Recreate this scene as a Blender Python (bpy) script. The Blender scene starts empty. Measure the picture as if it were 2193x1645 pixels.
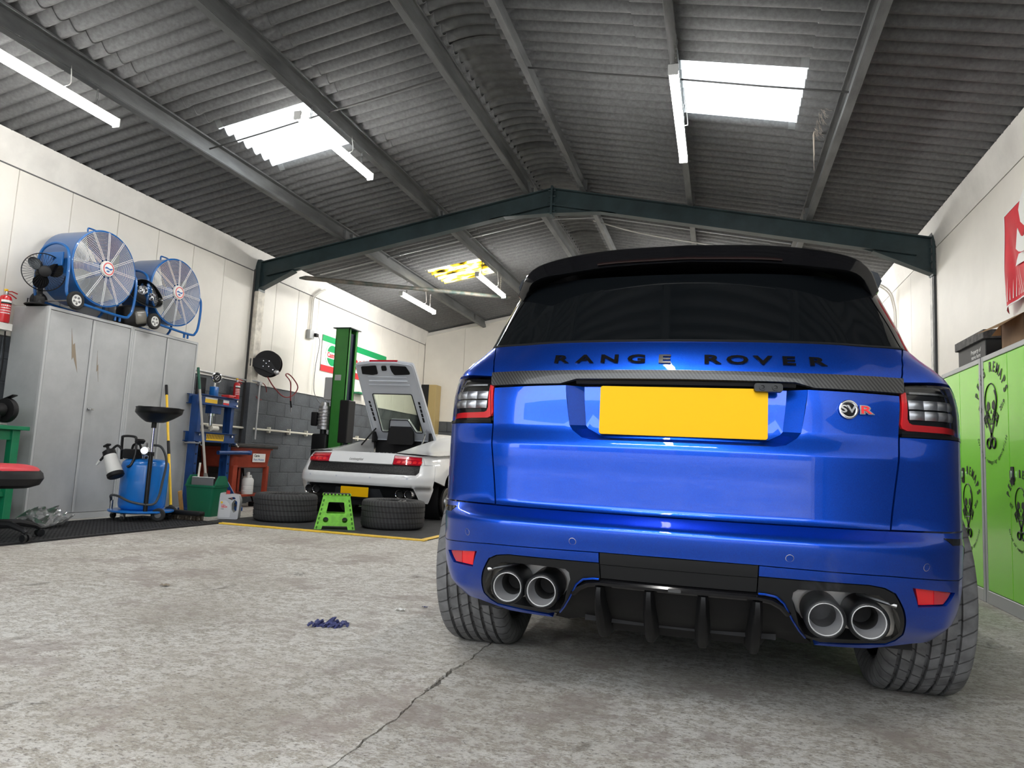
import bpy, bmesh, math, random
from mathutils import Vector, Matrix, Euler
from mathutils.geometry import delaunay_2d_cdt
SC = bpy.context.scene
COL = SC.collection
PI = math.pi
random.seed(7)

# ------------------------------------------------------------------ camera
cam_d = bpy.data.cameras.new('camera'); cam = bpy.data.objects.new('camera', cam_d); COL.objects.link(cam)
CAM_X = Vector((0.959, 0.279, 0.049)); CAM_F = Vector((-0.283, 0.953, 0.110))
CAM_F.normalize(); CAM_X = (CAM_X - CAM_F * CAM_X.dot(CAM_F)).normalized(); CAM_U = CAM_X.cross(CAM_F)
cm = Matrix((CAM_X, CAM_U, -CAM_F)).transposed().to_4x4(); cm.translation = (0, 0, 0.78)
cam.matrix_world = cm
cam_d.sensor_width = 36; cam_d.lens = 1515.0 / 2193 * 36; cam_d.clip_start = 0.02; cam_d.clip_end = 300
SC.camera = cam

# ------------------------------------------------------------------ world, exposure
W = bpy.data.worlds.new('overcast_sky'); SC.world = W; W.use_nodes = True
bg = W.node_tree.nodes['Background']
bg.inputs[0].default_value = (0.90, 0.95, 1.0, 1); bg.inputs[1].default_value = 3.9
SC.view_settings.view_transform = 'Standard'; SC.view_settings.look = 'None'
SC.view_settings.exposure = 0.76; SC.view_settings.gamma = 1.0; SC.view_settings.use_curve_mapping = False
SC.cycles.use_denoising = True
SC.cycles.max_bounces = 14; SC.cycles.diffuse_bounces = 8; SC.cycles.glossy_bounces = 5
SC.cycles.transmission_bounces = 8; SC.cycles.transparent_max_bounces = 12
SC.cycles.sample_clamp_indirect = 6.0
SC.cycles.caustics_reflective = False; SC.cycles.caustics_refractive = False
LAMP_E = 66.0

# ------------------------------------------------------------------ mesh helpers
def V(*a): return Vector(a)
def box(bm, c, s, rot=None, bev=0, seg=2):
    r = bmesh.ops.create_cube(bm, size=1.0)
    vs = r['verts']
    M = Matrix.Translation(Vector(c)) @ (rot.to_4x4() if rot is not None else Matrix.Identity(4)) @ Matrix.Diagonal((s[0], s[1], s[2], 1))
    if bev > 0:
        bmesh.ops.transform(bm, matrix=Matrix.Diagonal((s[0], s[1], s[2], 1)), verts=vs)
        es = list({e for v in vs for e in v.link_edges})
        r2 = bmesh.ops.bevel(bm, geom=es, offset=bev, segments=seg, profile=0.5, affect='EDGES')
        vs = list({v for f in r2['faces'] for v in f.verts} | {v for v in vs if v.is_valid})
        M = Matrix.Translation(Vector(c)) @ (rot.to_4x4() if rot is not None else Matrix.Identity(4))
    bmesh.ops.transform(bm, matrix=M, verts=vs)
    return vs
def bx(bm, x0, x1, y0, y1, z0, z1, bev=0, seg=2):
    return box(bm, ((x0+x1)/2, (y0+y1)/2, (z0+z1)/2), (abs(x1-x0), abs(y1-y0), abs(z1-z0)), None, bev, seg)
def frame(d):
    d = Vector(d).normalized()
    a = Vector((0, 0, 1)) if abs(d.z) < 0.9 else Vector((1, 0, 0))
    u = a.cross(d).normalized(); v = d.cross(u)
    return u, v
def cyl(bm, p0, p1, r0, r1=None, n=16, caps=True):
    p0 = Vector(p0); p1 = Vector(p1); r1 = r0 if r1 is None else r1
    u, v = frame(p1 - p0)
    A = []; B = []
    for i in range(n):
        a = 2*PI*i/n; w = u*math.cos(a) + v*math.sin(a)
        A.append(bm.verts.new(p0 + w*r0)); B.append(bm.verts.new(p1 + w*r1))
    for i in range(n):
        j = (i+1) % n; bm.faces.new((A[i], A[j], B[j], B[i]))
    if caps:
        bm.faces.new(A[::-1]); bm.faces.new(B)
    return A + B
def tube(bm, pts, r, n=8, closed=False, caps=True):
    pts = [Vector(p) for p in pts]; N = len(pts)
    rings = []; u = None
    for i, p in enumerate(pts):
        if closed: d = pts[(i+1) % N] - pts[i-1]
        else: d = pts[min(i+1, N-1)] - pts[max(i-1, 0)]
        d.normalize()
        if u is None: u, v = frame(d)
        else:
            u = (u - d*u.dot(d))
            u = u.normalized() if u.length > 1e-6 else frame(d)[0]
            v = d.cross(u)
        rr = r[i] if isinstance(r, (list, tuple)) else r
        rings.append([bm.verts.new(p + (u*math.cos(2*PI*k/n) + v*math.sin(2*PI*k/n))*rr) for k in range(n)])
    for i in range(N if closed else N-1):
        a = rings[i]; b = rings[(i+1) % N]
        for k in range(n):
            j = (k+1) % n; bm.faces.new((a[k], a[j], b[j], b[k]))
    if caps and not closed:
        bm.faces.new(rings[0][::-1]); bm.faces.new(rings[-1])
def smooth_path(pts, k=6, closed=False):
    pts = [Vector(p) for p in pts]; N = len(pts); out = []
    rng = range(N if closed else N-1)
    for i in rng:
        p1 = pts[i]; p2 = pts[(i+1) % N]
        p0 = pts[i-1] if (closed or i > 0) else p1*2 - p2
        p3 = pts[(i+2) % N] if (closed or i+2 < N) else p2*2 - p1
        for j in range(k):
            t = j/k
            out.append(0.5*((2*p1) + (p2-p0)*t + (2*p0-5*p1+4*p2-p3)*t*t + (3*p1-p0-3*p2+p3)*t**3))
    if not closed: out.append(pts[-1])
    return out
def lathe(bm, prof, n=24, M=None, closed_prof=False):
    M = M or Matrix.Identity(4)
    rings = []
    for (r, z) in prof:
        if r < 1e-6: rings.append([bm.verts.new(M @ Vector((0, 0, z)))])
        else: rings.append([bm.verts.new(M @ Vector((r*math.cos(2*PI*k/n), r*math.sin(2*PI*k/n), z))) for k in range(n)])
    m = len(rings)
    for i in range(m if closed_prof else m-1):
        a = rings[i]; b = rings[(i+1) % m]
        for k in range(n):
            j = (k+1) % n
            if len(a) == 1 and len(b) == 1: continue
            if len(a) == 1: bm.faces.new((a[0], b[j], b[k]))
            elif len(b) == 1: bm.faces.new((a[k], a[j], b[0]))
            else: bm.faces.new((a[k], a[j], b[j], b[k]))
def AX(p, d, up=None):
    """matrix with local z along d at p"""
    d = Vector(d).normalized()
    if up is None: u, v = frame(d)
    else:
        v = Vector(up); v = (v - d*v.dot(d)).normalized(); u = v.cross(d)
    M = Matrix((u, v, d)).transposed().to_4x4(); M.translation = Vector(p); return M
def prism(bm, poly, h, M=None, z0=0.0):
    M = M or Matrix.Identity(4)
    a = [bm.verts.new(M @ Vector((p[0], p[1], z0))) for p in poly]
    b = [bm.verts.new(M @ Vector((p[0], p[1], z0+h))) for p in poly]
    n = len(poly)
    for i in range(n):
        j = (i+1) % n; bm.faces.new((a[i], a[j], b[j], b[i]))
    bm.faces.new(a[::-1]); bm.faces.new(b)
def gridmesh(bm, fn, nu, nv, closeu=False):
    g = [[bm.verts.new(fn(i/nu, j/nv)) for j in range(nv+1)] for i in range(nu if closeu else nu+1)]
    m = len(g)
    for i in range(nu):
        for j in range(nv):
            bm.faces.new((g[i][j], g[(i+1) % m][j], g[(i+1) % m][j+1], g[i][j+1]))
    return g
def rrect(w, h, r, n=4, cx=0, cy=0):
    out = []
    for (sx, sy, a0) in ((1, 1, 0), (-1, 1, PI/2), (-1, -1, PI), (1, -1, 1.5*PI)):
        for k in range(n+1):
            a = a0 + PI/2*k/n
            out.append((cx + sx*(w/2-r) + r*math.cos(a), cy + sy*(h/2-r) + r*math.sin(a)))
    return out
def circ(r, n=24, cx=0, cy=0, ry=None):
    ry = r if ry is None else ry
    return [(cx + r*math.cos(2*PI*k/n), cy + ry*math.sin(2*PI*k/n)) for k in range(n)]
def finish(bm, recalc=True):
    if recalc: bmesh.ops.recalc_face_normals(bm, faces=bm.faces)
def mesh_of(bm, name, mat, smooth=35, recalc=True):
    finish(bm, recalc)
    me = bpy.data.meshes.new(name); bm.to_mesh(me); bm.free()
    if mat is not None: me.materials.append(mat)
    if smooth:
        me.shade_smooth(); me.set_sharp_from_angle(angle=math.radians(smooth))
    return me
def link(name, me, parent=None, loc=(0, 0, 0), rot=(0, 0, 0)):
    o = bpy.data.objects.new(name, me); COL.objects.link(o); o.parent = parent
    o.location = loc; o.rotation_euler = rot
    return o
def obj(name, bm, mat, parent=None, smooth=35, recalc=True, loc=(0, 0, 0), rot=(0, 0, 0)):
    return link(name, mesh_of(bm, name, mat, smooth, recalc), parent, loc, rot)
def tag(o, label, cat=None, group=None, kind=None):
    o['label'] = label
    if cat: o['category'] = cat
    if group: o['group'] = group
    if kind: o['kind'] = kind
    return o
def thing(name, label, cat, loc=(0, 0, 0), rz=0, group=None, kind=None):
    o = bpy.data.objects.new(name, None); COL.objects.link(o); o.empty_display_size = 0.1
    o.location = loc; o.rotation_euler = (0, 0, rz)
    return tag(o, label, cat, group, kind)
def dup(root, loc, rz=0, label=None):
    r = root.copy(); COL.objects.link(r); r.location = loc; r.rotation_euler = (0, 0, rz)
    if label: r['label'] = label
    for ch in list(root.children):
        c = ch.copy(); COL.objects.link(c); c.parent = r
        for g in list(ch.children):
            d = g.copy(); COL.objects.link(d); d.parent = c
    return r
def B(): return bmesh.new()
def text_mesh(name, s, size, mat, parent, M, depth=0.002, sx=1.0, align='CENTER', bold=0.0, shear=0.0, space=1.0):
    cu = bpy.data.curves.new(name, 'FONT'); cu.body = s; cu.size = size; cu.extrude = depth/2
    cu.align_x = align; cu.align_y = 'CENTER'; cu.offset = bold; cu.shear = shear; cu.space_character = space
    cu.resolution_u = 3
    t = bpy.data.objects.new(name, cu); COL.objects.link(t)
    dg = bpy.context.evaluated_depsgraph_get(); dg.update()
    me = bpy.data.meshes.new_from_object(t.evaluated_get(dg))
    bpy.data.objects.remove(t); bpy.data.curves.remove(cu)
    me.transform(M @ Matrix.Diagonal((sx, 1, 1, 1)))
    me.materials.clear(); me.materials.append(mat)
    me.name = name
    return link(name, me, parent)

# ------------------------------------------------------------------ materials
MATS = {}
def mat(name, col, rough=0.5, metal=0.0, coat=0.0, spec=0.5, var=0.0, vscale=8.0, bump=0.0, bscale=60.0, emit=None, estr=0.0, trans=0.0, alpha=1.0, coat_rough=0.03, ior=1.45, col2=None, sheen=0.0, stretch=None):
    m = bpy.data.materials.new(name); m.use_nodes = True; nt = m.node_tree
    b = nt.nodes['Principled BSDF']
    b.inputs['Base Color'].default_value = (*col, 1); b.inputs['Roughness'].default_value = rough
    b.inputs['Metallic'].default_value = metal; b.inputs['Coat Weight'].default_value = coat
    b.inputs['Coat Roughness'].default_value = coat_rough; b.inputs['Specular IOR Level'].default_value = spec
    b.inputs['Transmission Weight'].default_value = trans; b.inputs['IOR'].default_value = ior
    b.inputs['Alpha'].default_value = alpha
    if emit is not None:
        b.inputs['Emission Color'].default_value = (*emit, 1); b.inputs['Emission Strength'].default_value = estr
    if var > 0 or col2 is not None or bump > 0:
        tc = nt.nodes.new('ShaderNodeTexCoord')
        vec = tc.outputs['Object']
        if stretch:
            mp = nt.nodes.new('ShaderNodeMapping'); mp.inputs['Scale'].default_value = stretch
            nt.links.new(vec, mp.inputs[0]); vec = mp.outputs[0]
    if var > 0 or col2 is not None:
        nz = nt.nodes.new('ShaderNodeTexNoise'); nz.inputs['Scale'].default_value = vscale
        nz.inputs['Detail'].default_value = 6; nz.inputs['Roughness'].default_value = 0.62
        nt.links.new(vec, nz.inputs['Vector'])
        rp = nt.nodes.new('ShaderNodeValToRGB')
        c1 = col2 if col2 is not None else tuple(c*(1-var) for c in col)
        rp.color_ramp.elements[0].color = (*c1, 1); rp.color_ramp.elements[0].position = 0.36
        rp.color_ramp.elements[1].color = (*(tuple(min(1, c*(1+var*0.5)) for c in col) if col2 is None else col), 1); rp.color_ramp.elements[1].position = 0.64
        nt.links.new(nz.outputs['Fac'], rp.inputs[0]); nt.links.new(rp.outputs[0], b.inputs['Base Color'])
    if bump > 0:
        n2 = nt.nodes.new('ShaderNodeTexNoise'); n2.inputs['Scale'].default_value = bscale; n2.inputs['Detail'].default_value = 4
        nt.links.new(vec, n2.inputs['Vector'])
        bp = nt.nodes.new('ShaderNodeBump'); bp.inputs['Strength'].default_value = bump; bp.inputs['Distance'].default_value = 0.01
        nt.links.new(n2.outputs['Fac'], bp.inputs['Height']); nt.links.new(bp.outputs[0], b.inputs['Normal'])
    MATS[name] = m
    return m
def nodes(m): return m.node_tree.nodes, m.node_tree.links, m.node_tree.nodes['Principled BSDF']

M_WHITEPANEL = mat('white_cladding', (0.79, 0.76, 0.70), 0.5, var=0.06, vscale=1.2, bump=0.05, bscale=20)
M_WHITETRIM = mat('white_trim', (0.76, 0.74, 0.70), 0.5, var=0.1, vscale=2.5)
M_JOINT = mat('joint_shadow', (0.12, 0.12, 0.12), 0.9)
M_BLOCK = mat('grey_painted_block', (0.085, 0.094, 0.106), 0.62, var=0.22, vscale=5, bump=0.5, bscale=45)
M_MORTAR = mat('grey_painted_mortar', (0.08, 0.087, 0.097), 0.8, var=0.2, vscale=20, bump=0.4, bscale=60)
M_SHEET = mat('fibre_cement', (0.140, 0.142, 0.144), 0.85, var=0.2, vscale=30, bump=0.10, bscale=110)
M_CROWN = mat('ridge_cement', (0.135, 0.137, 0.137), 0.85, var=0.25, vscale=7, bump=0.15, bscale=60)
M_PURLIN = mat('dirty_galvanised', (0.14, 0.145, 0.147), 0.5, metal=0.2, var=0.35, vscale=6, stretch=(1, 0.25, 1), bump=0.1, bscale=30)
M_RAFTER = mat('dark_green_steel', (0.026, 0.046, 0.050), 0.42, var=0.3, vscale=4, bump=0.1, bscale=20)
M_RODSTEEL = mat('dark_rod', (0.05, 0.05, 0.05), 0.6)
M_BLACK = mat('black_plastic', (0.010, 0.010, 0.011), 0.55, spec=0.35)
M_BLACKGLOSS = mat('black_gloss', (0.004, 0.004, 0.005), 0.10, spec=0.45)
M_BLACKSAT = mat('black_satin', (0.008, 0.0085, 0.0095), 0.38, spec=0.4)
M_RUBBER = mat('rubber', (0.018, 0.018, 0.019), 0.75, var=0.3, vscale=14, bump=0.15, bscale=120)
M_CHROME = mat('chrome', (0.75, 0.75, 0.76), 0.12, metal=1.0)
M_STEEL = mat('steel', (0.45, 0.45, 0.45), 0.35, metal=1.0, var=0.3, vscale=20)
M_ALU = mat('cast_aluminium', (0.55, 0.55, 0.56), 0.4, metal=0.9, var=0.25, vscale=20)
M_GREYCAB = mat('grey_enamel', (0.41, 0.42, 0.425), 0.38, var=0.12, vscale=2.2, bump=0.03, bscale=8)
M_GREYTRIM = mat('grey_enamel_edge', (0.47, 0.48, 0.485), 0.4)
M_FANBLUE = mat('fan_blue', (0.008, 0.115, 0.38), 0.32, coat=0.3)
M_DRUMBLUE = mat('drum_blue', (0.010, 0.17, 0.58), 0.28, coat=0.3, var=0.08, vscale=3)
M_PRESSBLUE = mat('press_blue', (0.012, 0.055, 0.20), 0.4, var=0.2, vscale=6)
M_WIRE = mat('white_wire', (0.80, 0.81, 0.82), 0.35)
M_BLADE = mat('fan_blade', (0.62, 0.63, 0.60), 0.4, metal=0.3)
M_RED = mat('red_paint', (0.55, 0.018, 0.022), 0.3, coat=0.3)
M_REDPLASTIC = mat('red_plastic', (0.50, 0.03, 0.03), 0.4)
M_REDVINYL = mat('red_vinyl', (0.62, 0.045, 0.06), 0.45, bump=0.15, bscale=40)
M_YELLOW = mat('yellow_paint', (0.78, 0.50, 0.04), 0.5, var=0.2, vscale=14)
M_YELLOWHANDLE = mat('yellow_plastic', (0.85, 0.52, 0.02), 0.35)
M_PLATE = mat('number_plate_yellow', (0.78, 0.44, 0.0), 0.5, spec=0.2)
M_GREENBENCH = mat('bench_green', (0.006, 0.20, 0.085), 0.4, var=0.15, vscale=6)
M_GREENBIN = mat('bin_green', (0.004, 0.135, 0.065), 0.5)
M_GREENLIFT = mat('lift_green', (0.035, 0.22, 0.035), 0.35, coat=0.2, var=0.1, vscale=3)
M_LIME = mat('lime_plastic', (0.19, 0.62, 0.035), 0.4, var=0.2, vscale=24)
M_LIMEWRAP = mat('lime_wrap', (0.27, 0.82, 0.045), 0.22, coat=0.3, bump=0.04, bscale=3)
M_WASHER = mat('washer_red', (0.36, 0.055, 0.028), 0.42, var=0.2, vscale=5)
M_WASHTRAY = mat('washer_lid', (0.03, 0.027, 0.026), 0.6, var=0.4, vscale=9)
M_WHITEPLASTIC = mat('white_plastic', (0.72, 0.72, 0.70), 0.4)
M_CREAMPIPE = mat('cream_pipe', (0.70, 0.67, 0.58), 0.4)
M_SILVERCAN = mat('silver_plastic', (0.45, 0.46, 0.475), 0.35, metal=0.3)
M_GREYHANDLE = mat('grey_handle', (0.36, 0.34, 0.31), 0.5)
M_GREYPLASTIC = mat('grey_plastic', (0.16, 0.16, 0.165), 0.5)
M_SOCKET = mat('socket_grey', (0.42, 0.43, 0.44), 0.5)
M_WOOD = mat('offcut_wood', (0.52, 0.28, 0.09), 0.6, var=0.2, vscale=10)
M_CARD = mat('cardboard', (0.34, 0.21, 0.12), 0.8, var=0.12, vscale=9)
M_CARDIN = mat('cardboard_inside', (0.44, 0.30, 0.17), 0.8)
M_BOXBLACK = mat('black_card', (0.016, 0.017, 0.018), 0.55)
M_INK = mat('black_ink', (0.008, 0.012, 0.008), 0.5)
M_WHITEINK = mat('white_ink', (0.8, 0.8, 0.78), 0.5)
M_REDINK = mat('red_ink', (0.75, 0.03, 0.035), 0.5)
M_GREENINK = mat('green_ink', (0.0, 0.30, 0.09), 0.5)
M_BLUEINK = mat('blue_ink', (0.02, 0.12, 0.40), 0.5)
M_TAN = mat('tan_scrape', (0.27, 0.22, 0.16), 0.6)
M_MAT = mat('rubber_mat', (0.022, 0.022, 0.024), 0.8, var=0.3, vscale=10)
M_TILE = mat('dark_rubber_floor', (0.035, 0.035, 0.037), 0.8, var=0.35, vscale=6, bump=0.4, bscale=120)
M_TANCAB = mat('tan_cabinet', (0.44, 0.33, 0.14), 0.5)
M_FLAGRED = mat('flag_red', (0.66, 0.018, 0.035), 0.6, var=0.15, vscale=3)
M_GLOVE = mat('nitrile_glove', (0.055, 0.062, 0.17), 0.5, var=0.5, vscale=60)
M_WHITECAR = mat('white_car_paint', (0.80, 0.81, 0.82), 0.22, coat=0.8)
M_LIDGREY = mat('lid_underside', (0.62, 0.65, 0.71), 0.35, coat=0.2)
M_REDLENS = mat('red_lens', (0.48, 0.004, 0.022), 0.12, coat=1.0)
M_REDLENS2 = mat('bright_red_lens', (0.80, 0.012, 0.02), 0.25, coat=0.6)
M_DARKGLASS = mat('privacy_glass', (0.004, 0.005, 0.006), 0.05, spec=0.4)
M_HOSERED = mat('red_hose', (0.22, 0.022, 0.025), 0.45)
M_HOSEGREY = mat('grey_hose', (0.05, 0.055, 0.06), 0.5)
M_PIPESTEEL = mat('galvanised_conduit', (0.50, 0.51, 0.52), 0.4, metal=0.5)
M_BROWNPIPE = mat('rusty_brace', (0.16, 0.13, 0.105), 0.6, var=0.4, vscale=5, col2=(0.03, 0.055, 0.05))
M_LED = mat('led_diffuser', (0.9, 0.9, 0.9), 0.5, emit=(1.0, 0.98, 0.94), estr=LAMP_E)
M_LED2 = mat('bright_led_diffuser', (0.9, 0.9, 0.9), 0.5, emit=(1.0, 0.98, 0.94), estr=LAMP_E*1.55)
M_LAMPBODY = mat('lamp_housing', (0.70, 0.71, 0.70), 0.4)
M_WEB = mat('dusty_cobweb', (0.30, 0.26, 0.22), 0.9)

def mk_concrete(name, k=1.0):
    m = mat(name, (0.4, 0.39, 0.37), 0.75); N, L, b = nodes(m)
    tc = N.new('ShaderNodeTexCoord'); vec = tc.outputs['Object']
    def noise(sc, det=6, ro=0.6, st=None, dist=0.0):
        n = N.new('ShaderNodeTexNoise'); n.inputs['Scale'].default_value = sc; n.inputs['Detail'].default_value = det
        n.inputs['Roughness'].default_value = ro; n.inputs['Distortion'].default_value = dist
        if st:
            mp = N.new('ShaderNodeMapping'); mp.inputs['Scale'].default_value = st; L.new(vec, mp.inputs[0]); L.new(mp.outputs[0], n.inputs['Vector'])
        else: L.new(vec, n.inputs['Vector'])
        return n.outputs['Fac']
    def ramp(f, stops):
        r = N.new('ShaderNodeValToRGB'); cr = r.color_ramp
        while len(cr.elements) < len(stops): cr.elements.new(0.5)
        for e, (p, c) in zip(cr.elements, stops): e.position = p; e.color = (*c, 1)
        L.new(f, r.inputs[0]); return r.outputs[0]
    def mix(f, a, c, mode='MIX'):
        x = N.new('ShaderNodeMix'); x.data_type = 'RGBA'; x.blend_type = mode
        if isinstance(f, float): x.inputs[0].default_value = f
        else: L.new(f, x.inputs[0])
        L.new(a, x.inputs[6])
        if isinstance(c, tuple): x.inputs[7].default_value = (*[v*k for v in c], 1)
        else: L.new(c, x.inputs[7])
        return x.outputs[2]
    g = lambda v: (v, v, v)
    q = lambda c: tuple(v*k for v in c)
    base = ramp(noise(0.8, 7, 0.62), [(0.3, q((0.27, 0.242, 0.20))), (0.5, q((0.37, 0.338, 0.288))), (0.7, q((0.44, 0.415, 0.37)))])
    # pale cement skin, flaked away in places
    fl = ramp(noise(15, 12, 0.80, (1.0, 1.35, 1), 0.2), [(0.485, g(0)), (0.515, g(1))])
    reg = ramp(noise(0.75, 6, 0.65), [(0.38, g(0.25)), (0.56, g(0.9))])
    c = mix(mix(1.0, fl, reg, 'MULTIPLY'), base, (0.63, 0.615, 0.58))
    fine = ramp(noise(75, 8, 0.75, (1.0, 1.6, 1)), [(0.50, g(0)), (0.56, g(0.6))])
    c = mix(mix(1.0, fine, reg, 'MULTIPLY'), c, (0.74, 0.73, 0.70))
    pit = ramp(noise(44, 9, 0.8, (1.0, 1.8, 1)), [(0.40, g(0.95)), (0.465, g(0))])
    c = mix(pit, c, (0.15, 0.137, 0.12))
    pk = ramp(noise(1.7, 10, 0.76, None, 0.3), [(0.52, g(0)), (0.58, g(0.6))])
    c = mix(pk, c, (0.29, 0.245, 0.222))
    oil = ramp(noise(2.4, 12, 0.74, (1.0, 0.8, 1), 0.7), [(0.605, g(0)), (0.68, g(0.85))])
    c = mix(oil, c, (0.075, 0.068, 0.055))
    L.new(c, b.inputs['Base Color'])
    bp = N.new('ShaderNodeBump'); bp.inputs['Strength'].default_value = 0.6; bp.inputs['Distance'].default_value = 0.004
    L.new(noise(58, 9, 0.8, (1.0, 1.8, 1)), bp.inputs['Height']); L.new(bp.outputs[0], b.inputs['Normal'])
    rr = ramp(noise(3, 4), [(0.3, g(0.62)), (0.7, g(0.85))]); L.new(rr, b.inputs['Roughness'])
    return m
M_CONCRETE = mk_concrete('worn_concrete')
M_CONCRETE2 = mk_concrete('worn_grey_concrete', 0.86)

def mk_skylight(name, col, emitcol=None):
    m = mat(name, col, 0.5); N, L, b = nodes(m)
    tr = N.new('ShaderNodeBsdfTranslucent'); tr.inputs[0].default_value = (*col, 1)
    mx = N.new('ShaderNodeMixShader'); mx.inputs[0].default_value = 0.88
    L.new(b.outputs[0], mx.inputs[1]); L.new(tr.outputs[0], mx.inputs[2])
    L.new(mx.outputs[0], N['Material Output'].inputs[0]); return m
M_SKY = mk_skylight('rooflight_grp', (0.93, 0.95, 0.95))
def mk_sky_dirty():
    m = mk_skylight('mossy_rooflight_grp', (0.9, 0.8, 0.4)); N, L, b = nodes(m)
    tc = N.new('ShaderNodeTexCoord'); mp = N.new('ShaderNodeMapping'); mp.inputs['Scale'].default_value = (2.0, 7, 1); L.new(tc.outputs['Object'], mp.inputs[0])
    nz = N.new('ShaderNodeTexNoise'); nz.inputs['Scale'].default_value = 2.0; nz.inputs['Detail'].default_value = 6; L.new(mp.outputs[0], nz.inputs['Vector'])
    r = N.new('ShaderNodeValToRGB'); e = r.color_ramp.elements
    e[0].position = 0.34; e[0].color = (0.02, 0.02, 0.008, 1); e[1].position = 0.58; e[1].color = (0.95, 0.93, 0.85, 1)
    x = e.new(0.42); x.color = (0.55, 0.42, 0.05, 1); x = e.new(0.5); x.color = (0.8, 0.7, 0.28, 1)
    L.new(nz.outputs['Fac'], r.inputs[0])
    for n in N:
        if n.type in ('BSDF_TRANSLUCENT',): L.new(r.outputs[0], n.inputs[0])
    L.new(r.outputs[0], b.inputs['Base Color']); return m
M_SKYDIRTY = mk_sky_dirty()

def mk_paint():
    m = mat('metallic_blue_paint', (0.012, 0.035, 0.42), 0.33, metal=0.85, coat=0.75, coat_rough=0.02); N, L, b = nodes(m)
    tc = N.new('ShaderNodeTexCoord'); vo = N.new('ShaderNodeTexVoronoi'); vo.inputs['Scale'].default_value = 900
    L.new(tc.outputs['Object'], vo.inputs['Vector'])
    r = N.new('ShaderNodeValToRGB'); r.color_ramp.elements[0].color = (0.001, 0.045, 0.42, 1); r.color_ramp.elements[1].color = (0.002, 0.085, 0.62, 1)
    L.new(vo.outputs['Color'], r.inputs[0]); L.new(r.outputs[0], b.inputs['Base Color'])
    lw = N.new('ShaderNodeLayerWeight'); lw.inputs[0].default_value = 0.35
    return m
M_BLUE = mk_paint()
def mk_carbon():
    m = mat('carbon_weave', (0.02, 0.02, 0.02), 0.35, coat=0.3); N, L, b = nodes(m)
    tc = N.new('ShaderNodeTexCoord'); mp = N.new('ShaderNodeMapping'); mp.inputs['Rotation'].default_value = (0, math.radians(38), 0)
    L.new(tc.outputs['Object'], mp.inputs[0])
    wv = N.new('ShaderNodeTexWave'); wv.inputs['Scale'].default_value = 34; wv.bands_direction = 'X'; wv.inputs['Distortion'].default_value = 0.4
    L.new(mp.outputs[0], wv.inputs['Vector'])
    r = N.new('ShaderNodeValToRGB'); r.color_ramp.elements[0].position = 0.35; r.color_ramp.elements[0].color = (0.008, 0.008, 0.008, 1); r.color_ramp.elements[1].position = 0.62; r.color_ramp.elements[1].color = (0.04, 0.04, 0.04, 1)
    L.new(wv.outputs['Fac'], r.inputs[0]); L.new(r.outputs[0], b.inputs['Base Color']); return m
M_CARBON = mk_carbon()
def mk_glass(name, col, rough=0.02, tint=0.85):
    m = mat(name, col, rough); N, L, b = nodes(m)
    tr = N.new('ShaderNodeBsdfTransparent'); tr.inputs[0].default_value = (*col, 1)
    gl = N.new('ShaderNodeBsdfGlossy'); gl.inputs['Roughness'].default_value = rough; gl.inputs[0].default_value = (0.9, 0.9, 0.9, 1)
    fr = N.new('ShaderNodeFresnel'); fr.inputs[0].default_value = 1.45
    mx = N.new('ShaderNodeMixShader'); L.new(fr.outputs[0], mx.inputs[0]); L.new(tr.outputs[0], mx.inputs[1]); L.new(gl.outputs[0], mx.inputs[2])
    L.new(mx.outputs[0], N['Material Output'].inputs[0]); return m
M_CLEAR = mk_glass('clear_lens', (0.93, 0.94, 0.95))
M_SMOKE = mk_glass('smoked_lens', (0.62, 0.62, 0.63))
M_GREENGLASS = mk_glass('green_tinted_glass', (0.72, 0.80, 0.70))
M_BAG = mk_glass('clear_plastic_bag', (0.86, 0.87, 0.88), 0.25)
def _milky():
    N, L, b = nodes(M_BAG); df = N.new('ShaderNodeBsdfTranslucent'); df.inputs[0].default_value = (.8, .8, .8, 1)
    mx = N.new('ShaderNodeMixShader'); mx.inputs[0].default_value = .22; o = N['Material Output']; src = o.inputs[0].links[0].from_socket
    L.new(src, mx.inputs[1]); L.new(df.outputs[0], mx.inputs[2]); L.new(mx.outputs[0], o.inputs[0])
_milky()
# ------------------------------------------------------------------ smooth tables and panel builder
def hermite(tab):
    xs = [t[0] for t in tab]; ys = [t[1] for t in tab]; n = len(xs)
    d = [(ys[i+1]-ys[i])/(xs[i+1]-xs[i]) for i in range(n-1)]
    m = [d[0]] + [0.0 if d[i-1]*d[i] <= 0 else 2*d[i-1]*d[i]/(d[i-1]+d[i]) for i in range(1, n-1)] + [d[-1]]
    def f(x):
        if x <= xs[0]: return ys[0] + m[0]*(x-xs[0])
        if x >= xs[-1]: return ys[-1] + m[-1]*(x-xs[-1])
        lo, hi = 0, n-1
        while hi-lo > 1:
            k = (lo+hi)//2
            if xs[k] <= x: lo = k
            else: hi = k
        h = xs[hi]-xs[lo]; t = (x-xs[lo])/h
        return ((1+2*t)*(1-t)**2*ys[lo] + t*(1-t)**2*h*m[lo] + t*t*(3-2*t)*ys[hi] + t*t*(t-1)*h*m[hi])
    return f
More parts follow.
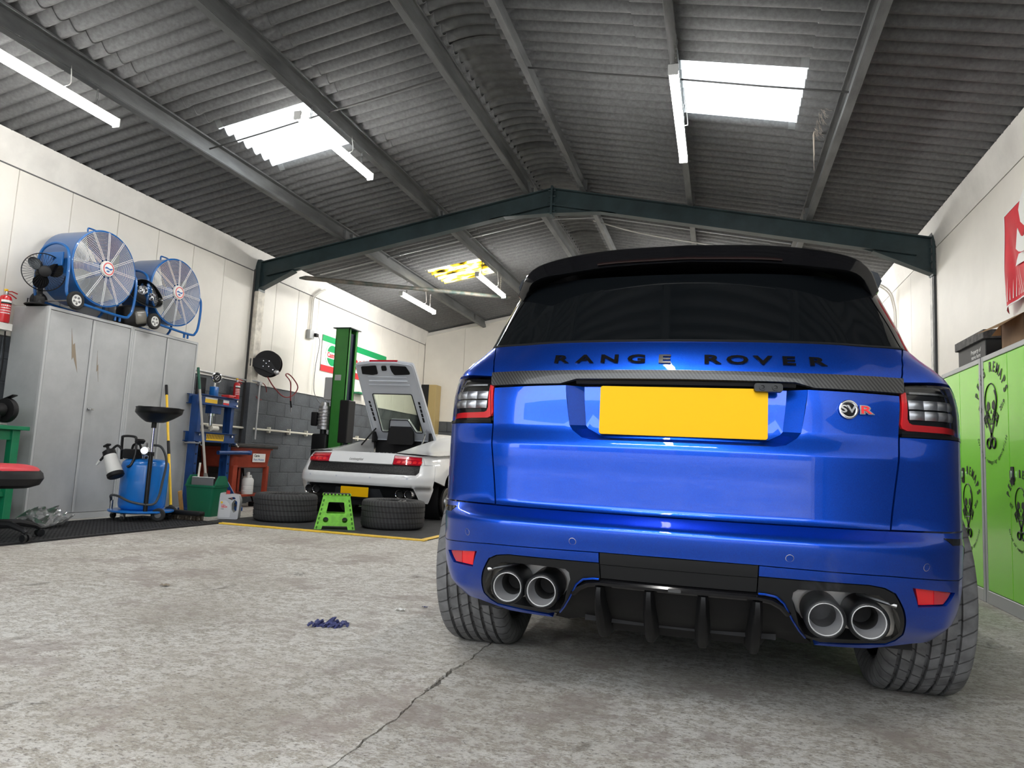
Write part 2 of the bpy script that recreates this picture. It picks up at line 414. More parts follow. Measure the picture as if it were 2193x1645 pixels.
# Range of the large blue car, car-centred X, world y, world z
PLAN = [(0,0),(.12,.0025),(.25,.010),(.36,.021),(.45,.034),(.54,.054),(.61,.078),(.675,.110),(.735,.155),(.793,.215),(.838,.30),(.877,.41),(.913,.54),(.944,.68),(.967,.82),(.980,.98),(.988,1.2),(.992,1.6),(.990,2.2),(.985,2.9),(.98,3.4),(.965,3.9),(.93,4.28),(.86,4.52),(.74,4.66),(.55,4.76),(.28,4.82),(0,4.84)]
_s = [0.0]
for _a, _b in zip(PLAN, PLAN[1:]): _s.append(_s[-1] + ((_b[0]-_a[0])**2 + (_b[1]-_a[1])**2)**.5)
S_END = _s[-1]
PX = hermite([(s, p[0]) for s, p in zip(_s, PLAN)]); PY = hermite([(s, p[1]) for s, p in zip(_s, PLAN)])
YR = hermite([(.20,2.47),(.24,2.43),(.28,2.39),(.33,2.32),(.38,2.272),(.44,2.238),(.50,2.212),(.546,2.200),(.552,2.197),(.585,2.192),(.600,2.202),(.615,2.228),(.628,2.256),(.640,2.270),(.75,2.266),(.840,2.260),(.852,2.263),(.902,2.284),(.914,2.287),(1.0,2.293),(1.046,2.298),(1.09,2.304),(1.13,2.318),(1.16,2.332),(1.19,2.350),(1.205,2.362),(1.25,2.399),(1.35,2.483),(1.45,2.568),(1.53,2.636),(1.62,2.715)])
KW = hermite([(.20,.86),(.26,.91),(.33,.955),(.40,.988),(.45,.998),(.55,1.004),(.65,1.003),(.75,1.003),(.90,1.002),(1.0,.998),(1.05,.989),(1.09,.975),(1.13,.943),(1.17,.893),(1.205,.861),(1.30,.840),(1.40,.815),(1.48,.793),(1.56,.765),(1.62,.74)])
def RS(s, z):
    a = abs(s); x = PX(a)*KW(z)
    d = YR(z) - 2.2; e = min(d, .1); t = min(1, max(0, (a-.62)/.36)); t = 1 - t*t*(3-2*t)
    return (x if s >= 0 else -x, 2.2 + PY(a) + (e if e < 0 else e*t) + max(d-.1, 0), z)
def inside(p, poly):
    x, y = p; c = False; n = len(poly); j = n-1
    for i in range(n):
        xi, yi = poly[i]; xj, yj = poly[j]
        if (yi > y) != (yj > y) and x < (xj-xi)*(y-yi)/(yj-yi) + xi: c = not c
        j = i
    return c
def resample(poly, d):
    out = []; n = len(poly)
    for i in range(n):
        a = poly[i]; b = poly[(i+1) % n]
        L = math.hypot(b[0]-a[0], b[1]-a[1]); k = max(1, int(math.ceil(L/d)))
        for t in range(k): out.append((a[0]+(b[0]-a[0])*t/k, a[1]+(b[1]-a[1])*t/k))
    return out
def roundpoly(poly, r, n=4):
    out = []; N = len(poly)
    for i in range(N):
        p = Vector(poly[i]); a = Vector(poly[i-1]) - p; b = Vector(poly[(i+1) % N]) - p
        q = min(r, a.length*0.45, b.length*0.45)
        A = p + a.normalized()*q; C = p + b.normalized()*q
        for k in range(n+1):
            t = k/n; out.append(tuple(A*(1-t)**2 + p*(2*t*(1-t)) + C*t*t))
    return out
def panel_mesh(name, S, outer, holes=(), m=None, d=0.025, rows=(), depth=0.012, off=0.0, edge=None, back=False):
    """a panel cut out of the surface S(s,z): outline and holes in (s,z), with its edges turned in"""
    edge = edge or d
    loops = [resample(outer, edge)] + [resample(h, edge) for h in holes]
    pts = []; cons = []
    for lp in loops:
        b = len(pts); pts += lp; cons += [(b+i, b+(i+1) % len(lp)) for i in range(len(lp))]
    nb = len(pts)
    s0 = min(p[0] for p in loops[0]); s1 = max(p[0] for p in loops[0]); z0 = min(p[1] for p in loops[0]); z1 = max(p[1] for p in loops[0])
    zs = sorted(set([round(z0 + (z1-z0)*k/max(1, int((z1-z0)/d)), 5) for k in range(1, max(1, int((z1-z0)/d)))] + [r for r in rows if z0 < r < z1]))
    ns = max(1, int((s1-s0)/d))
    bl = {}
    q = edge*0.75
    for p in pts: bl.setdefault((int(p[0]//q), int(p[1]//q)), []).append(p)
    for z in zs:
        for k in range(1, ns):
            p = (s0 + (s1-s0)*k/ns, z)
            if not inside(p, outer) or any(inside(p, h) for h in holes): continue
            ci, cj = int(p[0]//q), int(p[1]//q)
            if any((p[0]-w[0])**2 + (p[1]-w[1])**2 < (0.55*edge)**2 for a in (-1, 0, 1) for b in (-1, 0, 1) for w in bl.get((ci+a, cj+b), ())): continue
            pts.append(p)
    vo, eo, fo, ov, oe, of = delaunay_2d_cdt([Vector(p) for p in pts], cons, [], 0, 1e-7)
    P = [(v[0], v[1]) for v in vo]
    faces = []
    for f in fo:
        c = (sum(P[i][0] for i in f)/len(f), sum(P[i][1] for i in f)/len(f))
        if inside(c, outer) and not any(inside(c, h) for h in holes): faces.append(f)
    def nrm(s, z):
        h = 0.0015
        a = Vector(S(s+h, z)) - Vector(S(s-h, z)); b = Vector(S(s, z+h)) - Vector(S(s, z-h))
        n = a.cross(b); return n.normalized() if n.length > 1e-12 else Vector((0, -1, 0))
    N = [nrm(*p) for p in P]
    verts = [Vector(S(*p)) + N[i]*off for i, p in enumerate(P)]
    nv = len(verts); normals = [tuple(n) for n in N]
    F = []
    for f in faces:
        f = list(f); a, b, c = (verts[i] for i in f[:3])
        if (b-a).cross(c-a).dot(N[f[0]]) < 0: f.reverse()
        F.append(f)
    # turned-in edges
    src = {}
    for i, l in enumerate(ov):
        for k in l: src[k] = i
    for (a, b) in cons:
        ia, ib = src[a], src[b]
        if ia == ib: continue
        k = len(verts)
        verts += [verts[ia].copy(), verts[ib].copy(), verts[ib] - N[ib]*depth, verts[ia] - N[ia]*depth]
        normals += [(0, 0, 0)]*4
        F.append([k, k+1, k+2, k+3])
    me = bpy.data.meshes.new(name); me.from_pydata([tuple(v) for v in verts], [], F); me.update()
    if m: me.materials.append(m)
    me.shade_smooth()
    me.normals_split_custom_set_from_vertices(normals)
    return me
def panel(name, S, outer, holes=(), m=None, parent=None, mirror=False, **kw):
    o = link(name, panel_mesh(name, S, outer, holes, m, **kw), parent)
    if mirror:
        o2 = link(name, panel_mesh(name, S, [(-s, z) for s, z in outer], [[(-s, z) for s, z in h] for h in holes], m, **kw), parent)
        return [o, o2]
    return [o]
def on(S, s, z, off=0.0):
    """frame lying on a surface: x along s, y up, z outwards"""
    h = 0.002
    a = (Vector(S(s+h, z)) - Vector(S(s-h, z))).normalized(); b = (Vector(S(s, z+h)) - Vector(S(s, z-h)))
    n = a.cross(b).normalized(); b = n.cross(a)
    M = Matrix((a, b, n)).transposed().to_4x4(); M.translation = Vector(S(s, z)) + n*off; return M
# ================================================================== the building
XL, XR, XC = -6.70, 2.32, -2.19
YF, YB = -1.7, 15.20
EAVE, SLOPE = 3.72, 0.195
YR8 = 8.85
def roof_z(x): return EAVE + SLOPE*((x-XL) if x < XC else (XR-x))
# floor: two slabs with an open joint between them, pavement outside
fl = thing('floor', 'worn pale concrete garage floor with stains and flaking skin', None, kind='structure')
def slab(name, x0, x1, y0, y1, z1=0.0):
    b = B(); bx(b, x0, x1, y0, y1, z1-.12, z1); return obj(name, b, M_CONCRETE, fl, smooth=0)
def ragged(name, xe, x1, sg, m):
    b = B(); top = []; n = 1500
    rnd = random.Random(3)
    ed = []
    for i in range(n+1):
        y = YF + (YB-YF)*i/n
        ed.append((xe + .012*math.sin(y*1.3) + .006*math.sin(y*7.1) + .004*math.sin(y*19) + .003*math.sin(y*53) + rnd.uniform(0, .005)*sg + (.010*sg*rnd.random() if math.sin(y*3.3)+math.sin(y*8.1) > .9 else 0), y))
    v0 = [b.verts.new((x, y, 0)) for x, y in ed]; v1 = [b.verts.new((x1, y, 0)) for x, y in ed]; v2 = [b.verts.new((x, y, -.05)) for x, y in ed]
    for i in range(n):
        b.faces.new((v0[i], v0[i+1], v1[i+1], v1[i])); b.faces.new((v0[i], v0[i+1], v2[i+1], v2[i]))
    return obj(name, b, m, fl, smooth=0)
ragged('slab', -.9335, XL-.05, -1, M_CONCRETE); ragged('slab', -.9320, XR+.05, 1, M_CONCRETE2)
b = B(); bx(b, XL-.05, XR+.05, YF, YB, -.09, -.008); obj('joint_bed', b, mat('joint_dirt', (.14, .13, .115), .9), fl, smooth=0)
b = B(); bx(b, -40, 40, -60, YF, -.14, -.005); tag(obj('ground', b, mat('outside_paving', (.46, .45, .43), .8, var=.25, vscale=1.5), None, smooth=0), 'pale paved yard outside the open garage door', None, kind='structure')

# left wall
wl = thing('wall_left', 'left garage wall, cream panels above dark grey painted blocks', None, kind='structure')
b = B(); bx(b, XL-.20, XL-.012, YF, YB, 0, EAVE+.10); obj('wall_core', b, M_JOINT, wl, smooth=0)
BLK = 1.755; CH = BLK/8
b = B(); bx(b, XL-.012, XL-.004, 4.2, YB, 0, BLK); obj('mortar', b, M_MORTAR, wl, smooth=0)
def block_mesh(L, nm):
    b = B(); bx(b, -.03, 0, 0, L-.010, 0, CH-.010, .004, 1); return mesh_of(b, nm, M_BLOCK, 40)
bm_full = block_mesh(.46, 'block')
for r in range(8):
    y = 7.32 + (0 if r % 2 else .23)
    while y < YB-.05:
        o = link('block', bm_full, wl, (XL + .0, y, r*CH+.005)); y += .46
st = B()
for r in range(8):
    y = 4.2 + (0 if r % 2 else .23)
    while y < 7.2: bx(st, XL-.03, XL, y, y+.45, r*CH+.005, (r+1)*CH-.005, .004, 1); y += .46
o = obj('block_courses', st, M_BLOCK, wl); o['kind'] = 'stuff'
pm = B(); bx(pm, -.02, .006, .003, .609, BLK+.012, 3.42, .003, 1); pme = mesh_of(pm, 'cladding_panel', M_WHITEPANEL, 40)
y = 5.065 - .612*4
while y < YB-.1:
    link('cladding_panel', pme, wl, (XL, y, 0)); y += .612
b = B(); bx(b, XL-.02, XL+.006, YF, 5.065-.612*4-.003, BLK+.012, 3.42); obj('cladding_panel', b, M_WHITEPANEL, wl, smooth=0)
b = B(); v = [b.verts.new(p) for p in ((XL+.004, YF, 3.43), (XL+.004, YB, 3.43), (XL+.075, YB, EAVE+.02), (XL+.075, YF, EAVE+.02), (XL-.1, YB, 3.43), (XL-.1, YF, 3.43), (XL-.1, YB, EAVE+.02), (XL-.1, YF, EAVE+.02))]
b.faces.new((v[0], v[1], v[2], v[3])); b.faces.new((v[0], v[5], v[4], v[1])); b.faces.new((v[2], v[6], v[7], v[3])); tag(obj('trim_1', b, M_WHITETRIM, None, smooth=0), 'white sloping eaves board along the left wall top', None, kind='structure')
b = B(); bx(b, XL, XL+.012, YF, YB, 3.419, 3.431); obj('eaves_shadow_strip', b, M_JOINT, wl, smooth=0)
b = B(); bx(b, XL, XL+.016, 7.2, YB, BLK-.004, BLK+.014); obj('cladding_drip_strip', b, M_WHITETRIM, wl, smooth=0)
# right wall
wr = thing('wall_right', 'right garage wall with smooth off-white panels', None, kind='structure')
b = B(); bx(b, XR+.012, XR+.20, YF, YB, 0, EAVE+.10); obj('wall_core', b, M_JOINT, wr, smooth=0)
b = B(); bx(b, XR-.006, XR+.03, YF, YB, 0, BLK); obj('lower_block_wall', b, M_BLOCK, wr, smooth=0)
for (a, c) in ((YF, .4), (.405, 4.6), (4.605, 8.80), (8.86, 9.9), (9.905, 11.1), (11.105, 12.3), (12.305, 13.5), (13.505, YB)):
    b = B(); bx(b, XR-.006, XR+.02, a, c, BLK+.005, 3.43, .003, 1); obj('cladding_panel', b, M_WHITEPANEL, wr)
b = B(); v = [b.verts.new(p) for p in ((XR-.004, YF, 3.44), (XR-.004, YB, 3.44), (XR-.075, YB, EAVE+.02), (XR-.075, YF, EAVE+.02), (XR+.1, YB, 3.44), (XR+.1, YF, 3.44))]
b.faces.new((v[0], v[1], v[2], v[3])); b.faces.new((v[0], v[5], v[4], v[1])); tag(obj('trim_2', b, M_WHITETRIM, None, smooth=0), 'white sloping eaves board along the right wall top', None, kind='structure')
# back wall
wb_ = thing('wall_back', 'far white panelled gable wall with dark grey block base', None, kind='structure')
b = B(); vs = [(XL-.2, 0), (XR+.2, 0), (XR+.2, roof_z(XR)+.05), (XC, roof_z(XC)+.05), (XL-.2, roof_z(XL)+.05)]
prism(b, vs, .18, Matrix(((1, 0, 0, 0), (0, 0, 1, YB+.012), (0, 1, 0, 0), (0, 0, 0, 1)))); obj('wall_core', b, M_JOINT, wb_, smooth=0)
x = XL+.02
while x < XR-.05:
    x2 = min(x+.98, XR)
    b = B(); v = [(x+.003, 1.635), (x2-.003, 1.635), (x2-.003, roof_z(x2)-.10)] + ([(XC, roof_z(XC)-.10)] if x < XC < x2 else []) + [(x+.003, roof_z(x)-.10)]
    prism(b, v, .02, Matrix(((1, 0, 0, 0), (0, 0, 1, YB-.006), (0, 1, 0, 0), (0, 0, 0, 1)))); obj('cladding_panel', b, M_WHITEPANEL, wb_, smooth=0)
    x += .98
st = B()
for r in range(7):
    x = XL + (0 if r % 2 else -.23)
    while x < XR: bx(st, max(x, XL), min(x+.45, XR), YB-.02, YB+.02, r*.233+.005, (r+1)*.233-.005, .004, 1); x += .46
o = obj('block_courses', st, M_BLOCK, wb_); o['kind'] = 'stuff'
for sgx in (0, 1):
    xa, xb = ((XL, XC), (XC, XR))[sgx]
    b = B(); v = [b.verts.new(p) for p in ((xa, YB-.035, roof_z(xa)-.10), (xb, YB-.035, roof_z(xb)-.10), (xb, YB-.035, roof_z(xb)-.03), (xa, YB-.035, roof_z(xa)-.03), (xa, YB, roof_z(xa)-.10), (xb, YB, roof_z(xb)-.10))]
    b.faces.new(v[:4]); b.faces.new((v[0], v[1], v[5], v[4])); obj('gable_trim', b, M_WHITETRIM, wb_, smooth=0)
# front wall with the open vehicle door behind the camera
wf = thing('wall_front', 'white gable wall around the open vehicle door', None, kind='structure')
DX0, DX1, DZ = -5.6, 2.1, 3.45
Mx = Matrix(((1, 0, 0, 0), (0, 0, 1, YF-.2), (0, 1, 0, 0), (0, 0, 0, 1)))
for k, poly in enumerate(([(XL-.2, 0), (DX0, 0), (DX0, roof_z(DX0)), (XL-.2, roof_z(XL))], [(DX1, 0), (XR+.2, 0), (XR+.2, roof_z(XR)), (DX1, roof_z(DX1))], [(DX0, DZ), (DX1, DZ), (DX1, roof_z(DX1)), (XC, roof_z(XC)), (DX0, roof_z(DX0))])):
    b = B(); prism(b, poly, .2, Mx); obj('wall_section', b, M_WHITEPANEL, wf, smooth=0)

# roof of corrugated sheets
ce = thing('ceiling', 'pitched roof of dirty grey corrugated fibre cement sheets', None, kind='structure')
PW = 1.08; NC = 7; AMP = .030; TH = .008
def sheet_mesh(nm, pts, m, amp=AMP, nlen=1, shift=0.0, th=TH):
    """pts: list of (x,z) along the slope; corrugation across y (0..PW+lap)"""
    b = B(); n = NC*8+4; top = []; bot = []
    for i in range(n+1):
        yy = PW*NC/NC*(i/(NC*8)); c = amp*(.35*math.cos(2*PI*i/8.0) + .65*(1-2*abs(math.sin(PI*i/8.0))**.85))
        top.append([b.verts.new((x, yy, z + c + th)) for x, z in pts]); bot.append([b.verts.new((x, yy, z + c)) for x, z in pts])
    for i in range(n):
        for j in range(len(pts)-1):
            b.faces.new((top[i][j], top[i+1][j], top[i+1][j+1], top[i][j+1])); b.faces.new((bot[i][j], bot[i][j+1], bot[i+1][j+1], bot[i+1][j]))
        for j in (0, len(pts)-1): b.faces.new((bot[i][j], bot[i+1][j], top[i+1][j], top[i][j]))
    return mesh_of(b, nm, m, 50)
ZO = AMP
def strip(x0, x1, dz0, dz1): return [(x0, roof_z(x0)+ZO+dz0), (x1, roof_z(x1)+ZO+dz1)]
rowsL = [(XL-.15, -5.02, 0, 0), (-5.14, -3.66, .012, 0), (-3.80, -2.44, .012, .0)]
sheets = []
for (a, c, d0, d1) in rowsL:
    sheets.append((sheet_mesh('corrugated_sheet', strip(a, c, d0, d1), M_SHEET), a))
rowsR = [(2*XC-a, 2*XC-c, d0, d1) for a, c, d0, d1 in rowsL]
for (a, c, d0, d1) in rowsR:
    sheets.append((sheet_mesh('corrugated_sheet', strip(a, c, d0, d1), M_SHEET), a))
sk = [sheet_mesh('rooflight_sheet', strip(-5.12, -3.86, .012, .012), M_SKY), sheet_mesh('rooflight_sheet', strip(.80, -.43, .012, .012), M_SKY), sheet_mesh('rooflight_sheet', strip(-5.12, -3.86, .012, .012), M_SKYDIRTY), sheet_mesh('rooflight_sheet', strip(.80, -.43, .012, .012), M_SKYDIRTY)]
longL = sheet_mesh('corrugated_sheet', strip(-3.95, -2.44, .02, 0), M_SHEET); longR = sheet_mesh('corrugated_sheet', strip(-.37, -1.94, .02, 0), M_SHEET)
cz = roof_z(-2.58)+ZO+.014
cp = []
for k in range(13):
    t = k/12; x = -2.58 + .78*t; lin = roof_z(-2.58)+ZO+.014
    a = (t-.5)*2; cp.append((x, lin + .085*(1-a*a) - .012*(1-abs(a))*0))
crown = sheet_mesh('ridge_sheet', cp, M_CROWN)
crown_flat = sheet_mesh('ridge_sheet', cp, M_CROWN, amp=.006)
k0 = int(math.floor((YF-.4-5.73)/PW))
y = 5.73 + k0*PW; idx = k0
while y < YB+.05:
    for si, (me, a) in enumerate(sheets):
        if si == 1 and idx == 0: o = link('rooflight', sk[0], ce, (0, y, 0))
        elif si == 4 and idx == 0: o = link('rooflight', sk[1], ce, (0, y, 0))
        elif si == 1 and idx == 5: o = link('rooflight', sk[2], ce, (0, y, 0))
        elif si == 4 and idx == 5: o = link('rooflight', sk[3], ce, (0, y, 0))  # unseen far right rooflight, added to brighten the back wall
        elif si == 2 and idx in (0, 5): o = link('corrugated_sheet', longL, ce, (0, y, 0))
        elif si == 5 and idx in (0, 5): o = link('corrugated_sheet', longR, ce, (0, y, 0))
        else: o = link('corrugated_sheet', me, ce, (0, y, .0015*(idx % 2)))
    link('ridge_sheet', crown_flat if idx in (0, 3, 6) else crown, ce, (0, y, 0))
    y += PW; idx += 1
# purlins
def purlin(x, sg):
    b = B(); z = roof_z(x) - .004
    prof = [(0, 0), (.062, .0), (.062, -.018), (.055, -.018), (.055, -.006), (.006, -.006), (.006, -.162), (-.055, -.162), (-.055, -.15), (-.061, -.15), (-.061, -.168), (0, -.168)]
    ang = math.atan(SLOPE)*(-1 if sg > 0 else 1)
    pts = []
    for px, pz in prof:
        px *= sg; c, s = math.cos(-ang), math.sin(-ang)
        pts.append((x + px*c - pz*s, z + px*s + pz*c))
    A = [b.verts.new((px, YF, pz)) for px, pz in pts]; C = [b.verts.new((px, YB-.01, pz)) for px, pz in pts]
    for i in range(len(pts)): b.faces.new((A[i], A[(i+1) % len(pts)], C[(i+1) % len(pts)], C[i]))
    b.faces.new(A); b.faces.new(C[::-1])
    for yy in (3.3, 8.75, 8.95, 14.4): bx(b, x-.05, x+.05, yy-.005, yy+.005, z-.16, z-.02)
    return b
PUR = [(-5.24, 1, 'lowest steel purlin on the left roof slope'), (-3.84, 1, 'middle steel purlin on the left roof slope'), (-2.53, 1, 'steel purlin just left of the ridge'), (-1.76, -1, 'steel purlin just right of the ridge'), (-.40, -1, 'middle steel purlin on the right roof slope'), (.98, -1, 'lowest steel purlin on the right roof slope')]
for x, sg, lb_ in PUR:
    tag(obj('purlin', purlin(x, sg), M_PURLIN, None, smooth=0), 'grey ' + lb_, 'purlin', 'roof purlins', 'structure')
for x, sg in ((-6.55, 1), (2.17, -1)):
    pass
# portal frame
pf = thing('portal_frame', 'dark green steel roof rafter frame with haunched knees and ridge', 'steel frame', (0, YR8, 0), kind='structure')
def tz(x): return roof_z(x) - .175
webp = [(XL+.03, tz(XL)-.0), (XC, tz(XC)), (XC, 4.075)]
halfL = [(XL+.03, tz(XL+.03)), (XC, tz(XC)), (XC, 4.085), (-2.85, 4.070), (-3.05, tz(-3.05)-.225), (-5.9, tz(-5.9)-.225), (-6.05, tz(-6.05)-.25), (XL+.03, 3.13)]
for mir in (0, 1):
    pts = halfL if not mir else [(2*XC-x, z) for x, z in halfL]
    b = B(); prism(b, pts, .012, Matrix(((1, 0, 0, 0), (0, 0, 1, -.006), (0, 1, 0, 0), (0, 0, 0, 1)))); 
    obj('rafter_web', b, M_RAFTER, pf, smooth=0)
    b = B()
    fx = lambda x: 2*XC-x if mir else x
    def bar(p, q, t=.013, w=.125):
        p = Vector((fx(p[0]), 0, p[1])); q2 = Vector((fx(q[0]), 0, q[1])); d = q2-p; L = d.length
        rot = Matrix((d.normalized(), Vector((0, 1, 0)), d.normalized().cross(Vector((0, 1, 0))))).transposed()
        box(b, (p+q2)/2, (L, w, t), rot)
    bar(halfL[0], halfL[1]); bar(halfL[2], halfL[3]); bar((-2.85, 4.07), (-3.05, tz(-3.05)-.225)); bar((XC, tz(XC)-.225), (XL+.2, tz(XL+.2)-.225)); bar(halfL[6], halfL[7])
    obj('rafter_flange', b, M_RAFTER, pf, smooth=0)
    b = B(); bx(b, fx(XL+.03)-.012, fx(XL+.03)+.012, -.07, .07, 3.11, tz(XL)+.03)
    for zz in (3.18, 3.27, 3.36, 3.45):
        for yy in (-.04, .04): cyl(b, (fx(XL+.0), yy, zz), (fx(XL+.065), yy, zz), .014, n=6)
    obj('knee_end_plate', b, M_RAFTER, pf, smooth=0)
b = B(); bx(b, XC-.014, XC+.014, -.075, .075, 4.06, tz(XC)+.03)
for zz in (4.12, 4.22, 4.32, 4.40): cyl(b, (XC-.05, -.04, zz), (XC+.05, -.04, zz), .012, n=6)
obj('ridge_end_plate', b, M_RAFTER, pf, smooth=0)
# posts
po = thing('wall_post', 'steel post in the left wall, cream above and grey below', 'post', (XL, YR8, 0), kind='structure')
b = B(); bx(b, 0, .035, -.078, -.065, 0, 3.45); obj('post_edge', b, M_RODSTEEL, po, smooth=0)  # dark strip standing in for the shaded side of the post
b = B(); bx(b, 0, .105, -.064, .09, BLK, 3.12); obj('upper_post', b, mat('post_cream', (.70, .66, .58), .6, var=.3, vscale=7), po, smooth=0)
b = B(); bx(b, 0, .105, -.064, .09, 0, BLK); obj('lower_post', b, M_BLOCK, po, smooth=0)
b = B(); bx(b, 0, .10, -.064, .09, 3.12, 3.60); obj('post_head', b, M_RAFTER, po, smooth=0)
po = thing('wall_post', 'slim dark steel post in the right wall above the green cabinets', 'post', (XR, YR8, 0), kind='structure')
b = B(); bx(b, -.03, 0, -.045, .0, 0, 3.12); obj('post_edge', b, mat('post_dark', (.06, .065, .07), .6), po, smooth=0)
b = B(); bx(b, -.035, 0, 0, .09, 0, 3.12); obj('post_face', b, mat('post_white', (.66, .65, .62), .6, var=.3, vscale=9), po, smooth=0)
b = B(); bx(b, -.045, 0, -.05, .09, 3.12, 3.66); obj('post_head', b, M_PURLIN, po, smooth=0)
# sag rods between the purlins
k = 0
for (xa, xb) in ((-5.24, -3.84), (-3.84, -2.53), (-1.76, -.40), (-.40, .98)):
    b = B(); tube(b, [(xa, 5.93, roof_z(xa)-.10), ((xa+xb)/2, 5.93, (roof_z(xa)+roof_z(xb))/2-.105), (xb, 5.93, roof_z(xb)-.10)], .008, 6)
    tag(obj('tie_rod', b, M_RODSTEEL, None), ('thin dark tie rod crossing the left rooflight', 'thin dark tie rod between the upper left purlins', 'thin dark tie rod between the upper right purlins', 'thin dark tie rod crossing the right rooflight')[k], 'tie rod', 'roof tie rods', 'structure'); k += 1
# conduit on the far bay roof
b = B(); tube(b, [(x, 10.15, roof_z(x)-.03) for x in (-6.45, -5.3)] , .009, 6); tube(b, [(x, 10.15, roof_z(x)-.03) for x in (-5.3, -3.9, -2.6, -1.75, -.5, .9)], .009, 6)
tag(obj('roof_conduit', b, M_PIPESTEEL, None), 'white conduit pipe running up the far roof bay', 'conduit')
# diagonal brace tube
b = B(); tube(b, [(-6.02, 8.93, 3.34), (-5.95, 8.99, 3.355), (-3.95, 12.63, 3.90), (-3.90, 12.7, 3.92)], [.012, .035, .035, .02], 12)
tag(obj('wind_brace', b, M_BROWNPIPE, None), 'rusty green diagonal brace pipe behind the left end of the rafter', 'brace pipe')

# ------------------------------------------------------------------ LED batten lights
def batten(x, y0, y1, z, label, chains=(0.15, .85)):
    t = thing('batten_light', label, 'ceiling light', (x, (y0+y1)/2, z), group='hanging batten lights'); L = y1-y0
    b = B(); prism(b, [(-.028, .012), (.028, .012), (.034, .045), (-.034, .045)], L, Matrix(((1, 0, 0, 0), (0, 0, 1, -L/2), (0, 1, 0, 0), (0, 0, 0, 1)))); obj('housing', b, M_LAMPBODY, t)
    b = B(); prism(b, [(.036*math.cos(a), .012 + .042*math.sin(a)) for a in [PI + PI*k/10 for k in range(11)]], L-.03, Matrix(((1, 0, 0, 0), (0, 0, 1, -L/2+.015), (0, 1, 0, 0), (0, 0, 0, 1)))); obj('diffuser', b, M_LED2 if (y0 > 10 and x < -1) else M_LED, t, smooth=60)
    for s in (-1, 1):
        b = B(); bx(b, -.038, .038, s*L/2-.008, s*L/2+.008, -.032, .05, .004, 1); obj('end_cap', b, M_LAMPBODY, t)
    zr = roof_z(x)-.10-z
    for c in chains:
        yy = -L/2 + L*c; b = B(); n = max(4, int((zr-.05)/.035))
        for i in range(n):
            za = .05 + (zr-.05)*i/n; zb = .05 + (zr-.05)*(i+1.15)/n; w = .008
            pts = [(0, -w, za), (0, w, za), (0, w, zb), (0, -w, zb)] if i % 2 else [(-w, 0, za), (w, 0, za), (w, 0, zb), (-w, 0, zb)]
            tube(b, [(p[0], p[1]+yy, p[2]) for p in pts], .0035, 4, closed=True)
        obj('chain', b, M_STEEL, t, smooth=0)
    b = B(); tube(b, smooth_path([(0, L*.12, .045), (.05, L*.12, .05), (.06, L*.14, .10), (.02, L*.15, zr)], 5), .004, 6); obj('cable', b, M_WHITEPLASTIC, t)
    return t
batten(-5.24, 3.30, 4.78, 3.62, 'bright LED batten light at the left edge of the photo')
batten(-3.84, 5.45, 6.90, 3.90, 'bright LED batten light beside the left rooflight')
batten(-.375, 5.05, 6.62, 3.72, 'bright LED batten light beside the right rooflight')
batten(-3.84, 10.62, 12.12, 3.79, 'bright LED batten light under the yellowed far rooflight')
batten(-5.24, 10.75, 12.22, 3.53, 'bright LED batten light above the green lift post')
batten(-.40, 10.70, 12.20, 3.79, 'added unseen LED batten light in the far bay beyond the blue car')  # out of sight, added to light the far bay
# light across the door end, seen only as a reflection
def batten_across(x, y, z, label):
    t = batten(0, -.75, .75, 0, label, chains=()); t.location = (x, y, z); t.rotation_euler = (0, 0, PI/2)
    for c in list(t.children):
        if c.name.startswith('cable'): bpy.data.objects.remove(c)
    b = B()
    for s in (-.5, .5): tube(b, [(0, s, .04), (0, s, roof_z(x)-z)], .004, 5)
    o = obj('hanger', b, M_STEEL, t); o['kind'] = 'stuff'
batten_across(-.45, -.55, 3.30, 'bright LED batten light reflected in the rear window of the blue car')
batten(-.40, -1.0, .45, 3.72, 'added unseen LED batten light near the open door, above the camera')  # out of view, added to brighten the right side and green cupboards
batten(.98, 10.7, 12.2, 3.53, 'added unseen LED batten light near the far right wall, hidden behind the blue car')  # added fill lamp for the far bay, never in view
batten(.98, 13.0, 14.5, 3.53, 'added unseen LED batten light in the far right corner, hidden behind the blue car')  # unseen lamp added to lift the far right corner
batten(-.40, 13.0, 14.5, 3.79, 'added unseen LED batten light near the gable wall, hidden behind the blue car')  # unseen lamp added to brighten the gable wall
# ================================================================== large blue car, seen from behind
car = thing('car', 'large metallic blue sport utility car with black spoiler and four exhaust pipes, nearest the camera', 'car', (-0.118, 2.2, 0), 0.02)
def RL(s, z):
    x, y, zz = RS(s, z); return (x, y-2.2, zz)
ROWS = (.574, .585, .600, .615, .628, .838, .845, .852, .902, .909, .916)
SEAM = hermite([(.60, .612), (.637, .616), (.763, .632), (.917, .653), (1.04, .668), (1.09, .688), (1.13, .728), (1.17, .792), (1.205, .858)])
g = .003
# ---- tailgate
seam_pts = [(SEAM(z)-g, z) for z in (.636, .70, .763, .84, .917, .98, 1.04)]
REC_O = [(-.383, 1.046), (-.358, .912), (-.345, .895), (-.312, .872), (-.28, .866), (.28, .866), (.312, .872), (.345, .895), (.358, .912), (.383, 1.046)]
REC_I = [(-.324, 1.046), (-.308, .915), (-.30, .905), (-.255, .882), (-.235, .877), (.235, .877), (.255, .882), (.30, .905), (.308, .915), (.324, 1.046)]
tg = [(-s, z) for s, z in seam_pts][::-1] + [(s, z) for s, z in seam_pts]
tg_outer = [(-s, z) for s, z in seam_pts[::-1]] + seam_pts
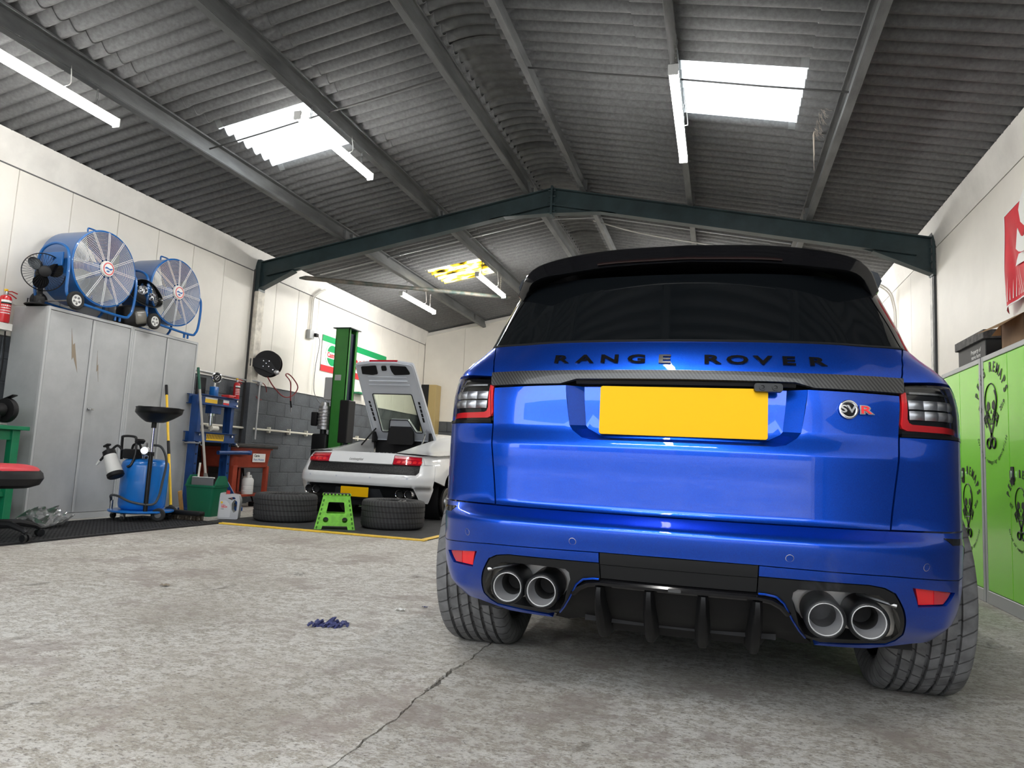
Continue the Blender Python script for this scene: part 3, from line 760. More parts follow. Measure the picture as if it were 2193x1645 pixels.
# the notch under the trim bar is open at the top
tg_full = [(s, z) for s, z in seam_pts] + [p for p in REC_O[::-1]] + [(-s, z) for s, z in seam_pts[::-1]]
panel('tailgate_panel', RL, tg_full, (), M_BLUE, car, d=.022, rows=ROWS, depth=.018)
rec = B()
Sin = lambda s, z: Vector(RL(s, z)) + Vector((0, .040, 0))
for i in range(len(REC_O)-1):
    a, b2 = REC_O[i], REC_O[i+1]; c, d2 = REC_I[i], REC_I[i+1]
    vs = [rec.verts.new(p) for p in (Vector(RL(*a)), Vector(RL(*b2)), Sin(*d2), Sin(*c))]
    rec.faces.new(vs)
obj('plate_recess', rec, M_BLUE, car, smooth=50)
panel('recess_floor', lambda s, z: tuple(Sin(s, z)), REC_I, (), M_BLUE, car, d=.04, depth=.004)
pl = B(); prism(pl, rrect(.522, .158, .008), .006, AX(Vector(RL(.0, .966)) + Vector((.001, .028, 0)), (0, -1, .02), (0, .02, 1)))
obj('number_plate', pl, M_PLATE, car)['label'] = 'blank yellow number plate'
# upper tailgate, trim bar, window
up = [(SEAM(z)-g, z) for z in (1.094, 1.13, 1.16, 1.18)] + [(.850, 1.203)]
panel('tailgate_upper_panel', RL, up + [(-s, z) for s, z in up[::-1]], (), M_BLUE, car, d=.024, depth=.018)
carb = [(.69, 1.092), (.675, 1.046), (.40, 1.050), (.345, 1.066), (0, 1.068)]
panel('carbon_trim_bar', RL, carb + [(-s, z) for s, z in carb[::-1][1:]] + [(0, 1.096)], (), M_CARBON, car, d=.015, depth=.02, off=.012)
shade = B()
tube(shade, [Vector(RL(s, 1.064)) + Vector((0, .02, 0)) for s in (-.35, -.2, 0, .2, .35)], .012, 6); obj('number_plate_lamp_bar', shade, M_BLACK, car)
cmo = B(); M0 = on(RL, .264, 1.047, -.004)
prism(cmo, rrect(.084, .026, .008), .016, M0)
for k in (-.018, .02): lathe(cmo, [(.010, .016), (.010, .019), (.006, .019), (.005, .017), (0, .018)], 14, M0 @ Matrix.Translation((k, 0, 0)))
obj('reversing_camera', cmo, M_BLACKSAT, car)
WT = [(.852, 1.209), (.838, 1.30), (.818, 1.40), (.795, 1.50)]
panel('rear_window', RL, WT + [(-s, z) for s, z in WT[::-1]], (), M_DARKGLASS, car, d=.03, depth=.01, off=-.002)
wb = B(); tube(wb, [Vector(RL(s/20*.852, 1.206)) for s in range(-20, 21)], .005, 6); obj('window_seal', wb, M_BLACKSAT, car)
# door lettering
LET = [('R', -.445), ('A', -.345), ('N', -.245), ('G', -.140), ('E', -.035), ('R', .139), ('O', .232), ('V', .323), ('E', .413), ('R', .513)]
for ch, s in LET:
    s = s*0.905 - .029
    text_mesh('badge_letter', ch, .043, M_BLACKGLOSS, car, on(RL, s, 1.135, .003), .005, sx=1.95, bold=.0014)
# performance badge
Mb = on(RL, .496, .989, .004)
bg_ = B(); lathe(bg_, [(.021, 0), (.029, 0), (.029, .004), (.0275, .005), (.0225, .005), (.021, .004)], 28, Mb, True)
bdg = obj('round_badge', bg_, M_CHROME, car)
b2_ = B(); lathe(b2_, [(.021, 0), (.021, .002), (0, .002)], 24, Mb); obj('badge_face', b2_, M_BLACKGLOSS, bdg)
text_mesh('badge_letters', 'SV', .032, M_CHROME, bdg, Mb @ Matrix.Translation((-.002, 0, .004)), .004, sx=1.35, bold=.0008)
text_mesh('badge_letter_red', 'R', .033, M_CHROME, bdg, Mb @ Matrix.Translation((.050, -.001, .003)), .003, sx=1.75, bold=.0028)
text_mesh('badge_letter_red_face', 'R', .033, M_REDINK, bdg, Mb @ Matrix.Translation((.050, -.001, .0048)), .003, sx=1.7, bold=.0004)
# ---- rear quarters, tail lights
ARC_C, ARC_R = 1.525, .435
def arc(cx, r, z0=.37, a0=0, a1=180, n=16):
    return [(cx + r*math.cos(math.radians(a0+(a1-a0)*k/n)), z0 + r*math.sin(math.radians(a0+(a1-a0)*k/n))) for k in range(n+1)]
sl = [(SEAM(z)+g, z) for z in (.637, .70, .763, .84, .912)]
LT_OUT = [(.660, .920), (.672, 1.0), (.692, 1.076), (.80, 1.082), (.955, 1.085), (1.01, 1.06), (1.055, 1.0), (1.085, .945), (1.085, .918)]
q = sl + [(1.094, .912), (1.094, .948), (1.063, 1.004), (1.015, 1.066), (.957, 1.091)] + [(.80, 1.089), (.696, 1.084)] + [(SEAM(z)+g, z) for z in (1.09, 1.13, 1.17)] + [(.862, 1.203), (1.3, 1.203), (2.15, 1.19), (2.15, .62)]
q += [p for p in arc(ARC_C, ARC_R, a0=0, a1=142, n=18) if p[0] < 2.1 and p[1] > .37]
q2 = q[:-1] + [(1.19, .637)]
panel('rear_quarter_panel', RL, q2, (), M_BLUE, car, True, d=.03, rows=ROWS, depth=.018)
inb = lambda s, z: tuple(Vector(RL(s, z)) - on_n(s, z)*.03)
def on_n(s, z): return on(RL, s, z).col[2].to_3d()
for sg in (1, -1):
    fl = lambda L: [(sg*s, z) for s, z in L]
    tl = link('tail_light', panel_mesh('tail_light', RL, fl(LT_OUT), (), M_BLACKGLOSS, d=.02, depth=.03, off=-.022), car)
    link('lens', panel_mesh('lens', RL, fl([(s*1.0+.004*(1 if s < .8 else -1), z-.003*(1 if z > 1 else -1)) for s, z in LT_OUT]), (), M_CLEAR, d=.03, depth=.004, off=-.001), tl)
    U = [(.682, 1.055), (.672, .975), (.668, .955), (.672, .942), (.69, .935), (1.05, .930), (1.05, .948), (.71, .955), (.698, .960), (.693, .972), (.700, 1.055)]
    link('red_light_strip', panel_mesh('red_light_strip', RL, fl(U), (), M_REDLENS2, d=.015, depth=.01, off=-.012), tl)
    link('lower_rim', panel_mesh('lower_rim', RL, fl([(.660, .914), (1.092, .914), (1.092, .924), (.662, .924)]), (), M_BLACKGLOSS, d=.03, depth=.02, off=.002), tl)
    for r in range(2):
        for c in range(4):
            s = .733 + c*.062 + (1-r)*.0; z = (1.018, .984)[r]
            cb = B(); Mc = on(RL, sg*s, z, -.016)
            w = .050 if c < 3 else .044
            gr = gridmesh(cb, lambda u, v: Mc @ Vector(((u-.5)*w, (v-.5)*.028, .010*(1-(2*u-1)**2)*(1-(2*v-1)**2*.6))), 4, 4)
            link('lamp_cell', mesh_of(cb, 'lamp_cell', M_ALU, 60), tl)
    link('upper_lamp_bar', panel_mesh('upper_lamp_bar', RL, fl([(.715, 1.052), (.93, 1.052), (.93, 1.058), (.715, 1.058)]), (), M_STEEL, d=.03, depth=.004, off=-.014), tl)
# ---- bumper
bu = [(0, .632), (.40, .632), (.62, .632), (.90, .632), (1.19, .631), (1.125, .50), (.90, .494), (.60, .511), (.23, .519), (0, .520)]
panel('upper_bumper', RL, bu + [(-s, z) for s, z in bu[::-1][1:-1]], (), M_BLUE, car, d=.02, rows=ROWS, depth=.02)
TRO = [(.234, .482), (.40, .480), (.54, .478), (.585, .471), (.62, .455), (.657, .41), (.690, .36), (.714, .32), (.714, .294), (.695, .278), (.59, .275), (.47, .274), (.412, .289), (.346, .355), (.312, .405), (.287, .425), (.255, .431), (.234, .431)]
HOL = [(.345, .453), (.435, .455), (.52, .454), (.572, .450), (.605, .432), (.645, .398), (.676, .36), (.697, .325), (.697, .300), (.68, .291), (.60, .290), (.52, .290), (.435, .290), (.402, .304), (.372, .337), (.347, .385), (.331, .42), (.333, .443)]
RFL = [(.672, .477), (.872, .458), (.825, .420), (.708, .417)]
lo = [(.234, .516), (.60, .508), (.90, .491), (1.122, .496), (1.098, .43), (1.088, .37), (1.06, .315), (.95, .292), (.80, .284), (.65, .258), (.455, .263), (.47, .270), (.59, .271), (.697, .274), (.718, .292), (.718, .321), (.694, .361), (.661, .412), (.623, .459), (.587, .475), (.54, .482), (.40, .484), (.234, .486)]
lb = panel('lower_bumper', RL, lo, (RFL,), M_BLUE, car, True, d=.022, edge=.014, depth=.02)
panel('exhaust_surround', RL, TRO, (HOL,), M_BLACKSAT, car, True, d=.02, edge=.012, depth=.05, off=-.002)
for sg in (1, -1):
    fl = lambda L: [(sg*s, z) for s, z in L]
    rf = link('reflector', panel_mesh('reflector', RL, fl([(.690, .4735), (.858, .4565), (.820, .4225), (.714, .420)]), (), M_REDLENS2, d=.02, depth=.012, off=-.008), car)
    link('reflector_pocket', panel_mesh('reflector_pocket', RL, fl(RFL), (), M_BLUE, d=.03, depth=.004, off=-.02), rf)
    link('reflector_grid', panel_mesh('reflector_grid', RL, fl([(.765, .464), (.852, .4555), (.817, .4235), (.775, .4225)]), (), M_REDLENS, d=.02, depth=.002, off=-.0065), rf)
    ac = B(); tube(ac, [Vector(RL(sg*s, z)) + Vector((0, -.002, 0)) for s, z in ((.236, .4325), (.255, .4325), (.287, .427), (.312, .407), (.346, .357), (.38, .318), (.412, .290))], .0035, 6)
    obj('accent_strip', ac, M_BLUE, car)
    for s, z in ((.316, .545), (.715, .538)):
        sb = B(); Ms = on(RL, sg*s, z, -.001); lathe(sb, [(.0105, 0), (.0118, .0014), (.0105, .0018)], 20, Ms); so = obj('parking_sensor', sb, M_CHROME, car)
        sf = B(); lathe(sf, [(.0104, .0012), (0, .0016)], 20, Ms); obj('sensor_face', sf, M_BLUE, so)
panel('side_vent', RL, [(.80, .618), (.95, .614), (1.07, .600), (1.135, .565), (1.13, .535), (1.07, .572), (.95, .594), (.84, .598)], (), M_BLACKGLOSS, car, True, d=.03, depth=.01, off=.0015)
# tow cover
tow = [(-.231, .516), (.231, .516), (.231, .480), (-.231, .480)]
panel('tow_cover', RL, tow, (), M_BLACKSAT, car, d=.03, depth=.03, off=-.003)
panel('tow_cover', RL, [(-.231, .477), (.231, .477), (.231, .433), (-.231, .433)], (), M_BLACKSAT, car, d=.03, depth=.03, off=-.006)
# diffuser: lip, sloping floor, four fins
def DF(s, z):
    x, y, zz = RL(s, z); t = max(0, min(1, (.430-z)/.2)); return (x, y + .010 + .022*t, zz)
dif = [(-.25, .431), (.25, .431), (.287, .424), (.312, .404), (.346, .354), (.412, .287), (.45, .262), (.40, .258), (.345, .272), (.318, .276), (.297, .262), (.292, .236), (.20, .238), (0, .236)]
dif = dif + [(-s, z) for s, z in dif[::-1][1:-2]]
dfo = panel('diffuser', DF, dif, (), mat('diffuser_black', (.004, .004, .0045), .5, spec=.25), car, d=.02, depth=.03)[0]
lp = B(); tube(lp, [Vector(RL(s, z)) + Vector((0, .006, 0)) for s, z in [(-.33, .375), (-.305, .398), (-.275, .413), (-.235, .419)] + [(k*.235/8, .419) for k in range(-7, 9)] + [(.275, .413), (.305, .398), (.33, .375)]], .011, 8)
obj('diffuser_lip', lp, M_BLACKGLOSS, dfo)
tbg = B(); prism(tbg, rrect(.038, .010, .002), .003, AX(Vector(RL(-.005, .419)) + Vector((0, -.004, 0)), (0, -1, 0), (0, 0, 1))); obj('maker_tag', tbg, mat('maker_tag_grey', (.03, .03, .03), .5), dfo)
for s in (-.238, -.083, .080, .236):
    fb = B()
    x = RL(s, .4)[0]
    secs = [(.408, .046, .010), (.385, .040, .012), (.33, .070, .0135), (.27, .135, .0145), (.232, .190, .014), (.224, .205, .011)]
    rings = []
    for z, yo, w in secs:
        y0 = DF(s, z)[1]; yf = yo
        pts = [(x-w*2.0, y0+.035), (x-w, yf+.010), (x-w*.6, yf), (x+w*.6, yf), (x+w, yf+.010), (x+w*2.0, y0+.035)]
        rings.append([fb.verts.new((p[0], p[1], z)) for p in pts])
    for i in range(len(rings)-1):
        for k in range(5): fb.faces.new((rings[i][k], rings[i][k+1], rings[i+1][k+1], rings[i+1][k]))
    fb.faces.new(rings[0]); fb.faces.new(rings[-1][::-1])
    obj('diffuser_fin', fb, MATS['diffuser_black'], dfo, smooth=60)
# exhausts
for sg in (1, -1):
    for k, (xx, yy) in enumerate(((.540, .085), (.421, .062))):
        e = B(); z = .376
        Me = AX((sg*xx, yy+.05, z), (sg*(-.02), -1, -.03))
        lathe(e, [(.048, -.13), (.056, -.10), (.057, .035), (.0545, .0465), (.050, .049), (.0465, .046)], 32, Me)
        ex = obj('exhaust_tip', e, M_BLACKSAT, car, smooth=60)
        e = B(); lathe(e, [(.0472, .0462), (.0455, .0485), (.0438, .045)], 32, Me); obj('bright_ring', e, mat('ring_steel', (.85, .85, .85), .4, metal=.4) if 'ring_steel' not in MATS else MATS['ring_steel'], ex)
        e = B(); lathe(e, [(.0445, .045), (.0435, -.02), (.038, -.03)], 32, Me); obj('tip_lining', e, mat('tip_lining_steel', (.40, .40, .41), .45, metal=.5) if 'tip_lining_steel' not in MATS else MATS['tip_lining_steel'], ex)
        e = B(); lathe(e, [(.038, -.03), (.0365, -.026), (.034, -.03), (.032, -.10), (0, -.101)], 28, Me); obj('inner_pipe', e, mat('sooty_steel', (.035, .034, .033), .6, metal=.3) if 'sooty_steel' not in MATS else MATS['sooty_steel'], ex)
    mf = B(); box(mf, (sg*.49, .335, .385), (.37, .18, .17), None, .05, 4)
    cyl(mf, (sg*.47, .238, .425), (sg*.47, .26, .425), .032, n=24)
    for xx in (.540, .421): cyl(mf, (sg*xx, .262, .376), (sg*xx, .34, .376), .05, n=20)
    obj('silencer', mf, mat('silencer_steel', (.62, .60, .56), .4, metal=.6) if 'silencer_steel' not in MATS else MATS['silencer_steel'], car)
    hb = B(); tube(hb, [(sg*.52, .16, .442), (sg*.55, .14, .436), (sg*.62, .13, .42)], .006, 6); obj('exhaust_bracket', hb, M_STEEL, car)
# ---- spoiler and roof
def edge_path(t):      # t -1..1 : trailing edge of the spoiler
    a = abs(t); sg = 1 if t >= 0 else -1
    fx = hermite([(0, 0), (.3, .24), (.55, .42), (.72, .535), (.82, .592), (.90, .632), (1.0, .662)])
    fz = hermite([(0, 1.605), (.3, 1.598), (.55, 1.582), (.72, 1.560), (.82, 1.538), (.90, 1.504), (1.0, 1.437)])
    fy = hermite([(0, .385), (.3, .388), (.55, .400), (.72, .418), (.82, .432), (.90, .452), (1.0, .480)])
    return Vector((sg*fx(a), fy(a), fz(a)))
def roofz(x, y):        # y local
    f = hermite([(.385, 1.612), (.55, 1.640), (.8, 1.662), (1.2, 1.688), (1.7, 1.698), (2.2, 1.678), (2.6, 1.635)])
    k = hermite([(.385, .66), (.8, .70), (1.5, .70), (2.6, .66)])(y)
    return f(y) - .10*(abs(x)/k)**3.2
sp = B(); NT = 48; R = []
for i in range(NT+1):
    t = -1 + 2*i/NT; p = edge_path(t); h = .002
    tan = (edge_path(min(1, t+.01)) - edge_path(max(-1, t-.01))).normalized()
    n = Vector((tan.z, 0, -tan.x)).normalized()         # inwards / downwards
    a = abs(t); th = .064 - .034*max(0, (a-.6)/.4)
    fw = .50 if a < .75 else .50 - .9*(a-.75)
    topf = Vector((p.x*1.02, p.y+fw, roofz(p.x*1.02, p.y+fw))) if a < .8 else p - n*.018 + Vector((0, fw, 0))
    if .7 < a < .8:
        w = (a-.7)/.1; topf = topf*(1-w) + (p - n*.018 + Vector((0, fw, 0)))*w
    mid = (p*.45 + topf*.55) - n*.006
    fy = .050*(1-.5*max(0, (a-.6)/.4)); q0 = p + Vector((0, fy, .012))
    R.append([topf, mid + Vector((0, .01, .004)), q0 - n*.002 + Vector((0, .02, 0)), q0, q0 + n*.006 + Vector((0, -.006, 0)), p + n*(th*.5+.004) + Vector((0, fy*.48, 0)), p + n*(th-.004) + Vector((0, .006, 0)), p + n*th + Vector((0, .004, 0)), p + n*(th+.003) + Vector((0, .010, 0)), p + n*(th+.004) + Vector((0, .05, 0)), p + n*(th+.010) + Vector((0, .16, 0))])
for i in range(NT):
    pass
G = [[sp.verts.new(v) for v in r] for r in R]
for i in range(NT):
    for k in range(len(R[0])-1): sp.faces.new((G[i][k], G[i][k+1], G[i+1][k+1], G[i+1][k]))
for e in (0, NT): sp.faces.new(G[e])
spo = obj('roof_spoiler', sp, M_BLACKGLOSS, car, smooth=50)
bl = B(); tube(bl, [edge_path(-.42 + .84*k/16) + Vector((0, .004, -.052)) for k in range(17)], .005, 6); obj('high_brake_light', bl, mat('brake_light_smoked', (.012, .004, .004), .2), spo)
rfm = B(); gridmesh(rfm, lambda u, v: Vector(((u*2-1)*(.66-.03*v), .86+v*1.6, roofz((u*2-1)*(.66-.03*v), .86+v*1.6))), 24, 24)
obj('roof', rfm, M_BLACKGLOSS, car, smooth=60)
# pillars and side glass
panel('rear_pillar', RL, [(.860, 1.207), (.846, 1.30), (.826, 1.40), (.803, 1.50), (1.05, 1.52), (1.16, 1.40), (1.24, 1.30), (1.30, 1.207)], (), M_BLACKGLOSS, car, True, d=.03, depth=.02, off=-.001)
panel('side_window', RL, [(1.305, 1.209), (1.245, 1.30), (1.165, 1.40), (1.055, 1.52), (2.9, 1.56), (3.45, 1.40), (3.95, 1.20)], (), M_DARKGLASS, car, True, d=.06, depth=.01, off=-.004)
rl = B()
for sg in (1, -1): tube(rl, [Vector((sg*RL(s, z)[0], RL(s, z)[1], z)) for s, z in ((1.0, 1.53), (1.5, 1.565), (2.2, 1.575), (2.95, 1.565), (3.5, 1.40), (4.0, 1.2))], .045, 8)
obj('roof_rail', rl, M_BLACKGLOSS, car, smooth=60)
wsm = B(); gridmesh(wsm, lambda u, v: Vector(((u*2-1)*(.64+.12*v), 2.45+v*.75 - .12*(u*2-1)**2*v, 1.64-.50*v-.05*(1-v)*abs(u*2-1)**3)), 12, 10); obj('windscreen', wsm, M_DARKGLASS, car, smooth=60)
hd = B(); gridmesh(hd, lambda u, v: Vector(((u*2-1)*(.86-.10*v**2), 3.05+v*1.68, 1.15-.12*v-.12*v**4-.03*(u*2-1)**4)), 12, 12); obj('bonnet', hd, M_BLUE, car, smooth=60)
FAC = 4.425
panel('rear_door', RL, [(2.156, .63), (2.156, 1.19), (2.90, 1.19), (2.90, .42), (2.06, .42), (2.02, .47)], (), M_BLUE, car, True, d=.05, depth=.02)
panel('front_door', RL, [(2.906, .42), (2.906, 1.19), (3.85, 1.17), (3.85, .42)], (), M_BLUE, car, True, d=.05, depth=.02)
fa = [p for p in arc(FAC, ARC_R, a0=172, a1=8, n=16)]
panel('front_wing', RL, [(3.856, .42), (3.856, 1.165), (4.6, 1.13), (5.3, 1.05), (5.3, .45)] + [(FAC+.44, .40)] + fa[::-1] + [(FAC-.44, .40)], (), M_BLUE, car, True, d=.05, depth=.02)
panel('front_bumper', RL, [(5.306, .30), (5.306, 1.04), (S_END, .98), (S_END, .30)], (), M_BLUE, car, True, d=.06, depth=.02)
panel('side_sill', RL, [(2.0, .41), (3.95, .41), (3.95, .27), (1.98, .27)], (), M_BLACKSAT, car, True, d=.06, depth=.03)
# dark inner tub and underbody
tub = B(); NS = 240; Z = (.24, .34, .45, .60, .75, .9, 1.05, 1.13, 1.19)
def inner(s, z):
    x, y, zz = RL(s, z); k = .955 if abs(s) > .9 else 1-.045*(abs(s)/.9)**2
    return Vector((x*k, min(4.74, max(y + (.062 if y < 1 else 0), .115)), zz))
gr = [[tub.verts.new(inner(-S_END + 2*S_END*i/NS, z)) for z in Z] for i in range(NS)]
def arched(s, z): return any(abs(abs(s)-c) < .44 and z < .82 for c in (ARC_C, FAC))
for i in range(NS):
    sm = -S_END + 2*S_END*(i+.5)/NS
    for k in range(len(Z)-1):
        zc = (Z[k]+Z[k+1])/2
        if arched(sm, zc) or (abs(sm) < 1.0 and zc < .63): continue
        tub.faces.new((gr[i][k], gr[(i+1) % NS][k], gr[(i+1) % NS][k+1], gr[i][k+1]))
obj('inner_shell', tub, M_BLACK, car, smooth=0)
ub = B(); bx(ub, -.74, .74, .45, 4.6, .235, .32); bx(ub, -.58, .58, .14, .47, .47, .60); bx(ub, -.30, .30, .22, .46, .27, .45)
for xx in (-.3, .3): cyl(ub, (xx, .5, .27), (xx, 3.6, .26), .04, n=10)
for yy in (.93, 3.83): cyl(ub, (-.75, yy, .36), (.75, yy, .36), .05, n=10)
obj('underbody', ub, M_BLACK, car)
# wheels
def mk_tyre_mat():
    m = mat('tyre_tread', (.045, .045, .047), .7); N, L, b = nodes(m)
    tc = N.new('ShaderNodeTexCoord'); sx = N.new('ShaderNodeSeparateXYZ'); L.new(tc.outputs['Object'], sx.inputs[0])
    at = N.new('ShaderNodeMath'); at.operation = 'ARCTAN2'; L.new(sx.outputs[2], at.inputs[0]); L.new(sx.outputs[1], at.inputs[1])
    ab = N.new('ShaderNodeMath'); ab.operation = 'ABSOLUTE'; L.new(sx.outputs[0], ab.inputs[0])
    mu = N.new('ShaderNodeMath'); mu.operation = 'MULTIPLY_ADD'; mu.inputs[1].default_value = 44.0; L.new(at.outputs[0], mu.inputs[0])
    m3 = N.new('ShaderNodeMath'); m3.operation = 'MULTIPLY'; m3.inputs[1].default_value = 60.0; L.new(ab.outputs[0], m3.inputs[0]); L.new(m3.outputs[0], mu.inputs[2])
    si = N.new('ShaderNodeMath'); si.operation = 'SINE'; L.new(mu.outputs[0], si.inputs[0])
    rp = N.new('ShaderNodeValToRGB'); rp.color_ramp.elements[0].position = .012; rp.color_ramp.elements[0].color = (0, 0, 0, 1); rp.color_ramp.elements[1].position = .035
    m4 = N.new('ShaderNodeMath'); m4.operation = 'MULTIPLY_ADD'; m4.inputs[1].default_value = .5; m4.inputs[2].default_value = .5; L.new(si.outputs[0], m4.inputs[0]); L.new(m4.outputs[0], rp.inputs[0])
    bp = N.new('ShaderNodeBump'); bp.inputs['Strength'].default_value = 0.6; bp.inputs['Distance'].default_value = .004
    L.new(rp.outputs[0], bp.inputs['Height']); L.new(bp.outputs[0], b.inputs['Normal'])
    mx = N.new('ShaderNodeMix'); mx.data_type = 'RGBA'; L.new(rp.outputs[0], mx.inputs[0]); mx.inputs[6].default_value = (.05, .05, .05, 1)
    nz = N.new('ShaderNodeTexNoise'); nz.inputs['Scale'].default_value = 18; nz.inputs['Detail'].default_value = 6; L.new(tc.outputs['Object'], nz.inputs['Vector'])
    r2 = N.new('ShaderNodeValToRGB'); r2.color_ramp.elements[0].position = .3; r2.color_ramp.elements[0].color = (.09, .09, .09, 1); r2.color_ramp.elements[1].position = .7; r2.color_ramp.elements[1].color = (.19, .19, .192, 1)
    L.new(nz.outputs['Fac'], r2.inputs[0]); L.new(r2.outputs[0], mx.inputs[7]); L.new(mx.outputs[2], b.inputs['Base Color'])
    return m
M_TREAD = mk_tyre_mat()
def tyre_profile(R, w, rim, grooves, gd=.008, gw=.010):
    h = w/2; pr = [(rim, -h*.80), (rim+.012, -h*.90), (rim+(R-rim)*.45, -h), (R-.04, -h*.985), (R-.015, -h*.92), (R-.005, -h*.82)]
    for gx in grooves: pr += [(R, gx-gw/2-.001), (R-gd, gx-gw/2), (R-gd, gx+gw/2), (R, gx+gw/2+.001)]
    pr += [(R-.005, h*.82), (R-.015, h*.92), (R-.04, h*.985), (rim+(R-rim)*.45, h), (rim+.012, h*.90), (rim, h*.80)]
    return pr
def wheel_meshes():
    MX = Matrix.Rotation(PI/2, 4, 'Y')
    t = B(); lathe(t, tyre_profile(.383, .295, .275, (-.095, -.052, -.008, .036, .080), .014, .013), 72, MX); ty = mesh_of(t, 'tyre', M_TREAD, 40)
    r = B(); lathe(r, [(.278, -.115), (.268, -.12), (.262, -.08), (.255, 0), (.262, .09), (.270, .125), (.280, .118), (.278, .10)], 48, MX)
    for k in range(10):
        a = 2*PI*k/10
        box(r, (.085, .155*math.cos(a), .155*math.sin(a)), (.03, .05, .22), Matrix.Rotation(a-PI/2, 3, 'X'), .006, 1)
    lathe(r, [(0, .11), (.06, .105), (.075, .07), (.075, -.1), (0, -.1)], 24, MX)
    ri = mesh_of(r, 'rim', M_BLACKSAT, 40)
    return ty, ri
TY, RI = wheel_meshes()
for sx in (1, -1):
    for yy in (.93, 3.853):
        w = link('tyre', TY, car, (sx*.832, yy, .376), (0, 0, 0 if sx > 0 else PI))
        link('rim', RI, w)
for sg in (1, -1):
    mm = B(); box(mm, (sg*1.06, 3.05, 1.16), (.20, .13, .16), None, .04, 3); cyl(mm, (sg*.86, 3.08, 1.12), (sg*1.0, 3.06, 1.13), .025); obj('door_mirror', mm, M_BLACKGLOSS, car)
# ================================================================== left side of the workshop
# grey steel cupboards
def cupboard(y0, label, bolts, handle):
    t = thing('steel_cupboard', label, 'cupboard', (-6.2, y0, 0)); w = 1.02; h = 2.06; dp = .45
    b = B(); bx(b, -dp, -.02, .004, w-.004, .0, h, .004, 1); obj('cupboard_body', b, M_GREYCAB, t)
    b = B()
    for (a, c, z0, z1) in ((.0, .022, 0, h), (w-.022, w, 0, h), (.022, w-.022, h-.03, h), (.022, w-.022, 0, .06)): bx(b, -.03, .0, a, c, z0, z1, .002, 1)
    obj('door_frame', b, M_GREYTRIM, t)
    for k in range(2):
        ya = .026 if k == 0 else w/2+.003; yb = w/2-.003 if k == 0 else w-.026
        b = B(); bx(b, -.022, -.004, ya, yb, .064, h-.034, .003, 1); d = obj('door', b, M_GREYCAB, t)
        if handle and k == 1:
            b = B(); lathe(b, [(.012, 0), (.012, .018), (.009, .022), (0, .022)], 12, AX((-.004, ya+.05, 1.11), (1, 0, 0))); bx(b, .012, .03, ya+.045, ya+.10, 1.10, 1.12, .004, 1); obj('handle', b, M_STEEL, d)
        if k == 1 or not handle:
            b = B(); bx(b, -.004, .004, ya-.004, ya+.022, .07, h-.04, .002, 1); obj('door_edge', b, M_GREYTRIM, d)
        if bolts and k < 2:
            P_ = [(0, .33), (.035, .17), (.055, .19), (.12, -.10), (.055, .05), (.04, .02)] if k == 0 else [(0, .22), (.02, .06), (.03, .08), (.055, -.10), (.03, .02), (.015, .0)]
            y_, z_ = ((.27, 1.56) if k == 0 else (.60, 1.50))
            b = B(); prism(b, [(y_+px*(1 if k == 0 else .9), z_+pz) for px, pz in P_], .0015, Matrix(((0, 0, 1, -.004), (1, 0, 0, 0), (0, 1, 0, 0), (0, 0, 0, 1)))); obj('lightning_scrape', b, M_TAN, d, smooth=0)
    return t
cupboard(5.15, 'grey steel two-door cupboard with lightning shaped scrapes on its doors', True, True)
cupboard(6.172, 'plain grey steel two-door cupboard nearest the blue press', False, False)
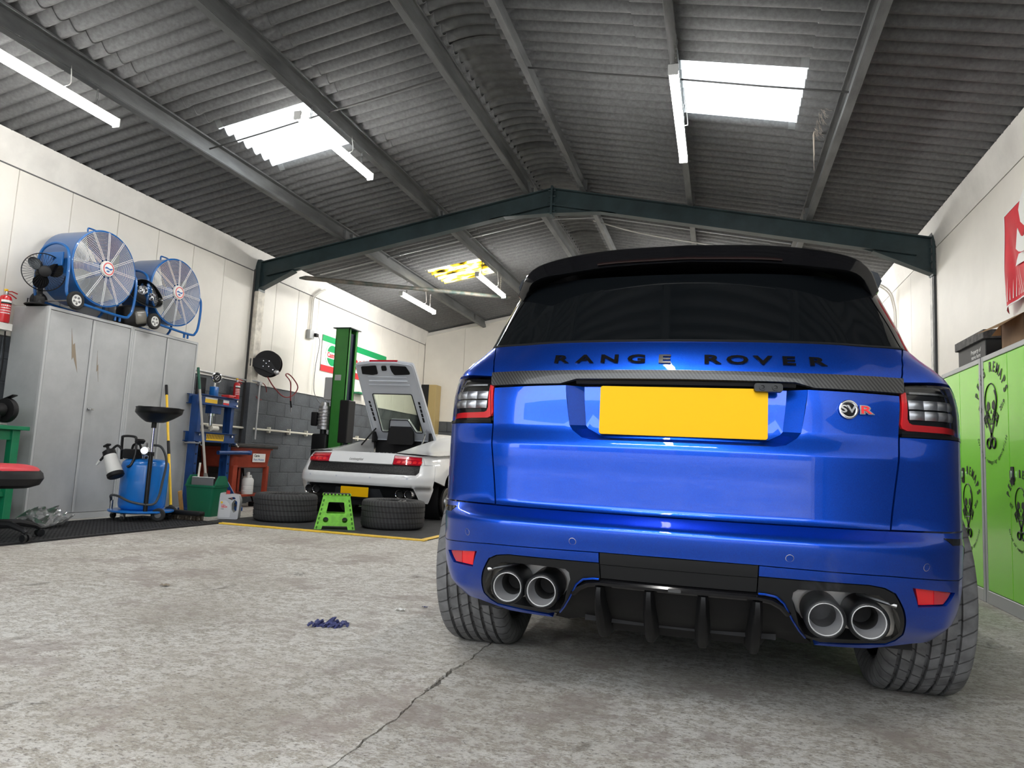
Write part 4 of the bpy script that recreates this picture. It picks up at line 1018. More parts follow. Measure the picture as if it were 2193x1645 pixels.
# blue drum fans
def drum_fan():
    t = thing('drum_fan', 'x', 'fan', (-6.33, 5.66, 2.06), group='blue drum fans on the grey cupboards')
    zc = .50; RX = Matrix(((0, 0, 1, 0), (1, 0, 0, 0), (0, 1, 0, zc), (0, 0, 0, 1)))
    b = B(); lathe(b, [(.350, -.26), (.372, -.255), (.385, -.24), (.385, .16), (.395, .175), (.395, .20), (.380, .205), (.372, .195), (.370, -.24), (.345, -.25)], 56, RX, True); obj('drum', b, M_FANBLUE, t, smooth=45)
    b = B()
    for k in range(20):
        r = .105 + k*(.372-.105)/19
        n = 40
        lathe(b, [(r+.0022*math.cos(a), .205 + .018*(1-(r/.375)**2) + .0022*math.sin(a)) for a in (0, PI/2, PI, 1.5*PI)], n, RX, True)
    gr = obj('front_grille', b, M_WIRE, t, smooth=80)
    for k in range(12):
        a = 2*PI*k/12; b = B()
        for o in (-.008, .008):
            tube(b, [RX @ Vector((r*math.cos(a)-o*math.sin(a), r*math.sin(a)+o*math.cos(a), .209+.018*(1-(r/.375)**2))) for r in (.07, .2, .385)], .0028, 5)
        obj('grille_spoke', b, M_WIRE, gr)
    b = B(); lathe(b, [(.082, .215), (.082, .235), (.074, .245), (.066, .245)], 32, RX); hb = obj('hub_badge', b, M_WHITEPLASTIC, t)
    b = B(); lathe(b, [(.067, .244), (0, .246)], 28, RX); obj('badge_face', b, M_WHITEINK, hb)
    MT = RX @ Matrix.Translation((0, 0, .247))
    b = B(); lathe(b, [(.056, .2465), (.064, .2465), (.064, .248), (.056, .248)], 28, RX, True); obj('badge_ring', b, M_REDINK, hb)
    b = B(); prism(b, [(-.05, -.004), (-.03, .016), (.01, .004), (.052, .014), (.03, -.012), (-.01, -.002)], .002, MT); obj('badge_swoosh', b, M_BLUEINK, hb)
    b = B(); prism(b, [(-.03, -.03), (-.01, -.018), (.02, -.024), (.0, -.036)], .002, MT); obj('badge_swoosh', b, M_BLUEINK, hb)
    for k in range(4):
        a0 = .5 + k*PI/2
        b = B()
        def bl(u, v):
            r = .07 + u*.275; w = (.12 + .20*u); a = a0 + (v-.5)*w*2.2/(.4+u)
            return RX @ Vector((r*math.cos(a), r*math.sin(a), .05 + (v-.5)*.10))
        gridmesh(b, bl, 6, 5); bmesh.ops.solidify(b, geom=b.faces[:], thickness=.004); obj('blade', b, M_BLADE, t, smooth=60)
    b = B(); lathe(b, [(0, -.22), (.08, -.22), (.09, -.2), (.09, .02), (.07, .09), (0, .1)], 24, RX); obj('motor', b, M_FANBLUE, t)
    b = B()
    for r in (.1, .17, .24, .31): lathe(b, [(r+.003*math.cos(a), -.245+.003*math.sin(a)) for a in (0, PI/2, PI, 1.5*PI)], 30, RX, True)
    for k in range(8): a = 2*PI*k/8; tube(b, [RX @ Vector((r*math.cos(a), r*math.sin(a), -.248)) for r in (.05, .36)], .003, 5)
    obj('rear_grille', b, M_WIRE, t, smooth=80)
    # cradle of bent tube
    b = B(); path = [(.20, -.33, .085), (.20, .26, .055), (.20, .37, .09), (.20, .41, .20), (.20, .42, .42), (.16, .42, .54), (0, .42, .60), (-.16, .42, .54), (-.20, .42, .42), (-.20, .41, .20), (-.20, .37, .09), (-.20, .26, .055), (-.20, -.33, .085)]
    tube(b, smooth_path(path, 5), .014, 10); obj('cradle_tube', b, M_FANBLUE, t)
    b = B(); path = [(.20, -.33, .085), (.20, -.41, .16), (.20, -.42, .45), (.15, -.42, .60), (0, -.42, .655), (-.15, -.42, .60), (-.20, -.42, .45), (-.20, -.41, .16), (-.20, -.33, .085)]
    tube(b, smooth_path(path, 5), .014, 10); obj('push_handle', b, M_FANBLUE, t)
    b = B(); bx(b, -.12, .12, -.43, -.41, .42, .56, .004, 1); cyl(b, (0, -.44, .5), (0, -.36, .5), .02); obj('pivot_plate', b, M_FANBLUE, t)
    b = B(); cyl(b, (-.22, -.33, .09), (.25, -.33, .09), .008, n=8); obj('axle', b, M_STEEL, t)
    for x in (.235, -.235):
        b = B(); RW = Matrix.Translation((x, -.33, .09)) @ Matrix.Rotation(PI/2, 4, 'Y')
        lathe(b, [(.058, -.02), (.08, -.022), (.09, -.012), (.09, .012), (.08, .022), (.058, .02)], 28, RW, True); w = obj('wheel', b, M_RUBBER, t)
        b = B(); lathe(b, [(.058, .015), (.05, .019), (.02, .012), (.012, .022), (0, .022)], 20, RW); h = obj('wheel_hub', b, M_WHITEPLASTIC, w)
        if x > 0:
            b = B()
            for k in range(5):
                a = 2*PI*k/5; q = circ(.011, 10, .033*math.cos(a), .033*math.sin(a)); prism(b, q, .004, RW, .0165)
            h2 = obj('hub_slots', b, M_GREYPLASTIC, w); h2['kind'] = 'stuff'
    for y in (.20, .26):
        b = B(); cyl(b, (.19, y, .06), (.19, y, 0), .012, n=8); obj('foot', b, M_FANBLUE, t)
    b = B(); tube(b, smooth_path([(-.03, -.05, .885), (-.03, -.05, .925), (-.03, -.03, .935), (-.03, .05, .935), (-.03, .07, .925), (-.03, .07, .885)], 3), .009, 8); obj('carry_handle', b, M_FANBLUE, t)
    return t
f1 = drum_fan(); f1['label'] = 'blue drum fan with white wire grille, the nearer one beside the desk fan'
f2 = dup(f1, (-6.33, 6.67, 2.06), 0, 'blue drum fan with white wire grille, the farther one above the blue press')
# small black desk fan
t = thing('desk_fan', 'small black desk fan standing on the grey cupboard', 'fan', (-6.36, 5.17, 2.06), math.radians(-28))
b = B(); lathe(b, [(.12, 0), (.125, .008), (.11, .018), (.03, .026), (.0, .03)], 32); obj('base', b, M_BLACK, t)
b = B(); tube(b, [(0, 0, .02), (-.02, 0, .10), (-.03, 0, .2), (-.02, 0, .30)], [.032, .026, .022, .026], 12); box(b, (-.01, 0, .06), (.06, .09, .09), None, .02, 3); obj('stand', b, M_BLACK, t)
RX = Matrix.Translation((0, 0, .335)) @ Matrix(((0, 0, 1, 0), (1, 0, 0, 0), (0, 1, 0, 0), (0, 0, 0, 1)))
b = B(); lathe(b, [(0, -.09), (.05, -.085), (.055, -.02), (.045, .01), (0, .012)], 24, RX); obj('motor_housing', b, M_BLACK, t)
b = B(); lathe(b, [(.183, .02), (.188, .03), (.183, .04), (.178, .03)], 44, RX, True); obj('cage_rim', b, M_BLACKSAT, t)
b = B()
for k in range(40):
    a = 2*PI*k/40
    tube(b, [RX @ Vector((r*math.cos(a), r*math.sin(a), .03+.055*(1-(r/.183)**2))) for r in (.05, .11, .16, .183)], .0012, 4)
    tube(b, [RX @ Vector((r*math.cos(a), r*math.sin(a), .03-.06*(1-(r/.183)**2))) for r in (.05, .11, .16, .183)], .0012, 4)
o = obj('cage_wires', b, M_BLACKSAT, t); o['kind'] = 'stuff'
b = B(); lathe(b, [(.052, .07), (.055, .085), (.04, .095), (0, .098)], 24, RX); obj('hub', b, M_BLACK, t)
for k in range(3):
    b = B(); a0 = .35 + k*2*PI/3
    def blf(u, v):
        a = 2*PI*u; rr = math.sqrt(v)
        p = Vector((.10 + .072*rr*math.cos(a), .062*rr*math.sin(a), .04 + .03*rr*math.sin(a)))
        return RX @ (Matrix.Rotation(a0, 4, 'Z') @ p)
    gridmesh(b, lambda u, v: blf(u, v*.999+.001), 20, 3, True); obj('blade', b, M_BLACKGLOSS, t, smooth=60)
# spare headlamps between the fans
t = thing('headlamp', 'clear car headlamp unit perched between the two drum fans', 'headlamp', (-6.16, 6.24, 2.29), math.radians(-30))
def lampshape(u, v, k=1.0):
    a = 2*PI*u; w = .185*(1 - .25*math.sin(a)); r = math.sin(v*PI/2)
    return Vector((.03 + .10*math.cos(v*PI/2)*k, w*r*math.cos(a), .16 + .145*r*math.sin(a) - .25*w*r*math.cos(a)))
b = B(); gridmesh(b, lambda u, v: lampshape(u, v*.98+.02), 28, 8, True); obj('lens', b, M_CLEAR, t, smooth=80)
b = B(); gridmesh(b, lambda u, v: lampshape(u, v*.98+.02, -1.2), 28, 8, True); obj('rear_housing', b, M_BLACK, t, smooth=60)
for (y, z, r) in ((-.045, .175, .048), (.06, .115, .042)):
    b = B(); lathe(b, [(.006, -.03), (r*.7, -.015), (r, .02), (r*1.08, .022)], 24, AX((.045, y, z), (1, 0, .05))); lathe(b, [(0, .012), (.014, .006), (.016, -.02)], 14, AX((.045, y, z), (1, 0, .05))); obj('reflector', b, M_CHROME, t)
b = B(); gridmesh(b, lambda u, v: lampshape(u, .80+.18*v, .55), 28, 2, True); obj('inner_bezel', b, M_ALU, t, smooth=60)
t = thing('headlamp', 'dark dusty headlamp unit lying under the clear one', 'headlamp', (-6.27, 6.2, 2.06), math.radians(-20))
b = B(); box(b, (.0, .0, .12), (.22, .27, .23), Matrix.Rotation(.12, 3, 'X'), .05, 3); obj('housing', b, M_BLACK, t)
b = B(); box(b, (.07, .05, .11), (.12, .14, .15), Matrix.Rotation(.3, 3, 'X'), .03, 3); obj('lens', b, mat('dusty_lens', (.16, .15, .13), .25, coat=.5), t)
b = B(); tube(b, [(0, 0, 0), (0, 0, .09), (0, .05, .09), (0, .03, .0)], .006, 6); tube(b, [(0, .05, .09), (0, .08, .105), (0, .095, .10)], .006, 6)
tag(obj('bent_hook', b, M_BLACK, None, loc=(-6.55, 5.20, 2.06)), 'small bent black wire hook behind the desk fan', 'hook')
# wall fire extinguishers
def extinguisher(x, y, z, label, r=.052, h=.27):
    t = thing('fire_extinguisher', label, 'extinguisher', (x, y, z), group='wall fire extinguishers')
    b = B(); lathe(b, [(0, 0), (r*.92, 0), (r, .012), (r, h*.86), (r*.8, h*.95), (r*.35, h), (0, h)], 28); obj('cylinder', b, M_RED, t)
    b = B(); bx(b, -.092, -r*.8, -.02, .02, h*.3, h*.75, .003, 1); obj('wall_bracket', b, M_STEEL, t)
    b = B(); lathe(b, [(.016, h), (.018, h+.02), (.012, h+.035), (0, h+.035)], 12); obj('valve', b, M_STEEL, t)
    b = B(); tube(b, [(0, .0, h+.03), (.0, .05, h+.045), (0, .11, h+.035)], .006, 6); obj('lever', b, M_REDPLASTIC, t)
    b = B(); tube(b, [(0, .0, h+.018), (.0, .05, h+.012), (0, .105, h-.012)], .006, 6); obj('carry_handle', b, M_REDPLASTIC, t)
    b = B(); box(b, (0, -.005, h+.045), (.025, .03, .022), None, .004, 1); obj('safety_tag', b, M_YELLOWHANDLE, t)
    for (z0, z1, m, a0, a1) in ((h*.72, h*.80, M_WHITEINK, -75, 35), (h*.66, h*.72, M_INK, -75, 35)):
        b = B(); gridmesh(b, lambda u, v: Vector(((r+.0008)*math.cos(math.radians(a0+(a1-a0)*u)), (r+.0008)*math.sin(math.radians(a0+(a1-a0)*u)), z0+(z1-z0)*v)), 10, 1); obj('label_band', b, m, t)
    rr = random.Random(5)
    for i in range(4):
        zz = h*(.58-.09*i); b = B(); a = -70
        while a < 25:
            w = rr.uniform(5, 14); gridmesh(b, lambda u, v: Vector(((r+.0009)*math.cos(math.radians(a+w*u)), (r+.0009)*math.sin(math.radians(a+w*u)), zz+.010*v)), 3, 1); a += w+4
        o = obj('label_print', b, M_WHITEINK, t); o['kind'] = 'stuff'
    return t
extinguisher(-6.60, 5.02, 1.87, 'red fire extinguisher with yellow tag at the left edge, beside the grey cupboard')
extinguisher(-6.60, 8.50, 1.46, 'small red fire extinguisher on the wall above the blue press', .045, .26)
b = B(); bx(b, XL, XL+.14, 4.4, 5.09, 1.80, 1.865); tag(obj('wall_ledge', b, M_WHITETRIM, None), 'short white wall ledge under the left fire extinguisher', 'ledge')
b = B(); tube(b, smooth_path([(-6.66, 5.10, 1.85), (-6.655, 5.11, 1.5), (-6.66, 5.10, 1.2), (-6.60, 5.08, 1.02)], 5), .007, 6); tag(obj('power_cable', b, M_BLACK, None), 'thin black cable hanging down beside the grey cupboard', 'cable')
# green bench and grinder
t = thing('workbench', 'green steel workbench at the left edge of the photo', 'workbench', (-6.3, 4.2, 0))
b = B(); bx(b, -.36, .28, -.9, .76, .85, .885, .004, 1); obj('bench_top', b, M_GREENBENCH, t)
for (x, y) in ((.22, .66), (.22, -.8), (-.3, .66), (-.3, -.8)):
    b = B(); bx(b, x-.04, x+.03, y-.035, y+.035, .02, .85, .003, 1); bx(b, x-.06, x+.05, y-.05, y+.05, 0, .02); obj('leg', b, M_GREENBENCH, t)
b = B(); bx(b, .19, .23, -.8, .66, .76, .85); bx(b, .19, .23, -.8, .66, .26, .30); obj('rail', b, M_GREENBENCH, t)
b = B(); bx(b, -.30, .2, -.8, .65, .24, .26); obj('lower_shelf', b, M_GREENBENCH, t)
t = thing('bench_grinder', 'black bench grinder sitting on the green workbench', 'grinder', (-6.20, 4.72, .885), math.radians(8))
b = B(); cyl(b, (0, -.10, .14), (0, .10, .14), .062, n=24); box(b, (0, 0, .05), (.10, .12, .11), None, .02, 2); obj('motor_body', b, M_BLACK, t)
b = B(); box(b, (0, 0, .012), (.17, .20, .024), None, .006, 1); obj('base', b, M_STEEL, t)
for s in (-1, 1):
    b = B(); lathe(b, [(.02, -.028), (.105, -.028), (.112, -.018), (.112, .018), (.105, .028), (.02, .028)], 30, AX((0, s*.15, .14), (0, 1, 0))); w = obj('wheel_guard', b, M_BLACK, t)
    b = B(); box(b, (.03, s*.15, .262), (.10, .055, .012), Matrix.Rotation(-.4, 3, 'Y'), .003, 1); obj('spark_visor', b, M_BLACKSAT, w)
    b = B(); lathe(b, [(0, -.012), (.09, -.012), (.09, .012), (0, .012)], 28, AX((.012, s*.15, .14), (0, 1, 0))); obj('grinding_wheel', b, M_GREYPLASTIC, w)
# red and black swivel chair
t = thing('swivel_chair', 'red and black swivel chair, half out of frame at the left', 'chair', (-5.26, 4.12, .016))
b = B(); gridmesh(b, lambda u, v: Vector(((.27*math.sin(v*PI/2)**.6)*math.cos(2*PI*u), (.26*math.sin(v*PI/2)**.6)*math.sin(2*PI*u), .508 + .06*math.cos(v*PI/2) + .012*math.cos(2*PI*u)*v)), 32, 6, True); obj('seat_cushion', b, M_REDVINYL, t, smooth=70)
b = B(); lathe(b, [(.255, .53), (.285, .50), (.295, .46), (.27, .41), (.20, .385), (.05, .38), (0, .38)], 36); obj('seat_shell', b, M_BLACK, t)
b = B(); gridmesh(b, lambda u, v: Vector((-.34-.02*math.cos((u-.5)*3), (u-.5)*.40, .62+.28*v)), 8, 8); bmesh.ops.solidify(b, geom=b.faces[:], thickness=.05); obj('backrest', b, M_REDVINYL, t, smooth=60)
b = B(); tube(b, smooth_path([(-.1, 0, .38), (-.26, 0, .40), (-.335, 0, .52), (-.345, 0, .85)], 5), .022, 8); obj('back_bracket', b, M_BLACK, t)
b = B(); cyl(b, (0, 0, .09), (0, 0, .30), .028, n=14); obj('gas_strut_sleeve', b, M_BLACK, t)
b = B(); cyl(b, (0, 0, .29), (0, 0, .40), .017, n=12); obj('gas_strut', b, M_CHROME, t)
for k in range(5):
    a = 2*PI*k/5 + .02; d = Vector((math.cos(a), math.sin(a), 0))
    b = B(); tube(b, [d*.02+V(0, 0, .11), d*.18+V(0, 0, .115), d*.30+V(0, 0, .085), d*.335+V(0, 0, .065)], [.034, .026, .02, .015], 8); lg = obj('base_leg', b, M_BLACK, t)
    n = Vector((-d.y, d.x, 0)); c = d*.335
    b = B()
    for s in (-1, 1): cyl(b, c+n*(s*.008)+V(0, 0, .028), c+n*(s*.028)+V(0, 0, .028), .028, n=14)
    cyl(b, c+V(0, 0, .03), c+V(0, 0, .07), .008, n=8); obj('castor', b, M_BLACKSAT, lg)
# rubber ring mat in front of the cupboards
t = thing('rubber_mat', 'long black rubber ring mat in front of the grey cupboards', 'mat', (-5.55, 4.9, 0))
b = B(); bx(b, -.40, .58, -2.4, 1.42, 0, .008); obj('mat_base', b, M_MAT, t, smooth=0)
b = B()
for s in (-.40, .58): bx(b, s-.02, s+.02, -2.4, 1.42, 0, .016)
for s in (-2.4, 1.42): bx(b, -.42, .6, s-.02, s+.02, 0, .016)
obj('mat_border', b, M_MAT, t, smooth=0)
b = B()
for k in range(96):
    y = -2.38 + k*.04; bx(b, -.39, .57, y, y+.013, .007, .015)
for k in range(24):
    x = -.39 + k*.041; bx(b, x, x+.012, -2.38, 1.40, .007, .0155)
o = obj('mat_ribs', b, M_MAT, t, smooth=0); o['kind'] = 'stuff'
# clear plastic bag
t = thing('plastic_bag', 'crumpled clear plastic bag with small parts on the rubber mat', 'bag', (-5.80, 5.02, .016), math.radians(-42))
rr = random.Random(11)
def bagf(u, v):
    a = 2*PI*u; r = math.sin(PI*min(.999, v*.98+.01)); x = (v-.5)*.62
    h = .05 + .13*math.exp(-((v-.70)/.16)**2)
    w = .08 + .11*math.exp(-((v-.62)/.3)**2)
    j = .018*(math.sin(9*u*PI*2+14*v) + math.sin(23*v+5*u*6.28) + .7*math.sin(41*u*6.28/2+31*v))
    return Vector((x + j, w*r**.5*math.cos(a) + j, max(0.001, h*.5*r**.5*(1+math.sin(a)) + j*.8)))
b = B(); gridmesh(b, bagf, 64, 48, True); obj('bag_film', b, M_BAG, t, smooth=25)
for k, (x, m, r) in enumerate(((-.10, M_BLACK, .018), (-.03, M_WHITEPLASTIC, .012), (.03, M_BLACK, .02), (.07, M_STEEL, .012), (-.18, M_WHITEPLASTIC, .012))):
    b = B(); cyl(b, (x-.03, .02*(k % 2), r), (x+.03, .02*(k % 2)+.01, r), r, n=12); obj('loose_fitting', b, m, t)
# blue waste oil drainer with catch pan
t = thing('oil_drainer', 'blue wheeled waste oil drainer with black catch pan on a pole', 'oil drainer', (-5.665, 5.99, .016))
b = B(); lathe(b, [(0, .10), (.18, .10), (.212, .125), (.220, .16), (.222, .54), (.215, .575), (.185, .605), (.11, .618), (0, .62)], 44); obj('tank', b, M_DRUMBLUE, t, smooth=50)
b = B(); lathe(b, [(0, .075), (.29, .075), (.305, .085), (.305, .10), (.29, .102), (0, .10)], 36); obj('base_tray', b, M_DRUMBLUE, t)
for (x, y) in ((-.27, -.08), (.05, -.28)):
    b = B(); cyl(b, (x-.012, y, .03), (x+.012, y, .03), .03, n=16); ca = obj('castor', b, M_RUBBER, t)
    b = B(); bx(b, x-.018, x+.018, y-.02, y+.02, .045, .075, .004, 1); bx(b, x-.02, x-.015, y-.012, y+.012, .02, .06); bx(b, x+.015, x+.02, y-.012, y+.012, .02, .06); obj('castor_fork', b, M_CHROME, ca)
for (x, y) in ((.27, -.06), (.12, .27)):
    b = B(); n = Vector((.5, -.86, 0)); lathe(b, [(.03, -.018), (.055, -.02), (.066, -.012), (.066, .012), (.055, .02), (.03, .018)], 24, AX((x, y, .066), n), True); w = obj('wheel', b, M_RUBBER, t)
    b = B(); lathe(b, [(.032, -.015), (.032, .015), (.01, .018), (0, .018)], 16, AX((x, y, .066), n)); obj('wheel_hub', b, M_GREYPLASTIC, w)
b = B(); cyl(b, (.205, -.165, .08), (.205, -.165, .66), .021, n=16); obj('outer_pole', b, M_BLACKSAT, t)
b = B(); cyl(b, (.205, -.165, .66), (.205, -.165, .97), .014, n=14); obj('inner_pole', b, M_CHROME, t)
b = B(); cyl(b, (.205, -.165, .65), (.205, -.165, .69), .03, n=14); cyl(b, (.205, -.165, .67), (.26, -.2, .67), .008, n=8); obj('pole_clamp', b, M_BLACK, t)
b = B(); cyl(b, (.205, -.165, .93), (.205, -.165, .985), .024, n=14); obj('pan_socket', b, M_BLACK, t)
def pan(u, v, k=0):
    a = 2*PI*u; ex = .09*(v**1.5)*.5
    cx = .205 + .055*v; r = .03 + (.222-.03)*min(1, (v*1.25)**.8)
    z = .985 + .135*max(0, v-.12)**1.2/.9**1.2 if v < .82 else .985 + .135*(.7/.9)**1.2 + (v-.82)*.25
    return Vector((cx + (r-k)*math.cos(a), -.165 + (r-k)*math.sin(a)*.95, z + k*.8))
b = B(); gridmesh(b, lambda u, v: pan(u, v), 40, 14, True); gridmesh(b, lambda u, v: pan(u, v, .006), 40, 14, True); obj('catch_pan', b, M_BLACKSAT, t, smooth=50)
b = B(); tube(b, [pan(k/40, 1.0) for k in range(40)], .006, 6, closed=True); bx(b, .0, .05, -.19, -.14, 1.12, 1.15, .004, 1); obj('pan_rim', b, M_BLACKSAT, t)
b = B(); tube(b, smooth_path([(-.20, -.12, .60), (-.205, -.13, .80), (-.18, -.14, .835), (-.02, -.17, .835), (.02, -.18, .80), (.035, -.19, .66), (.03, -.22, .56), (.0, -.24, .53)], 5), .013, 8); obj('push_handle', b, M_BLACKSAT, t)
b = B(); box(b, (-.05, -.10, .66), (.20, .16, .10), Matrix.Rotation(-.15, 3, 'Z'), .02, 2); tube(b, smooth_path([(-.10, -.10, .70), (-.08, -.10, .755), (.0, -.11, .76), (.04, -.12, .70)], 4), .012, 8); obj('tool_caddy', b, M_BLACK, t)
b = B()
for (p, q, r) in (((.08, -.13, .62), (.08, -.13, .74), .014), ((.05, -.14, .70), (.15, -.15, .72), .012), ((.12, -.15, .64), (.13, -.15, .78), .009), ((.16, -.12, .63), (.17, -.12, .76), .010), ((.06, -.15, .66), (.17, -.16, .655), .012)): cyl(b, p, q, r, n=10)
lathe(b, [(0, 0), (.035, 0), (.038, .01), (.035, .02), (0, .02)], 18, AX((.13, -.17, .70), (.5, -.86, .1))); obj('valve_manifold', b, M_CHROME, t)
b = B(); box(b, (.05, -.16, .79), (.035, .10, .045), Matrix.Rotation(.6, 3, 'Y'), .008, 2); obj('pump_gun', b, M_BLACK, t)
b = B(); tube(b, smooth_path([(.14, -.10, .76), (.22, -.05, .74), (.27, -.02, .60), (.265, -.04, .40), (.27, -.08, .24), (.25, -.14, .17), (.10, -.24, .19), (-.05, -.26, .24), (-.18, -.22, .24), (-.235, -.16, .19), (-.235, -.15, .10)], 6), .012, 8); obj('drain_hose', b, M_HOSEGREY, t)
b = B(); cyl(b, (-.235, -.15, .10), (-.235, -.15, .19), .016, n=12); obj('hose_end', b, M_STEEL, t)
# pump sprayer hung on the drainer
t = thing('pump_sprayer', 'white pump sprayer bottle hanging tilted on the oil drainer', 'sprayer', (-5.70, 5.66, .455))
MS = Matrix.Rotation(math.radians(-27), 4, 'Y')
b = B(); lathe(b, [(0, .02), (.072, .02), (.074, .03), (.062, .20), (.055, .225)], 28, MS); obj('bottle', b, M_WHITEPLASTIC, t)
b = B(); lathe(b, [(0, -.012), (.066, -.012), (.078, 0), (.078, .03), (.073, .036)], 28, MS); obj('base_cup', b, M_BLACK, t)
b = B(); lathe(b, [(.055, .222), (.06, .23), (.058, .27), (.03, .285), (0, .29)], 24, MS); b2 = Vector((0, 0, 0)); cyl(b, MS @ V(0, 0, .28), MS @ V(0, 0, .325), .014, n=10); box(b, MS @ V(0, 0, .33), (.06, .05, .02), MS.to_3x3(), .006, 2); obj('pump_head', b, M_BLACK, t)
b = B(); cyl(b, MS @ V(-.03, 0, .26), MS @ V(-.11, -.02, .215), .013, .011, n=12); obj('spray_neck', b, M_BLACK, t)
b = B(); cyl(b, MS @ V(-.11, -.02, .215), MS @ V(-.155, -.03, .19), .015, .010, n=12); obj('nozzle', b, M_WHITEPLASTIC, t)
b = B(); tube(b, smooth_path([MS @ V(.03, 0, .265), MS @ V(.10, .02, .285), MS @ V(.13, .03, .22)], 4), .012, 8); obj('trigger_handle', b, M_BLACK, t)
# yellow handled broom
t = thing('broom', 'yellow handled black broom leaning on the plain grey cupboard', 'broom', (0, 0, 0))
A_, B_ = V(-6.165, 6.70, 1.47), V(-5.555, 6.28, .10); d = B_-A_
def seg(nm, a, c, r, m): b = B(); cyl(b, A_+d*a, A_+d*c, r, n=12); obj(nm, b, m, t)
seg('handle_grip', 0, .085, .017, M_BLACK); seg('handle', .085, .47, .014, M_YELLOWHANDLE); seg('handle_sleeve', .47, .575, .0165, M_BLACK); seg('handle', .575, .965, .015, M_YELLOWHANDLE); seg('handle_socket', .965, 1.0, .019, M_BLACK)
b = B(); bx(b, -5.68, -5.16, 6.24, 6.33, .065, .11, .012, 2); obj('broom_head', b, M_BLACK, t)
b = B()
for k in range(90):
    x = -5.67 + .50*(k % 30)/29; y = 6.255 + .03*(k//30); cyl(b, (x, y, .07), (x+.006*math.sin(k), y+.008*math.cos(k*2.3), .017), .0065, n=4)
o = obj('bristles', b, mat('bristle_brown', (.035, .026, .016), .8), t); o['kind'] = 'stuff'
# blue hydraulic press
t = thing('shop_press', 'blue hydraulic workshop press with pressure gauge beside the grey cupboards', 'press', (-6.10, 7.45, 0))
for k, y in enumerate((-.32, .32)):
    b = B(); s = 1 if k == 0 else -1
    bx(b, -.055, .055, y-.004*s-.004, y-.004*s+.004, .04, 1.40); bx(b, .047, .055, y-.004*s, y+.05*s, .04, 1.40); bx(b, -.055, -.047, y-.004*s, y+.05*s, .04, 1.40); lg = obj('upright', b, M_PRESSBLUE, t, smooth=0)
    b = B()
    for i in range(7): cyl(b, (.0545, y+.022*s, .12+i*.115), (.0565, y+.022*s, .12+i*.115), .012, n=12)
    o = obj('pin_holes', b, M_BLACK, lg); o['kind'] = 'stuff'
    b = B(); bx(b, -.09, .30, y-.03, y+.03, 0, .05, .004, 1); obj('foot', b, M_PRESSBLUE, t)
    b = B(); v = [(.06, .36), (.30, .05), (.24, .05), (.06, .28)]; prism(b, v, .012, Matrix(((1, 0, 0, 0), (0, 0, 1, y-.006), (0, 1, 0, 0), (0, 0, 0, 1)))); obj('foot_brace', b, M_PRESSBLUE, t, smooth=0)
for x in (-.062, .062):
    b = B(); s = 1 if x > 0 else -1
    bx(b, x-.004, x+.004, -.37, .37, 1.30, 1.42); bx(b, x, x+.035*s, -.37, .37, 1.412, 1.42); bx(b, x, x+.035*s, -.37, .37, 1.30, 1.308); obj('top_beam', b, M_PRESSBLUE, t, smooth=0)
    b = B(); bx(b, x-.004, x+.004, -.37, .37, .845, .965); bx(b, x, x+.035*s, -.37, .37, .957, .965); bx(b, x, x+.035*s, -.37, .37, .845, .853); obj('bed_beam', b, M_PRESSBLUE, t, smooth=0)
for (y0, y1, z0, z1, m) in ((-.24, -.02, 1.325, 1.39, M_YELLOWHANDLE), (-.01, .08, 1.325, 1.39, M_INK), (.09, .20, 1.325, 1.385, M_WHITEINK), (.09, .20, 1.325, 1.35, M_REDINK), (-.24, -.02, 1.372, 1.39, M_WHITEINK)):
    b = B(); o = .0665 + (.0004 if m is M_REDINK or z0 > 1.36 else 0); bx(b, .0655, o+.0003, y0, y1, z0, z1); obj('warning_sticker', b, m, t, smooth=0)
b = B(); bx(b, .0655, .0668, -.16, .16, .865, .945); sk_ = obj('hazard_sticker', b, M_YELLOWHANDLE, t, smooth=0)
b = B()
for k in range(11): y = -.155 + k*.028; prism(b, [(y, .885), (y+.012, .885), (y+.024, .942), (y+.012, .942)], .0012, Matrix(((0, 0, 1, .0666), (1, 0, 0, 0), (0, 1, 0, 0), (0, 0, 0, 1))))
o = obj('hazard_stripes', b, M_INK, sk_, smooth=0); o['kind'] = 'stuff'
for (y, z) in ((-.34, 1.39), (-.34, 1.33), (.34, 1.39), (.34, 1.33), (-.30, .93), (.30, .93)):
    b = B(); cyl(b, (.06, y, z), (.085, y, z), .014, n=6); obj('bolt', b, M_CHROME, t)
for y in (-.33, .35):
    b = B(); cyl(b, (-.1, y, .83), (.12, y, .83), .016, n=12); tube(b, [(.12, y, .83), (.13, y+.02, .80), (.12, y+.05, .815)], .006, 6); obj('bed_pin', b, M_CHROME, t)
b = B(); bx(b, -.05, .05, -.09, .09, 1.20, 1.32, .006, 1); obj('ram_bracket', b, M_PRESSBLUE, t)
b = B(); cyl(b, (0, -.03, 1.08), (0, -.03, 1.21), .028, n=16); cyl(b, (0, -.03, 1.17), (0, -.03, 1.21), .045, n=20); cyl(b, (0, -.03, 1.05), (0, -.03, 1.08), .02, n=12); obj('ram', b, M_CHROME, t)
b = B(); bx(b, -.04, .04, -.06, .02, 1.42, 1.54, .008, 2); obj('gauge_block', b, M_FANBLUE, t)
b = B(); cyl(b, (0, -.02, 1.54), (0, -.02, 1.60), .014, n=10); gs = obj('gauge_stem', b, M_CHROME, t)
b = B(); lathe(b, [(.045, -.02), (.062, -.02), (.066, -.01), (.066, .012), (.058, .016), (.055, .012)], 28, AX((.02, -.02, 1.655), (1, -.35, 0))); ga = obj('pressure_gauge', b, M_CHROME, t)
